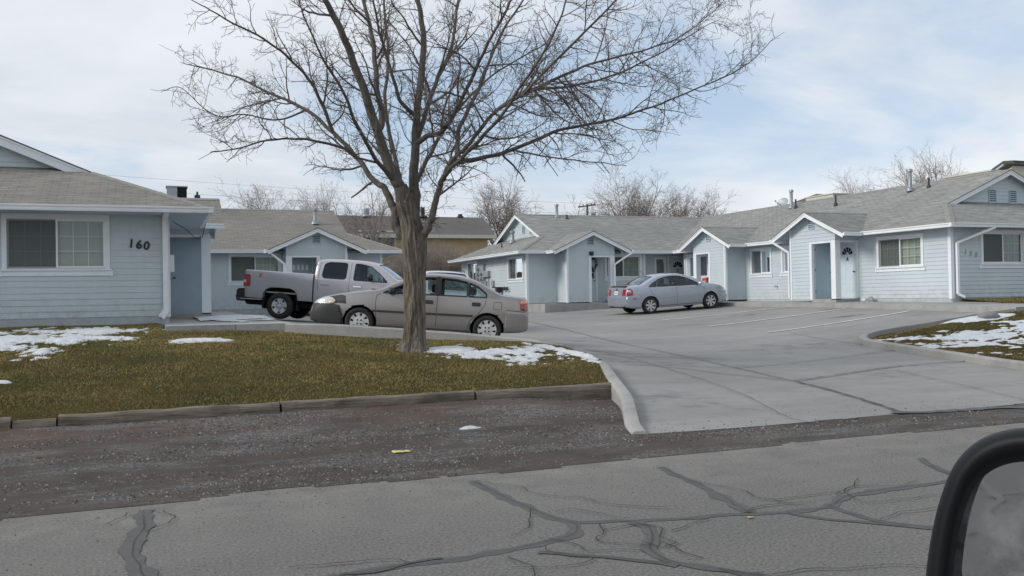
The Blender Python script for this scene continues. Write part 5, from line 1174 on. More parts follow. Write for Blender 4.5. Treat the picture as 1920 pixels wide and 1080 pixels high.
def car(name, label, cat, loc, B, pt, wheels, side_w, ws, rw, arch_r, cabin, parts, group=None, archsq=1.0):
    root = thing(name, (0, 0, 0), label, cat, group); root.matrix_world = loc
    me = mesh_of(B.solid(None, None))
    cab = B.solid(cabin[0], cabin[1], ins=.075, insz=.04, zfloor=cabin[2]); cut = [cab]
    for poly in side_w: c = MB(); c.prism(poly, lambda a, b, d: (a, d, b), -1.3, 1.3); cut.append(c)
    for q in (ws, rw):
        if not q: continue
        xa, ya, xb, yb, z0 = q; c = MB(); c.prism([(xa, -ya), (xb, -yb), (xb, yb), (xa, ya)], lambda a, b, d: (a, b, d), z0, 2.6); cut.append(c)
    for x, y, R_ in wheels:
        s_ = 1 if y > 0 else -1; cut.append(cyl_y(x, R_*1.0, arch_r, s_*.52, s_*1.3, sq=archsq))
    me = boolean(me, cut)
    # paint outside, liner in the arches, trim inside the cabin
    mi = []
    for p in me.polygons:
        c = p.center; k = 0
        for x, y, R_ in wheels:
            if hypot(c.x-x, (c.z-R_)/archsq) < arch_r+.006 and c.y*y > 0 and .5 < abs(c.y): k = 1
        if k == 0 and cabin[0]-.01 < c.x < cabin[1]+.01:
            wy = B.W(c.x, c.z)
            if abs(c.y) < wy-.055 and c.z < B.T(c.x, c.y)-.025 and c.z > cabin[2]-.01: k = 2
        if k == 0 and p.normal.z < -.7 and c.z < .4: k = 1
        mi.append(k)
    o = link('body', me, [pt, M['arch'], M['seat']], root, 32); o.data.polygons.foreach_set('material_index', mi)
    for poly in side_w:
        for s_ in (1, -1):
            link('side_window', mesh_of_raw(patch(poly, lambda a, b: (a, s_*(B.W(a, b)-.012), b), .08)), parts.get('glass', M['car_glass']) if not parts.get('tint') or poly is not side_w[parts['tint']] else M['dark_glass'], root, 180)
            m_ = MB(); seam(m_, [tuple(p) for p in poly], lambda a, b: (a, s_*(B.W(a, b)+.003), b), .026, True); m_.build('window_trim', M['black'], root, 180, recalc=False, local=True)
    for nm, q in (('windscreen', ws), ('rear_window', rw)):
        if not q: continue
        xa, ya, xb, yb, z0 = q; rows = [[(xa+(xb-xa)*i/12, (ya+(yb-ya)*i/12)*t, B.T(xa+(xb-xa)*i/12, (ya+(yb-ya)*i/12)*t)-.008) for t in np.linspace(-1.01, 1.01, 13)] for i in range(13)]
        m_ = MB(); m_.grid(rows); m_.build(nm, M['car_glass'], root, 180, recalc=False, local=True)
        m_ = MB(); seam(m_, [(xa, -ya), (xb, -yb), (xb, yb), (xa, ya)], lambda a, b: (a, b, B.T(a, b)+.002), .03, True); m_.build('window_seal', M['black'], root, 180, recalc=False, local=True)
    return root
def mesh_of_raw(mb):
    me = bpy.data.meshes.new('tmp'); me.from_pydata(mb.v, [], mb.f); return me
def side_patch(root, B, name, poly, mt, off=.004, sides=(1, -1), st=.05, parent=None):
    out = []
    for s_ in sides:
        mb = patch(poly, lambda a, b: (a, s_*(B.W(a, b)+off), b), st)
        # give the panel an edge
        out.append(link(name, mesh_of_raw(mb), mt, parent or root, 60))
        if off > .006: m = out[-1].modifiers.new('t', 'SOLIDIFY'); m.thickness = off; m.offset = 0
    return out
def seam_set(root, B, lines, sides=(1, -1), wd=.009, name='door_seam'):
    for s_ in sides:
        mb = MB()
        for L_ in lines: mb = MB(); seam(mb, L_, lambda a, b: (a, s_*(B.W(a, b)+.0025), b), wd); mb.build(name, M['arch'], root, None, recalc=False, local=True)
def rub_strip(root, B, name, x0, x1, z0, z1, mt, h=.055, t=.016, sides=(1, -1)):
    for s_ in sides:
        rows = []
        for i in range(25):
            x = x0+(x1-x0)*i/24; z = z0+(z1-z0)*i/24; w = B.W(x, z); rows.append([(x, s_*(w-.01), z-h/2), (x, s_*(w+t*.8), z-h/2+.006), (x, s_*(w+t), z), (x, s_*(w+t*.8), z+h/2-.006), (x, s_*(w-.01), z+h/2)])
        mb = MB(); mb.grid(rows); mb.f += [(0, 1, 2, 3, 4), (120, 121, 122, 123, 124)]; mb.m += [0, 0]; mb.build(name, mt, root, 40, local=True)
def pull(root, B, x, z, mt, s_, w=.19, h=.06, recess=True):
    mb = MB(); y = B.W(x, z); P = rounded([(x-w/2, z-h/2), (x+w/2, z-h/2), (x+w/2, z+h/2), (x-w/2, z+h/2)], .025)
    mb.prism(P, lambda a, b, d: (a, s_*(y+d), b), -.01, .012); h_ = mb.build('door_handle', mt, root, 40, local=True); return h_
def door_mirror(root, x, y, z, s_, mt, sc=1., tall=1.):
    mb = MB(); Mx = Matrix.Translation((x, s_*y, z)) @ Matrix.Diagonal((.55*sc, 1*sc, .72*sc*tall, 1)); mb.lathe([(0, -.1), (.07, -.095), (.105, -.06), (.115, 0), (.105, .06), (.07, .095), (0, .1)], 16, 0, Mx); mb.tube([(x+.02, s_*(y-.16*sc), z-.05*sc), (x, s_*y, z-.02*sc)], .025*sc, 8); return mb.build('door_mirror', mt, root, 60, local=True)
# ---------------------------------------------------------------- taupe sedan by the lawn kerb
B = Body(top=[(-2.22, .70), (-2.19, .93), (-2.14, .985), (-1.95, 1.0), (-1.62, 1.025), (-1.3, 1.17), (-.95, 1.32), (-.6, 1.378), (-.2, 1.39), (.12, 1.36), (.45, 1.24), (.75, 1.10), (.98, .985), (1.2, .955), (1.6, .885), (1.9, .80), (2.08, .715), (2.16, .60), (2.185, .50)],
         belt=[(-2.22, .64), (-2.1, .90), (-1.6, .93), (-.8, .925), (.2, .905), (.9, .885), (1.4, .80), (1.8, .71), (2.05, .60), (2.185, .46)],
         plan=[(-2.22, .66), (-2.17, .73), (-2.05, .785), (-1.7, .83), (-1.2, .85), (0, .855), (1.2, .845), (1.6, .82), (1.9, .755), (2.06, .68), (2.15, .58), (2.185, .48)],
         bot=[(-2.22, .33), (-2.1, .28), (-1.6, .235), (-.9, .185), (.8, .18), (1.5, .20), (2.0, .22), (2.185, .27)], lean=.46)
sw = [rounded([(.86, .925), (.62, 1.045), (.30, 1.20), (.06, 1.285), (-.21, 1.305), (-.21, .945)], .03), rounded([(-.31, .945), (-.31, 1.305), (-.62, 1.29), (-.86, 1.245), (-.86, .95)], .02), rounded([(-.89, .95), (-.89, 1.24), (-1.08, 1.165), (-1.26, 1.03), (-1.26, .955)], .03)]
loc = pose([(1.31, .72), (1.31, -.72), (-1.31, .72), (-1.31, -.72)], CIV[0], CIV[1], radians(CIV[2]))
civic = car('sedan', 'taupe four door sedan with black nose and side strips, parked behind the tree', 'car', loc, B, M['taupe'], [(s1*1.31, s2*.72, .298) for s1 in (1, -1) for s2 in (1, -1)], sw, (1.06, .60, .16, .50, .9), (-.92, .50, -1.58, .60, .94), .345, (-1.5, .98, .70), {})
for s1 in (1, -1):
    for s2 in (1, -1): wheel(civic, s1*1.31, s2*.745, .298, .195, .185, 'cover', M['cover'], .0 if s1 < 0 else .03)
seats(civic, -.05, -.85, .98, .36)
def y_side(x, z): return B.W(x, z)
side_patch(civic, B, 'bumper_cover', [(2.184, .28), (2.184, .50), (2.16, .615), (1.98, .66), (1.72, .62), (1.66, .40), (1.665, .235), (2.0, .225)], M['black_soft'], .012)
side_patch(civic, B, 'fender_bra', [(1.93, .672), (1.60, .655), (1.62, .81), (1.70, .835), (1.86, .79)], M['black_soft'], .006, st=.03)
side_patch(civic, B, 'headlight', rounded([(2.13, .625), (1.80, .635), (1.77, .70), (1.83, .765), (1.92, .775), (2.06, .70)], .03), M['clear_lens'], .016, st=.03)
side_patch(civic, B, 'indicator', rounded([(1.87, .645), (1.80, .645), (1.775, .70), (1.83, .755), (1.88, .70)], .02), M['amber'] if False else simple('peach_indicator_lens', (.62, .47, .36), .15, coat=1.), .02, st=.03)
side_patch(civic, B, 'tail_light', rounded([(-2.19, .72), (-2.205, .80), (-2.165, .93), (-2.0, .92), (-2.02, .74)], .02), M['red_lens'], .012, st=.03)
side_patch(civic, B, 'tail_indicator', [(-2.185, .87), (-2.165, .925), (-2.02, .915), (-2.04, .85)], M['amber'], .015, st=.03)
side_patch(civic, B, 'bumper_cover', [(-2.215, .36), (-2.215, .60), (-2.15, .685), (-1.70, .70), (-1.68, .62), (-1.66, .34), (-1.7, .28), (-2.1, .29)], M['taupe'], .02)
mb = MB()
for z in (.655, .685): mb.grid([[(2.135+.05*(1-(t/.5)**2)-(z-.6)*.45, t, z-.02), (2.14+.05*(1-(t/.5)**2)-(z-.6)*.45, t, z)] for t in np.linspace(-.42, .42, 13)])
mb.build('grille', M['chrome'], civic, 60, local=True)
mb = MB(); mb.box((2.19, -.16, .40), (2.21, .16, .50)); mb.build('licence_plate', M['white_plate'], civic, local=True)
mb = MB(); mb.grid([[(2.0+.1*(1-(t/.6)**2), t, .22), (2.06+.12*(1-(t/.6)**2), t, .24), (2.06+.125*(1-(t/.6)**2), t, .33), (2.05+.125*(1-(t/.6)**2), t, .34)] for t in np.linspace(-.62, .62, 15)]); mb.build('lower_grille', M['black'], civic, 60, local=True)
seam_set(civic, B, [[(.98, .86), (1.0, .72), (.98, .45), (.95, .22)], [(-.26, 1.33), (-.26, .90), (-.25, .22)], [(-1.27, .99), (-1.24, .80), (-1.12, .62), (-.93, .44), (-.88, .22)], [(.98, .86), (.9, .90)], [(-1.7, .715), (-2.18, .70)]])
seam_set(civic, B, [densify([(-1.58, .72), (-1.42, .72), (-1.42, .87), (-1.58, .87)], .05)+[(-1.58, .72)]], (1,), .007, 'fuel_door')
rub_strip(civic, B, 'rub_strip', 1.06, .96+.03, .545, .545, M['black_soft'], .05); rub_strip(civic, B, 'rub_strip', .97, -.245, .545, .555, M['black_soft'], .05); rub_strip(civic, B, 'rub_strip', -.27, -1.0, .555, .56, M['black_soft'], .05)
rub_strip(civic, B, 'sill_trim', .96, -.96, .235, .235, M['black_soft'], .10, .01)
for s_ in (1, -1):
    pull(civic, B, -.08, .79, M['black_soft'], s_, .19, .08); pull(civic, B, -1.06, .80, M['black_soft'], s_, .18, .08); door_mirror(civic, .68, .93, .97, s_, M['black_soft'])
mb = MB(); mb.tube([(-.26, .80, .93), (-.26, .70, 1.29)], .002, 4); 
side_patch(civic, B, 'pillar', [(-.215, .93), (-.215, 1.325), (-.305, 1.325), (-.305, .93)], M['black'], .004)
mb = MB()
for y0 in (-.45, .05): mb.bar((1.08, y0, .985), (1.12, y0+.45, .99), .02, .015)
mb.build('wiper', M['black'], civic, local=True)
# longer nose, shorter tail
for o in list(civic.children_recursive):
    if o.type != 'MESH' or o.name.startswith(('wheel', 'rim')): continue
    for v in o.data.vertices:
        if v.co.x > 1.66: v.co.x = 1.66+(v.co.x-1.66)*1.36
        elif v.co.x < -1.66: v.co.x = -1.66+(v.co.x+1.66)*.87
# ---------------------------------------------------------------- silver sedan by the porches
B = Body(top=[(-2.35, .62), (-2.34, .70), (-2.28, 1.03), (-2.2, 1.075), (-1.95, 1.085), (-1.7, 1.10), (-1.35, 1.25), (-1.0, 1.385), (-.6, 1.452), (-.2, 1.465), (.15, 1.44), (.5, 1.35), (.85, 1.205), (1.12, 1.06), (1.3, 1.015), (1.7, .95), (2.0, .85), (2.2, .72), (2.31, .58), (2.345, .48)],
         belt=[(-2.35, .58), (-2.27, .95), (-1.8, 1.0), (-.8, .975), (.4, .945), (1.0, .92), (1.6, .84), (2.0, .74), (2.2, .62), (2.345, .44)],
         plan=[(-2.35, .68), (-2.3, .74), (-2.2, .79), (-1.9, .84), (-1.35, .87), (0, .875), (1.35, .87), (1.8, .83), (2.1, .74), (2.26, .62), (2.345, .48)],
         bot=[(-2.35, .34), (-2.2, .26), (-1.6, .20), (1.6, .19), (2.1, .2), (2.345, .26)], lean=.5, crown=.04)
sw = [rounded([(.95, .985), (.66, 1.13), (.36, 1.27), (.08, 1.355), (-.12, 1.375), (-.12, .995)], .03), rounded([(-.21, 1.0), (-.21, 1.375), (-.52, 1.365), (-.86, 1.295), (-.98, 1.25), (-1.0, 1.015)], .02), rounded([(-1.04, 1.015), (-1.02, 1.235), (-1.25, 1.12), (-1.36, 1.04), (-1.34, 1.02)], .02)]
PB = B; loc = pose([(1.35, .74), (1.35, -.74), (-1.35, .74), (-1.35, -.74)], PAS[0], PAS[1], radians(PAS[2]))
pas = car('sedan', 'silver four door sedan seen from the rear right, nosed in before the gabled porches', 'car', loc, B, M['silver'], [(s1*1.35, s2*.745, .317) for s1 in (1, -1) for s2 in (1, -1)], sw, (1.16, .62, .22, .50, .98), (-1.02, .50, -1.70, .60, 1.02), .365, (-1.55, 1.05, .74), {})
for s1 in (1, -1):
    for s2 in (1, -1): wheel(pas, s1*1.35, s2*.77, .317, .215, .2, 'seven', M['rim'])
seats(pas, .02, -.85, 1.05, .37)
def rear_x(z):
    for i in range(200):
        x = -2.35+.002*i
        if B.top(x) >= z: return x
    return -2.2
side_patch(pas, B, 'tail_light', rounded([(-2.315, .74), (-2.26, 1.0), (-2.16, 1.02), (-2.06, .93), (-2.07, .75)], .04), M['red_lens'], .008, st=.03)
side_patch(pas, B, 'tail_indicator', rounded([(-2.29, .88), (-2.27, .95), (-2.16, .955), (-2.12, .86)], .03), M['white_car'], .012, st=.02)
for s_ in (1, -1):
    mb = patch(rounded([(.45*s_, .75), (.68*s_, .75), (.70*s_, .98), (.5*s_, .985), (.47*s_, .88)], .03), lambda a, b: (rear_x(b)-.012+.10*max(0, abs(a)-.55)**1.2, a, b), .04); link('tail_light', mesh_of_raw(mb), M['red_lens'], pas, 180)
    pull(pas, B, -.32, .87, M['silver'], s_, .17, .035); pull(pas, B, -1.22, .885, M['silver'], s_, .17, .035); door_mirror(pas, .82, .95, 1.02, s_, M['silver'])
mb = patch([(-.15, .78), (.15, .78), (.15, .92), (-.15, .92)], lambda a, b: (rear_x(b)-.016, a, b), .06); lp = link('licence_plate', mesh_of_raw(mb), M['white_plate'], pas, 180)
mb = MB()
for y in (-.09, -.055, .055, .09, 0): mb.box((rear_x(.85)-.0245, y-.012, .825), (rear_x(.85)-.018, y+.012, .875))
mb.build('plate_marks', M['grey_metal'], lp, local=True)
mb = MB(); mb.box((rear_x(.95)-.02, -.17, .935), (rear_x(.95)-.004, .17, .95)); mb.build('plate_trim', M['black'], pas, local=True)
mb = MB(); mb.lathe([(.035, 0), (.035, .008), (0, .01)], 16, 0, Matrix.Translation((rear_x(.99)-.004, 0, .99)) @ Matrix.Rotation(-pi/2, 4, 'Y')); mb.build('boot_badge', M['dark_metal'], pas, 40, local=True)
mb = MB(); mb.grid([[(-2.28-.02*(1-(t/.6)**2), t, 1.10), (-2.22, t, 1.125), (-2.12, t, 1.10)] for t in np.linspace(-.58, .58, 15)]); mb.grid([[(-2.28-.02*(1-(t/.6)**2), t, 1.10), (-2.2, t, 1.09), (-2.12, t, 1.10)] for t in np.linspace(-.58, .58, 15)]); mb.build('boot_spoiler', M['black_soft'], pas, 180, local=True)
side_patch(pas, B, 'bumper_cover', [(-2.345, .36), (-2.345, .60), (-2.28, .72), (-1.86, .73), (-1.76, .60), (-1.73, .40), (-1.76, .28), (-2.2, .28)], M['silver'], .02)
side_patch(pas, B, 'side_marker', [(-2.1, .60), (-1.95, .60), (-1.95, .63), (-2.1, .63)], M['red_lens'], .026, st=.03)
mb = MB(); rows = [[(-2.34-.035*(1-(t/.72)**2), t, z) for z in (.30, .36, .5, .62, .69, .71)] for t in np.linspace(-.72, .72, 21)]
for r in rows: r[0] = (r[0][0]+.06, r[0][1], r[0][2]); r[-1] = (r[-1][0]+.05, r[-1][1], r[-1][2])
mb.grid(rows); mb.build('bumper_cover', M['silver'], pas, 60, local=True)
mb = MB(); 
for y in (-.42, .42): mb.box((-2.36, y-.14, .285), (-2.2, y+.14, .315))
mb.build('rear_vent', M['black'], pas, local=True)
side_patch(pas, B, 'headlight', rounded([(2.29, .60), (2.05, .62), (1.93, .70), (2.0, .80), (2.16, .72)], .03), M['clear_lens'], .008, st=.03)
side_patch(pas, B, 'front_marker', [(2.13, .46), (2.26, .455), (2.26, .49), (2.13, .50)], simple('grey_marker_lens', (.3, .25, .2), .2), .01, st=.03)
seam_set(pas, B, [[(1.05, .9), (1.07, .7), (1.03, .4), (1.0, .26)], [(-.165, 1.39), (-.165, .95), (-.16, .26)], [(-1.37, 1.06), (-1.33, .86), (-1.22, .72), (-1.0, .5), (-.95, .26)], [(2.1, .60), (1.75, .63)]])
rub_strip(pas, B, 'rub_strip', .98, -.13, .60, .60, M['silver'], .035, .014); rub_strip(pas, B, 'rub_strip', -.2, -1.0, .60, .60, M['silver'], .035, .014); rub_strip(pas, B, 'sill_trim', 1.0, -.98, .275, .275, M['black_soft'], .022, .012)
side_patch(pas, B, 'pillar', [(-.13, .99), (-.13, 1.395), (-.205, 1.395), (-.205, .99)], M['black'], .004)
mb = MB(); mb.tube([(-.98, .02, 1.40), (-1.22, .05, 1.66)], .006, 6); mb.lathe([(.03, 0), (.02, .03), (0, .035)], 10, 0, Matrix.Translation((-.97, .02, 1.395))); mb.build('aerial', M['black'], pas, 60, local=True)
mb = MB(); mb.box((-.35, -.36, 1.468), (.02, .36, 1.492)); mb.build('sunroof_deflector', M['black'], pas, local=True)
# ---------------------------------------------------------------- pickup in front of the back house
B = Body(top=[(1.02, 1.80), (1.06, 1.885), (1.2, 1.93), (1.8, 1.955), (2.4, 1.95), (2.8, 1.90), (3.15, 1.72), (3.5, 1.48), (3.62, 1.40), (3.8, 1.38), (4.4, 1.35), (4.75, 1.28), (4.86, 1.1), (4.88, .8)],
         belt=[(1.02, 1.30), (2.0, 1.31), (3.2, 1.31), (3.6, 1.30), (4.4, 1.24), (4.8, 1.1), (4.88, .72)],
         plan=[(1.02, .97), (1.1, .985), (3.2, .985), (4.3, .975), (4.7, .93), (4.88, .82)], bot=[(1.02, .56), (3.3, .55), (4.88, .45)], lean=.42, crown=.035, cr=.12, xs=[1.03, 1.045], tuck=.04)
sw = [rounded([(3.28, 1.335), (3.0, 1.58), (2.72, 1.78), (2.45, 1.835), (2.22, 1.845), (2.22, 1.335)], .05), rounded([(1.98, 1.345), (1.98, 1.845), (1.42, 1.84), (1.27, 1.78), (1.24, 1.42), (1.30, 1.345)], .09)]
hd = radians(TRK[2]); cx, cy = TRK[0]+1.945*cos(hd), TRK[1]+1.945*sin(hd)
loc = pose([(1.945, .85), (1.945, -.85), (-1.945, .85), (-1.945, -.85)], cx, cy, hd) @ Matrix.Rotation(radians(TRK[3]), 4, 'Y') @ Matrix.Translation((-1.945, 0, 0))
loc = Matrix.Translation((0, 0, TRK[4])) @ loc
trk = car('pickup_truck', 'pewter crew cab pickup truck with red tail lamp and tow hitch beside the back house', 'truck', loc, B, M['champagne'], [(3.89, .86, .40), (3.89, -.86, .40)], sw, (3.52, .74, 2.92, .66, 1.33), (1.0, .6, 1.075, .6, 1.42), .50, (1.08, 3.3, .75), {'tint': 1})
for x in (0, 3.89):
    for s_ in (1, -1): wheel(trk, x, s_*.87, .40, .235, .25, 'truck', M['rim'])
seats(trk, 2.25, 1.45, 1.42, .45, z0=.9)
# cargo bed: two double-skinned sides, floor, tailgate
prof = [(.985-.05, .60), (.985-.03, .70), (.985, .95), (.985, 1.2), (.985-.01, 1.36), (.985-.04, 1.43), (.985-.10, 1.44), (.985-.13, 1.42), (.985-.13, .62)]
for s_ in (-1, 1):
    mb = MB(); n = len(prof); xs = [-1.14, -1.13, -1.10]+list(np.linspace(-1.0, .9, 26))+[.985]; rows = []
    for i, x in enumerate(xs):
        k = .04 if i == 0 else .012 if i == 1 else 0; rows.append([(x, s_*(p[0]-k if p[0] > .9 else p[0]), p[1]-k*.4) for p in prof])
    vs = [p for r in rows for p in r]; fs = [(i*n+j, i*n+(j+1) % n, (i+1)*n+(j+1) % n, (i+1)*n+j) for i in range(len(xs)-1) for j in range(n)]+[tuple(range(n)), tuple((len(xs)-1)*n+j for j in range(n))]; mb.add(vs, fs)
    ring = [(-.52, .3), (-.52, .60), (-.50, .78), (-.43, .88), (-.30, .935), (0, .95), (.30, .935), (.43, .88), (.50, .78), (.52, .60), (.52, .3)]
    c = MB(); c.prism(ring, lambda a, b, d: (a, d, b), s_*.6, s_*1.2); me = boolean(mesh_of(mb), [c]); bs = link('bed_side', me, M['champagne'], trk, 32)
    mb = MB(); rows = []
    for a, b in ring: rows.append([(a*1.0, s_*(.986), b), (a*1.03, s_*(.988), b+.012 if b > .7 else b), (a*.985, s_*.86, b-.008), (a*.98, s_*.55, b-.01)])
    mb.grid(rows); mb.add([(a*.98, s_*.55, b-.01) for a, b in ring], (tuple(range(len(ring))),)); mb.build('wheel_arch', M['arch'], trk, 60, local=True)
    mb = MB(); P = rounded([(-1.155, .93), (-1.155, 1.30), (-.98, 1.30), (-.94, 1.24), (-.94, .93)], .05); mb.prism(P, lambda a, b, d: (a, s_*d, b), .90, 1.0); mb.prism(P[:], lambda a, b, d: (-1.15-d, s_*(.985+ (a+1.14)*.6), b), .0, .012) if False else None; tl = mb.build('tail_light', M['red_lens'], trk, 40, local=True)
    mb = MB(); mb.box((-1.165, s_*.905-.05, 1.04), (-1.155, s_*.905+.05, 1.13)); mb.box((-1.15, s_*1.0-.003, 1.05), (-1.08, s_*1.0+.003, 1.13)); mb.build('reversing_lamp', M['clear_lens'], tl, local=True)
    door_mirror(trk, 2.78, 1.17, 1.45, s_, M['black'], 1.25, 1.35)
    for x in (1.36, 2.36):
        h = pull(trk, B, x, 1.15, M['champagne'], s_, .24, .05)
        mb = MB(); y = B.W(x, 1.15); mb.box((x-.12, min(s_*(y+.012), s_*(y+.03)), 1.13), (x+.12, max(s_*(y+.012), s_*(y+.03)), 1.165)); mb.build('chrome_grip', M['chrome'], h, local=True)
mb = MB(); mb.box((-1.1, -.86, .78), (.98, .86, .82)); mb.box((-1.13, -.86, .62), (-1.08, .86, 1.42)); mb.box((.94, -.86, .7), (.985, .86, 1.42)); mb.build('bed_floor', M['champagne'], trk, local=True)
mb = MB(); P = [(-1.34, .56), (-1.36, .60), (-1.36, .80), (-1.30, .86), (-1.12, .87), (-1.12, .56)]; mb.prism(P, lambda a, b, d: (a, d, b), -.98, .98); mb.build('rear_bumper', M['black'], trk, 40, local=True)
mb = MB(); mb.bar((-1.0, 0, .50), (-1.70, 0, .50), .07, .07); mb.bar((-1.62, 0, .47), (-1.66, 0, .60), .06, .03); mb.tube([(-1.72, 0, .5), (-1.72, 0, .56)], .02, 8); mb.lathe([(0, -.04), (.035, -.025), (.04, 0), (.03, .03), (0, .04)], 12, 0, Matrix.Translation((-1.72, 0, .60))); mb.box((-1.25, -.4, .38), (-1.0, .4, .47)); mb.bar((-1.62, -.10, .5), (-1.62, .1, .5), .02, .02); mb.build('tow_hitch', M['dark_metal'], trk, 50, local=True)
mb = MB(); mb.box((-1.1, -.55, .38), (4.6, -.45, .54)); mb.box((-1.1, .45, .38), (4.6, .55, .54)); mb.tube([(0, -.8, .40), (0, .8, .40)], .05, 10); mb.tube([(3.89, -.8, .40), (3.89, .8, .40)], .05, 10); mb.tube([(-1.2, -.6, .47), (.5, -.5, .45)], .04, 8); mb.box((-.2, -.2, .26), (.2, .2, .52)); mb.box((1.05, -.9, .52), (3.2, .9, .58)); mb.build('chassis', M['arch'], trk, 50, local=True)
mb = MB(); mb.box((1.0-.01, -.95, .62), (1.02, .95, 1.30)); mb.build('cab_gap', M['arch'], trk, local=True)
seam_set(trk, B, [[(2.10, 1.90), (2.10, 1.3), (2.10, .6)], [(3.32, 1.31), (3.36, 1.1), (3.33, .62)], [(1.14, 1.5), (1.12, 1.2), (1.16, .95)], [(1.12, 1.5), (1.16, 1.84)]])
ft = Fr(0, 0, (1, 0), (0, -1))
rt_ = trk.matrix_world.copy()
def decal(s_, x, z, h, mt, o): 
    f = Fr(0, 0, (1, 0), (0, -1)); ob = text(trk_zero, s_, f, x, z, h, o, mt, 'decal_lettering', .25, .003, False, .95); ob.parent = trk; return ob
trk_zero = bpy.data.objects.new('tmp0', None); COL.objects.link(trk_zero)
decal('Z', -.66, 1.245, .10, 'red', .986); decal('71', -.50, 1.245, .085, 'rim', .986)
mb = MB(); pass; mb.hexa([(-.78, -.99, 1.25), (-.42, -.99, 1.25), (-.42, -.985, 1.25), (-.78, -.985, 1.25), (-.70, -.99, 1.262), (-.34, -.99, 1.262), (-.34, -.985, 1.262), (-.70, -.985, 1.262)]); 
bpy.data.objects.remove(trk_zero)
mb = MB(); mb.box((4.86, -.75, .75), (4.91, .75, 1.05)); mb.build('grille', M['black'], trk, local=True)
mb = MB(); mb.box((4.75, -.95, .45), (5.0, .95, .68)); mb.build('front_bumper', M['chrome'], trk, local=True)
for s_ in (1, -1): mb = MB(); mb.box((4.7, s_*.86-.1, .85), (4.9, s_*.86+.1, 1.12)); mb.build('headlight', M['clear_lens'], trk, local=True)
mb = MB(); mb.box((1.03, -.25, 1.87), (1.09, .25, 1.91)); mb.build('brake_light', M['red_lens'], trk, local=True)
# ---------------------------------------------------------------- pale wagon beyond the sedan
B = Body(top=[(-2.3, .75), (-2.27, 1.2), (-2.1, 1.60), (-1.9, 1.70), (-1.2, 1.74), (-.3, 1.735), (.2, 1.69), (.6, 1.50), (.95, 1.28), (1.2, 1.13), (1.6, 1.08), (2.0, .98), (2.22, .82), (2.3, .6)],
         belt=[(-2.3, .68), (-2.2, 1.08), (-1, 1.08), (.8, 1.04), (1.4, .96), (2.0, .86), (2.3, .54)], plan=[(-2.3, .74), (-2.15, .84), (-1.4, .89), (1.3, .89), (1.9, .84), (2.2, .72), (2.3, .58)], bot=[(-2.3, .4), (-1.6, .28), (1.7, .27), (2.3, .36)], lean=.4)
sw = [rounded([(.98, 1.12), (.66, 1.36), (.3, 1.56), (.0, 1.61), (-.15, 1.61), (-.15, 1.12)], .03), rounded([(-.25, 1.12), (-.25, 1.61), (-1.1, 1.615), (-1.1, 1.12)], .03), rounded([(-1.2, 1.12), (-1.2, 1.61), (-1.75, 1.59), (-1.95, 1.16)], .04)]
loc = pose([(1.35, .76), (1.35, -.76), (-1.35, .76), (-1.35, -.76)], WAG[0], WAG[1], radians(WAG[2]))
wag = car('station_wagon', 'pale silver high roofed car behind the taupe sedan, only roof and windscreen showing', 'car', loc, B, M['white_car'], [(s1*1.35, s2*.76, .33) for s1 in (1, -1) for s2 in (1, -1)], sw, (1.2, .66, .3, .56, 1.1), None, .38, (-2.0, 1.0, .76), {})
for s1 in (1, -1):
    for s2 in (1, -1): wheel(wag, s1*1.35, s2*.78, .33, .215, .2, 'seven', M['rim'])
seats(wag, .0, -.9, 1.2, .38, z0=.78)
side_patch(wag, B, 'headlight', rounded([(2.25, .74), (1.95, .78), (1.9, .90), (2.1, .90)], .03), M['clear_lens'], .01, st=.03)
seam_set(wag, B, [[(1.1, 1.0), (1.1, .4)], [(-.2, 1.6), (-.2, .35)], [(-1.15, 1.5), (-1.12, .7)]])
mb = MB(); 
for s_ in (1, -1): mb.tube([(-1.7, s_*.60, 1.73), (-1.6, s_*.60, 1.78), (-.1, s_*.60, 1.78), (.0, s_*.60, 1.73)], .015, 6)
mb.build('roof_rail', M['black'], wag, 60, local=True)
# ================================================================== TREES
def rdir(rg): 
    while True:
        v = Vector((rg.uniform(-1, 1), rg.uniform(-1, 1), rg.uniform(-1, 1)))
        if .05 < v.length < 1: return v.normalized()
def side_dir(d, ang, rg, flat=0.):
    a = d.cross(rdir(rg)); 
    if a.length < .05: a = d.cross(Vector((.3, .9, .1)))
    a.normalize(); v = d*cos(ang)+a*sin(ang); return v.normalized()
def grow(p, d, Ln, r, lvl, out, rg, o):
    """one twisting branch and everything that leaves it"""
    p = Vector(p); st = o["seg"][lvl]; n = max(3, int(Ln/st)); st = Ln/n; P = [p.copy()]; Rr = [r]; d = d.copy(); dirs = [d.copy()]
    for i in range(n):
        if i > 1 and o.get('in') is not None and not o['in'](p): break
        d = (d+rdir(rg)*o['wob'][lvl]+Vector((0, 0, o['up'][lvl]))).normalized(); p = p+d*st; P.append(p.copy()); Rr.append(max(o['rmin'], r*(1-.8*(i+1)/n))); dirs.append(d.copy())
    n = len(P)-1; Ln = n*st; out[min(lvl, 3)].append((P, Rr))
    if lvl >= o['max']: return
    sp = o['space'][lvl]; t = o['start'][lvl]*Ln
    while t < Ln*.97:
        i = min(n-1, int(t/st)); f = t/st-i; q = P[i].lerp(P[i+1], f); rem = 1-t/Ln
        cl = o['len'][lvl+1]*rg.uniform(.55, 1.25)*(.45+.75*rem); cr = max(o['rmin'], min(Rr[i]*.72, o['rad'][lvl+1]*rg.uniform(.75, 1.2)))
        nd = side_dir(dirs[i], radians(rg.uniform(*o['ang'])), rg)
        if o.get('in') is None or o['in'](q+nd*cl): grow(q, nd, cl, cr, lvl+1, out, rg, o)
        t += sp*rg.uniform(.6, 1.5)
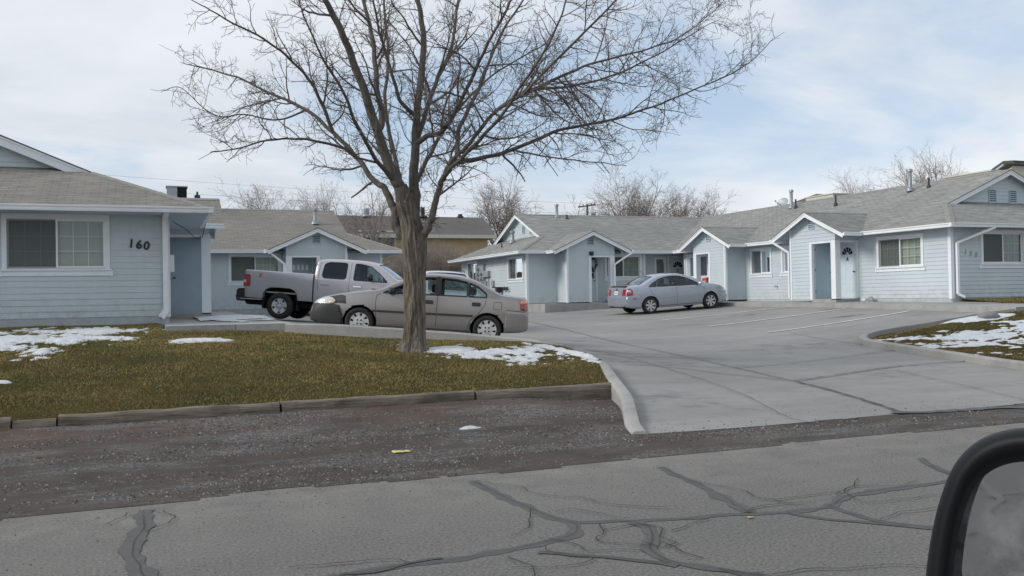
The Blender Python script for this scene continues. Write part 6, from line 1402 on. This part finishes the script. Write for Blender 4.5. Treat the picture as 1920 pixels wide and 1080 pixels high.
def tubes(mb, br, n):
    for P, R_ in br:
        P = np.array([tuple(p) for p in P]); k = len(P); T = np.empty_like(P); T[1:-1] = P[2:]-P[:-2]; T[0] = P[1]-P[0]; T[-1] = P[-1]-P[-2]; T /= np.linalg.norm(T, axis=1)[:, None]+1e-9
        ref = np.array((.31, .83, .46)) if abs(T[0] @ (.31, .83, .46)) < .85 else np.array((.9, -.2, .3)); A = np.cross(T, ref); A /= np.linalg.norm(A, axis=1)[:, None]+1e-9; Bv = np.cross(T, A); R_ = np.array(R_)[:, None, None]
        an = 2*pi*np.arange(n)/n; V = P[:, None, :]+R_*(A[:, None, :]*np.cos(an)[None, :, None]+Bv[:, None, :]*np.sin(an)[None, :, None])
        o = len(mb.v); mb.v += V.reshape(-1, 3).tolist()
        for i in range(k-1):
            a = o+i*n; b = a+n
            for j in range(n): mb.f.append((a+j, a+(j+1) % n, b+(j+1) % n, b+j))
    mb.m += [0]*(len(mb.f)-len(mb.m))
def np_path(P, n): return [Vector(p) for p in smooth_path(P, n)]
# ---------------------------------------------------------------- the bare tree on the lawn
TF = 15.75
base = atF(776, 657, TF)
tree = thing('bare_tree', base, 'large bare spreading tree with furrowed trunk standing on the front lawn', 'tree')
def tp(px, py, dz=0.): return np.array(atF(px, py, TF+dz))
# trunk: a dense tube with flared foot and furrows
axis = smooth_path([tp(776, 668), tp(776, 650), tp(778, 620), tp(778, 570), tp(777, 520), tp(777, 470), tp(775, 440), tp(769, 412), tp(762, 385), tp(756, 362), tp(750, 345)], 12)
prad = lambda y: lerp(y, [(345, .10), (362, .125), (385, .165), (412, .172), (440, .19), (455, .205), (480, .198), (520, .182), (570, .178), (615, .182), (638, .195), (650, .225), (657, .255), (668, .30)])
mb = MB(); NA = 110; rows = []; L_ = 0.
for i, c in enumerate(axis):
    d = c-np.array((0, 0, CH)); z = d @ FW; py = 540-FPX*(d @ UP)/z; r = prad(py); row = []
    if i: L_ += np.linalg.norm(c-axis[i-1])
    fl = sm(620, 660, py)
    for k in range(NA):
        a = 2*pi*k/NA; u = a+.35*nz(cos(a)*1.5, sin(a)*1.5, L_*1.3)+.10*L_
        rid = 1-abs(nz(cos(u)*3.6, sin(u)*3.6, L_*1.1))*2.2; rid2 = 1-abs(nz(cos(u)*8, sin(u)*8, L_*2.4+5))*2
        q = r*(1+.04*nz(cos(a), sin(a), L_*.8+3)*2+fl*.22*max(0, nz(cos(a)*1.6, sin(a)*1.6, 7)*2))+.030*(rid-.5)+.014*(rid2-.5)
        row.append((c[0]+cos(a)*q, c[1]+sin(a)*q, c[2]+.012*nz(a, L_, 2, 3)))
    rows.append(row+[row[0]])
mb.grid(rows); 
for px, py, rr in ((783, 452, .15), (795, 470, .14), (768, 430, .16)):       # burls where the limbs left
    pass
mb.build('trunk', M['bark'], tree, 180, recalc=False)
LOWER = [(300, 178), (340, 215), (400, 285), (440, 310), (520, 312), (600, 340), (660, 365), (760, 420), (830, 420), (900, 345), (1000, 330), (1100, 318), (1200, 290), (1260, 262), (1310, 222), (1400, 172), (1458, 92)]
def crown_ok(p):
    d = np.array(p)-np.array((0, 0, CH)); z = d @ FW; px = 960+FPX*(d @ RT)/z; py = 540-FPX*(d @ UP)/z
    if px > 700 and px < 850 and py < 450: return True
    return px > 305+max(0, 60-py)*.9 and px < 1455 and py < lerp(px, LOWER)
# limbs: (points px,py,depth offset), radius start, end
LIMBS = [
 ([(772, 425, 0), (762, 385, -.05), (750, 350, -.1), (737, 331, -.15), (712, 262, -.25), (690, 194, -.4), (662, 112, -.6), (631, 37, -.8), (606, -5, -.95), (570, -90, -1.2), (530, -170, -1.4)], .150, .03),
 ([(705, 245, -.25), (716, 228, -.1), (706, 156, .1), (700, 81, .3), (681, 0, .5), (660, -90, .8), (650, -180, 1.)], .075, .02),
 ([(765, 450, .08), (750, 434, .10), (741, 415, .12), (740, 396, .15), (733, 379, .2), (719, 352, .3), (700, 337, .4), (669, 294, .6), (625, 250, .8), (575, 206, 1.0), (506, 175, 1.25), (444, 144, 1.5), (369, 125, 1.8)], .115, .012),
 ([(669, 292, .6), (640, 277, .5), (575, 262, .3), (512, 262, .0), (431, 281, -.3), (395, 285, -.4)], .04, .008),
 ([(625, 250, .8), (600, 187, .6), (569, 137, .4), (506, 81, .1), (425, 37, -.3), (380, 10, -.5)], .042, .01),
 ([(741, 398, .15), (748, 383, .3), (752, 365, .5), (748, 330, .8), (735, 270, 1.2), (722, 190, 1.6), (728, 110, 2.0), (722, 30, 2.3), (715, -60, 2.6)], .075, .02),
 ([(775, 420, .05), (778, 369, .1), (776, 330, .12), (778, 281, .15), (781, 219, .2), (791, 125, .3), (794, 62, .4), (784, 0, .5), (775, -90, .6), (780, -190, .7)], .120, .03),
 ([(780, 270, .15), (800, 256, .0), (831, 244, -.2), (862, 194, -.5), (894, 125, -.8), (925, 62, -1.1), (950, 19, -1.3), (970, -50, -1.5)], .06, .015),
 ([(782, 262, .15), (800, 206, .4), (819, 150, .7), (844, 94, 1.0), (853, 50, 1.2), (859, 0, 1.4), (880, -80, 1.7)], .055, .015),
 ([(776, 215, .2), (750, 187, .0), (731, 125, -.2), (712, 62, -.4), (700, 0, -.6), (680, -70, -.8)], .045, .012),
 ([(783, 462, .0), (792, 446, -.05), (800, 432, -.1), (809, 410, -.15), (814, 388, -.15), (822, 360, -.2), (829, 338, -.25), (844, 306, -.35), (862, 287, -.4), (881, 269, -.5), (925, 212, -.7), (975, 181, -.95), (1019, 137, -1.2), (1081, 75, -1.6), (1144, 12, -2.0), (1200, -50, -2.3)], .088, .012),
 ([(846, 304, -.35), (870, 302, -.3), (900, 297, -.2), (962, 281, .0), (1050, 244, .3), (1144, 225, .6), (1206, 206, .8), (1300, 169, 1.1), (1394, 125, 1.4), (1450, 72, 1.6)], .058, .006),
 ([(925, 212, -.7), (987, 172, -.4), (1081, 160, .0), (1175, 131, .4), (1269, 81, .8), (1331, 44, 1.1)], .04, .007),
 ([(962, 281, .0), (987, 287, -.2), (1050, 297, -.5), (1131, 306, -.9), (1175, 311, -1.1)], .024, .006),
 ([(858, 290, -.4), (862, 237, .0), (900, 162, .5), (925, 94, .9), (956, 37, 1.2), (981, 0, 1.4), (1010, -60, 1.6)], .05, .012),
 ([(975, 181, -.95), (1050, 144, -.7), (1112, 119, -.4), (1206, 94, 0.), (1275, 69, .3), (1340, 20, .5)], .035, .007),
 ([(829, 338, -.25), (850, 310, -.6), (900, 262, -1.0), (940, 215, -1.5), (985, 150, -2.0), (1030, 80, -2.4), (1060, 10, -2.7)], .05, .012),
 ([(740, 340, -.14), (705, 300, -.6), (670, 235, -1.2), (640, 165, -1.7), (600, 100, -2.1), (570, 30, -2.4)], .05, .012),
 ([(778, 350, .12), (800, 300, .7), (835, 240, 1.3), (880, 180, 1.8), (940, 130, 2.2), (1010, 90, 2.5)], .05, .012),
 ([(1144, 225, .6), (1180, 240, .4), (1230, 245, .1)], .016, .005),
 ([(575, 206, 1.0), (520, 225, .9), (460, 215, .8), (400, 215, .6), (340, 165, .5), (310, 170, .4)], .022, .005),
]
rg = random.Random(11); out = [[], [], [], []]
OPT = dict(seg=[.16, .12, .085, .06, .05], wob=[.16, .23, .30, .36, .4], up=[.02, .02, .015, .01, 0], rmin=.003, max=4, space=[.22, .18, .135, .115, 1], start=[.1, .12, .12, .1, 0], len=[2.2, 1.25, .62, .30, .15], rad=[.05, .017, .0085, .0046, .003], ang=(28, 68))
OPT['in'] = crown_ok
for P, ra, rb in LIMBS:
    pts = [Vector(p) for p in smooth_path([tp(*q) for q in P], 7)]; n = len(pts); rad = [ra+(rb-ra)*((i/(n-1))**.75) for i in range(n)]
    for i in range(n): rad[i] *= .93; pts[i] += Vector((.02*nz(i*.35, ra*90, 1), .03*nz(i*.35, ra*90, 4), .02*nz(i*.35, ra*90, 9)))*min(1, i/6)
    mb = MB(); tubes(mb, [(pts, rad)], 14 if ra > .04 else 8); mb.build('limb', M['limb'], tree, 180, recalc=False)
    # side shoots
    s = 0.; nxt = .25+.3*rg.random(); tot = sum((b-a).length for a, b in zip(pts, pts[1:]))
    for a, b, r in zip(pts, pts[1:], rad):
        l = (b-a).length; d = (b-a).normalized()
        while nxt < s+l:
            q = a.lerp(b, (nxt-s)/l); fr = nxt/tot
            if r < .10 and not (fr < .2 and r > .055) :
                if q.z < 7.2:
                    nd = side_dir(d, radians(rg.uniform(28, 72)), rg); nd = (nd+Vector((0, 0, .12 if rg.random() < .7 else -.2))).normalized()
                    big = rg.random() < .32; ln = (1.5 if big else .75)*rg.uniform(.6, 1.2)*(1.15-.5*fr)
                    grow(q, nd, ln, min(r*.6, .022 if big else .011), 1 if big else 2, out, rg, OPT)
            nxt += rg.uniform(.10, .22)
        s += l
    if rb < .02 and crown_ok(pts[-1]): grow(pts[-1], (pts[-1]-pts[-2]).normalized(), .45, rb, 1, out, rg, OPT)
for k in range(26):     # small shoots straight off the trunk crotch
    q = tp(rg.uniform(735, 830), rg.uniform(330, 430), rg.uniform(-.2, .2)); nd = (rdir(rg)+Vector((0, -.3, .5))).normalized(); grow(q, nd, rg.uniform(.3, .8), .007, 2, out, rg, OPT)
# keep what can come near the picture; the unseen top stays lighter
mb = MB(); tubes(mb, out[0]+out[1], 6); tubes(mb, out[2], 4); tubes(mb, out[3], 3); mb.build('twigs', M['twig'], tree, 180, recalc=False)
NTW = [len(o) for o in out]
# ---------------------------------------------------------------- bare trees farther off
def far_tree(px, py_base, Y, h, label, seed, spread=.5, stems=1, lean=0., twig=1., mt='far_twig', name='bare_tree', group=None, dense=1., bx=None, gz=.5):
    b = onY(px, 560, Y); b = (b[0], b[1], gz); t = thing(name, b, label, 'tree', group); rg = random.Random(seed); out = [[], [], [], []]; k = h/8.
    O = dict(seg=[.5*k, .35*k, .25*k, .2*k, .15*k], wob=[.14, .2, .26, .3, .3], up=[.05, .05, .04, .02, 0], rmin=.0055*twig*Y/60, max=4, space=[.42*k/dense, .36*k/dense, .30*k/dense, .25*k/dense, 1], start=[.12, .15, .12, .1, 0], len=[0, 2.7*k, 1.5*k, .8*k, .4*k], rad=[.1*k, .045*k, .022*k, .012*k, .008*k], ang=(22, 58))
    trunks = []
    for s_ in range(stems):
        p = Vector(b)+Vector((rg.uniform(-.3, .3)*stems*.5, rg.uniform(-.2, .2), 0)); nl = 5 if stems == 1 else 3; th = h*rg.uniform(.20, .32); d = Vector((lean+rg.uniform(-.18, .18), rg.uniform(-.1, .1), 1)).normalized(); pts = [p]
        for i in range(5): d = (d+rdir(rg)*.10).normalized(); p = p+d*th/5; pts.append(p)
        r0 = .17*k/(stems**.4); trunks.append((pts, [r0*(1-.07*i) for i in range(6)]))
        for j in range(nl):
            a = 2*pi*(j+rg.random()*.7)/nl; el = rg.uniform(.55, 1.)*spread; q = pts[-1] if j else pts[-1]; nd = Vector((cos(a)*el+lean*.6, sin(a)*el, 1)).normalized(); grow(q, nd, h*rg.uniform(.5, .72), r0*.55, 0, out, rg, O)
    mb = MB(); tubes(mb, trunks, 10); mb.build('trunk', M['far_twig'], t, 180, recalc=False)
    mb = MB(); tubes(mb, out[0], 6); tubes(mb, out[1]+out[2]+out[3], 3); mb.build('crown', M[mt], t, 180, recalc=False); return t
G_ = 'bare trees behind the houses'
far_tree(500, 0, 78, 11.2, 'windswept bare tree showing above the roof of the tan shingled back house', 21, .75, 3, .35, group=G_, dense=.95, twig=.85)
far_tree(565, 0, 82, 10.2, 'thin bare tree between the windswept tree and the roof flue', 22, .7, 2, .2, group=G_, twig=.8)
far_tree(950, 0, 85, 12.0, 'round bare tree rising behind the left gable of the grey roofed building', 23, .62, 2, 0, group=G_, dense=1.2)
far_tree(1062, 0, 92, 11.6, 'open crooked bare tree beside the utility pole', 24, .8, 2, .05, group=G_, dense=.75)
far_tree(1195, 0, 90, 14.6, 'broad bare tree right of the utility pole, taller of two over the grey roof valley', 25, .62, 3, -.05, group=G_, dense=1.1)
far_tree(1290, 0, 92, 13.6, 'rounded bare tree at the right end of the clump over the roof valley', 26, .62, 3, .1, group=G_, dense=1.1)
far_tree(1628, 0, 80, 13.8, 'small pale bare treetop above the ridge between the satellite dish and tall flue', 27, .3, 3, 0, group=G_, twig=.75, dense=.9)
far_tree(1757, 0, 80, 16.8, 'upright bare treetop above the ridge left of the dark neighbouring roof', 28, .3, 3, 0, group=G_, twig=.75, dense=.95)
# mid-distance tangled tree beside the back house
far_tree(713, 0, 46, 7.4, 'crooked bare tree between the back house and the tan building', 31, .85, 2, -.12, dense=.9, twig=.75, gz=.7)
for i, (px, h, sd) in enumerate(((806, 4.4, 41), (845, 4.0, 42), (884, 3.8, 43), (765, 3.6, 44))):
    far_tree(px, 0, 52+i, h, ['tallest tangled bare shrub in front of the tan building, right behind the trunk', 'arching bare shrub in the middle of the thicket before the tan wall', 'bare shrub at the right of the thicket by the grey roof corner', 'low bare shrub left of the thicket, partly behind the tree trunk'][i], sd, 1.15, 5, .1*(i-1), twig=.7, name='bare_shrub', group='thicket before the tan building', dense=1.0, gz=.7)['category'] = 'shrub'
# ================================================================== FARTHER BUILDINGS AND SMALL THINGS
YT = 66.
bl = onY(560, 437, YT); br = onY(929, 437, YT); zt = bl[2]; x0, x1 = bl[0], br[0]; rid = onY(905, 408, YT+5.5); ridl = onY(640, 404, YT+5.5)
tan = thing('tan_building', ((x0+x1)/2, YT, .5), 'two storey tan stucco building with a hipped dark roof behind the thicket', 'building')
def wall_rect(mb, xa, xb, y, za, zb): mb.quad((xa, y, za), (xb, y, za), (xb, y, zb), (xa, y, zb))
mb = MB(); xa, xb = x0+.5, x1-.45; mb.box((xa, YT+.6, .3), (xb, YT+11, zt-.1)); mb.build('wall', M['stucco'], tan)
R = Roof(); zr_ = rid[2]; R.poly([(x0, YT, zt), (x1, YT, zt), (rid[0], YT+5.5, zr_), (x0+3, YT+5.5, zr_)], (1, 0, 0)); R.poly([(x1, YT, zt), (x1, YT+11.5, zt), (rid[0], YT+5.5, zr_)], (0, 1, 0)); R.poly([(x1, YT+11.5, zt), (x0, YT+11.5, zt), (x0+3, YT+5.5, zr_), (rid[0], YT+5.5, zr_)], (1, 0, 0)); R.poly([(x0, YT+11.5, zt), (x0, YT, zt), (x0+3, YT+5.5, zr_)], (0, 1, 0))
r = R.build(M['shingle_dark'], tan)
mb = MB(); mb.box((x0-.05, YT-.06, zt-.28), (x1+.05, YT, zt-.01)); mb.box((x1, YT, zt-.28), (x1+.05, YT+11.5, zt-.01)); mb.build('fascia', M['beige'], tan)
mb = MB(); mb.quad((x0, YT, zt-.15), (x1, YT, zt-.15), (x1, YT+.6, zt-.15), (x0, YT+.6, zt-.15)); mb.build('soffit', M['soffit'], tan)
for px, py, w_, h_ in ((698, 452, 1.9, 1.4), (727, 452, 1.0, 1.4), (808, 508, 1.9, 1.2), (655, 505, 1.6, 1.4)):
    p = onY(px, py, YT+.6); mb = MB(); mb.box((p[0]-w_/2-.08, YT+.55, p[2]-h_/2-.08), (p[0]+w_/2+.08, YT+.6, p[2]+h_/2+.08)); wn = mb.build('window', M['trim'], tan); mb = MB(); mb.box((p[0]-w_/2, YT+.53, p[2]-h_/2), (p[0]+w_/2, YT+.56, p[2]+h_/2)); mb.build('pane', M['dark_glassy'], wn)
vent_pipe(r, onY(687.5, 404, YT+5.0), .55, .22, True, False); vent_pipe(r, onY(792.5, 405, YT+5.2), .7, .18, False, False)
p = onY(861, 406, YT+5.4); vent_pipe(r, p, .2, .09, False, False); p = onY(865, 406, YT+5.4); vent_pipe(r, p, .2, .09, False, False)
# neighbouring roofs beyond the right-hand building
nb = thing('neighbour_house', (45, 44, 1), 'neighbouring house with a dark roof tip and pale wall at the right edge', 'house')
ap = onY(1888, 302, 44.); ax, az = ap[0], ap[2]
mb = MB(); f = Fr(ax+.5, 44., (0, 1), (-1, 0)); siding(mb, f, [(0, 1), (5, 1), (5, az-2.5), (0, az-.35)], zb=1); f = Fr(ax+.5, 44., (1, 0), (0, -1)); siding(mb, f, [(0, 1), (11, 1), (11, az-.3), (0, az-.3)], zb=1); mb.build('wall', simple('cream_siding', (.62, .60, .53), .6), nb)
R = Roof(); R.poly([(ax, 43.5, az-.02), (ax, 44.3, az+.05), (ax+12, 44.3, az+.05), (ax+12, 43.5, az-.02)], (1, 0, 0), .16); R.poly([(ax, 44.3, az+.05), (ax, 49.5, az-2.35), (ax+12, 49.5, az-2.35), (ax+12, 44.3, az+.05)], (1, 0, 0), .16); R.build(M['shingle_dark'], nb)
mb = MB(); rake(mb, (ax, 49.5, az-2.35), (ax, 44.3, az+.05), W_, .3); mb.build('rake_board', M['door_blue'], nb)
nb2 = thing('neighbour_house', (47, 62, 1), 'low dark roof of a house glimpsed over the ridge beside the satellite dish', 'house')
a = onY(1519, 373, 62.); b = onY(1575, 373, 62.); c = onY(1530, 363.5, 65.); d = onY(1560, 363, 65.)
R = Roof(); R.poly([(a[0], 62, a[2]-.6), (b[0]+4, 62, a[2]-.6), (b[0]+4, 65, c[2]), (c[0], 65, c[2])], (1, 0, 0), .2); R.poly([(a[0], 62, a[2]-.6), (c[0], 65, c[2]), (a[0], 68, a[2]-.6)], (0, 1, 0), .2); R.poly([(b[0]+4, 68, a[2]-.6), (a[0], 68, a[2]-.6), (c[0], 65, c[2]), (b[0]+4, 65, c[2])], (1, 0, 0), .2); R.build(M['shingle_dark'], nb2)
mb = MB(); mb.box((a[0]+.5, 62.5, .8), (b[0]+3.5, 67.5, a[2]-.7)); mb.build('wall', M['stucco'], nb2)
# beige rooftop cooler cabinets behind the ridge
for (l, t, r_, b_, xx), lb in zip(((1511, 367, 1562, 380, 29.2), (1771, 322.5, 1858, 345, 29.2)), ('low beige duct box behind the ridge right of the satellite dish', 'long beige duct box behind the ridge beside the street gable')):
    A = onX(l, t, xx); Bq = onX(r_, t, xx); y0, y1 = sorted((A[1], Bq[1])); zt_ = (A[2]+Bq[2])/2
    if l < 1600: zt_ = onX(1535, 366, xx)[2]
    else: zt_ = onX(1815, 325, xx)[2]
    o = thing('rooftop_duct', (xx, (y0+y1)/2, zt_-.7), lb, 'roof duct', 'beige boxes on the roof'); mb = MB(); mb.box((xx, y0, zt_-1.), (xx+1.3, y1, zt_-.05)); mb.build('cabinet', M['beige'], o); mb = MB(); mb.box((xx-.04, y0-.04, zt_-.05), (xx+1.34, y1+.04, zt_)); mb.build('lid', M['beige'], o)
# satellite dish on the ridge
p = onX(1468, 380, 28.3); ds = thing('satellite_dish', (p[0], p[1], p[2]-.3), 'small grey satellite dish on the roof ridge beside a metal flue', 'satellite dish')
mb = MB(); Mx = Matrix.Translation(p) @ Matrix.Rotation(radians(-62), 4, 'Y') @ Matrix.Rotation(radians(12), 4, 'X') @ Matrix.Diagonal((1.0, 1.35, 1, 1)); mb.lathe([(0, -.05), (.10, -.04), (.18, -.015), (.245, .03), (.25, .032), (.18, -.005), (.10, -.03), (0, -.04)], 24, 0, Mx); mb.build('reflector', M['grey_metal'], ds, 60)
mb = MB(); mb.tube([(p[0], p[1], p[2]-.1), (p[0]+.05, p[1], p[2]-.45)], .025, 8); mb.tube([(p[0], p[1], p[2]-.2), (p[0]-.32, p[1]+.15, p[2]+.06)], .012, 6); mb.lathe([(0, 0), (.035, .01), (.035, .08), (0, .09)], 10, 0, Matrix.Translation((p[0]-.32, p[1]+.15, p[2]+.04))); mb.build('mast', M['galv'], ds, 50)
# utility pole and wires
q = onY(1101, 385, 96); pl = thing('utility_pole', (q[0], 96, .5), 'distant wooden utility pole with a crossarm above the grey roof', 'pole')
mb = MB(); mb.tube([(q[0], 96, .5), (q[0], 96, q[2]+.15)], [.17, .12], 10); mb.build('mast', M['wood_pole'], pl, 50)
mb = MB(); mb.bar((q[0]-1.25, 95.85, q[2]-.25), (q[0]+.75+.3, 95.85, q[2]+.10), .14, .16); 
for k in (-1.1, -.6, .45, .9): mb.lathe([(.06, 0), (.06, .14), (.03, .2), (0, .2)], 8, 0, Matrix.Translation((q[0]+k, 95.85, q[2]-.0+k*.15)))
mb.build('crossarm', M['wood_pole'], pl, 50)
mb = MB(); mb.lathe([(.24, 0), (.24, .7), (.1, .8), (0, .8)], 12, 0, Matrix.Translation((q[0]+.75, 96, q[2]-1.7))); mb.build('transformer', M['grey_metal'], pl, 40)
for k, (z0, lb) in enumerate(((.22, 'upper thin power line crossing the sky behind the trees'), (-1.0, 'lower thin power line crossing the sky behind the trees'))):
    P = [(q[0]-70+70*t, 96-4*(1-t), q[2]+z0+2.2*(1-t)-3.2*t*(1-t)*.6) for t in np.linspace(0, 1, 24)]; P2 = [(q[0]+60*t, 96+3*t, q[2]+z0-3.*t*(1-t)*.6) for t in np.linspace(0, 1, 24)]
    mb = MB(); mb.tube(P+P2[1:], .009, 4); tag(mb.build('power_line', M['dark_metal'], None, 60), lb, 'wire', 'power lines')
# board fence between the houses
a = onY(690, 520, 50.); b = onY(880, 520, 50.); fe = thing('board_fence', ((a[0]+b[0])/2, 50, .7), 'low brown board fence between the back house and the tan building', 'fence')
zt = onY(730, 512, 50.)[2]; mb = MB(); x = 9.8; rg = random.Random(5)
while x < 18: mb.box((x, 50, .6), (x+.14, 50.02, zt+rg.uniform(-.04, .03))); x += .147
mb.build('board_panel', M['fence'], fe); mb = MB()
for z in (1.0, zt-.3): mb.box((9.8, 50.02, z), (18, 50.06, z+.09))
mb.build('rail', M['fence'], fe)
for k in range(5): mb = MB(); mb.box((9.8+k*2.0, 50.06, .5), (9.9+k*2., 50.16, zt+.05)); mb.build('post', M['fence'], fe)
# wreath on the back porch door
c = onY(1111.5, 494, 37.80); wr = thing('door_wreath', c, 'dark round wreath with a hanging tail on the white porch door', 'wreath')
mb = MB(); rg = random.Random(8)
for k in range(150):
    a = rg.random()*2*pi; r_ = .21+rg.uniform(-.06, .06); p = Vector((c[0]+r_*cos(a)*.9, c[1]-rg.uniform(0, .07), c[2]+r_*sin(a)*1.25)); d = rdir(rg)*.07; e = rdir(rg)*.03; mb.add((p-d, p+e, p+d, p-e), ((0, 1, 2, 3),))
for k in range(40): p = Vector((c[0]+rg.uniform(-.05, .05), c[1]-rg.uniform(0, .05), c[2]-.3-rg.uniform(0, .38))); d = rdir(rg)*.06; e = rdir(rg)*.03; mb.add((p-d, p+e, p+d, p-e), ((0, 1, 2, 3),))
mb.build('foliage', M['wreath'], wr, None, recalc=False)
# red and tan flyer box in the corner porch, small odds and ends by the doors
p = onX(1324, 533, 23.45); bx = thing('parcel_bag', (p[0], p[1], 1.2), 'tan bag with a bright red top standing in the corner porch', 'bag')
h0, h1, h2 = 1.20, onX(1324, 526, 23.45)[2], onX(1324, 520.5, 23.45)[2]
mb = MB(); mb.hexa([(p[0]-.1, p[1]-.16, h0), (p[0]+.1, p[1]-.16, h0), (p[0]+.1, p[1]+.16, h0), (p[0]-.1, p[1]+.16, h0), (p[0]-.12, p[1]-.17, h1), (p[0]+.12, p[1]-.17, h1), (p[0]+.12, p[1]+.17, h1), (p[0]-.12, p[1]+.17, h1)]); mb.build('bag_side', simple('tan_sack', (.42, .33, .29), .8), bx)
mb = MB(); mb.hexa([(p[0]-.125, p[1]-.18, h1), (p[0]+.125, p[1]-.18, h1), (p[0]+.125, p[1]+.18, h1), (p[0]-.125, p[1]+.18, h1), (p[0]-.07, p[1]-.2, h2), (p[0]+.07, p[1]-.2, h2+.02), (p[0]+.08, p[1]+.2, h2), (p[0]-.06, p[1]+.2, h2-.03)]); mb.build('bag_top', simple('red_sack', (.55, .06, .05), .7), bx)
def lump(name, p, sx_, sy_, sz_, m, label, cat, seed):
    bm = bmesh.new(); bmesh.ops.create_icosphere(bm, subdivisions=3, radius=1)
    for v in bm.verts: k = 1+.22*noise.noise(v.co*1.6+Vector((seed, 0, 0))); v.co = Vector((v.co.x*sx_, v.co.y*sy_, max(-.6, v.co.z)*sz_+sz_*.55))*k
    me = bpy.data.meshes.new(name); bm.to_mesh(me); bm.free(); me.materials.append(m); finish(me, 180); o = bpy.data.objects.new(name, me); COL.objects.link(o); o.location = p; return tag(o, label, cat)
zq = zr(23.3, 25)
p = onX(1633, 560, 23.5); lump('ornamental_rock', (23.5, p[1], zq), .09, .13, .10, simple('grey_rock', (.3, .31, .32), .8, var=.3), 'small grey stone ornament at the foot of the wall right of door A', 'stone', 3)
p = onX(1622, 560, 23.5); lump('white_bag', (23.45, p[1], zq), .09, .13, .065, M['snow'], 'little white bundle left of the grey stone beside door A', 'bundle', 7)
p = onY(1138, 563, 36.7); lump('blue_bag', (p[0], 36.75, 1.13), .13, .1, .13, simple('blue_cloth', (.09, .12, .22), .8), 'small blue and white bag on the walkway behind the silver sedan', 'bag', 9)
# wing mirror of the car the picture was taken from
fm = .72
def mp(px, py, f=fm): return Vector(atF(px, py, f/(1+.62*(px-1800)/FPX)))
outl = [(1733, 1110), (1739, 1050), (1750, 985), (1766, 925), (1789, 872), (1822, 835), (1865, 812), (1920, 802), (2000, 805), (2080, 835), (2125, 900), (2140, 1000), (2138, 1110), (2125, 1200), (2090, 1262), (2000, 1290), (1880, 1290), (1790, 1262), (1748, 1200)]
outl = [tuple(p) for p in smooth_path([(*p, 0) for p in outl+[outl[0]]], 5)][:-1]; cxm = sum(p[0] for p in outl)/len(outl); cym = sum(p[1] for p in outl)/len(outl)
def ringp(s, f): return [mp(cxm+(p[0]-cxm)*s, cym+(p[1]-cym)*s, fm+f) for p in outl]
wm = thing('wing_mirror', tuple(mp(1930, 1050)), 'black wing mirror of the photographer\'s car, cut off by the lower right corner', 'mirror')
mb = MB(); rows = [ringp(.69, .03), ringp(.725, .012), ringp(.77, -.004), ringp(.85, -.012), ringp(.94, -.010), ringp(.985, .0), ringp(1., .02), ringp(.97, .06), ringp(.86, .10), ringp(.6, .13), ringp(.2, .14)]
mb.grid([r_+[r_[0]] for r_ in rows]); mb.build('housing', simple('mirror_housing_plastic', (.007, .007, .009), .55, spec=.25), wm, 180)
c0 = mp(cxm, cym); g = ringp(.72, .014); 
mb = MB(); n = len(g); mb.add(g+[sum(g, Vector())/n], [(i, (i+1) % n, n) for i in range(n)]); gl = mb.build('mirror_glass', M['mirror'], wm, None)
mb = MB(); mb.tube([mp(2110, 1150, .76), mp(2300, 1260, .80), mp(2500, 1300, .82)], [.03, .035, .045], 12); mb.build('arm', M['black'], wm, 60)
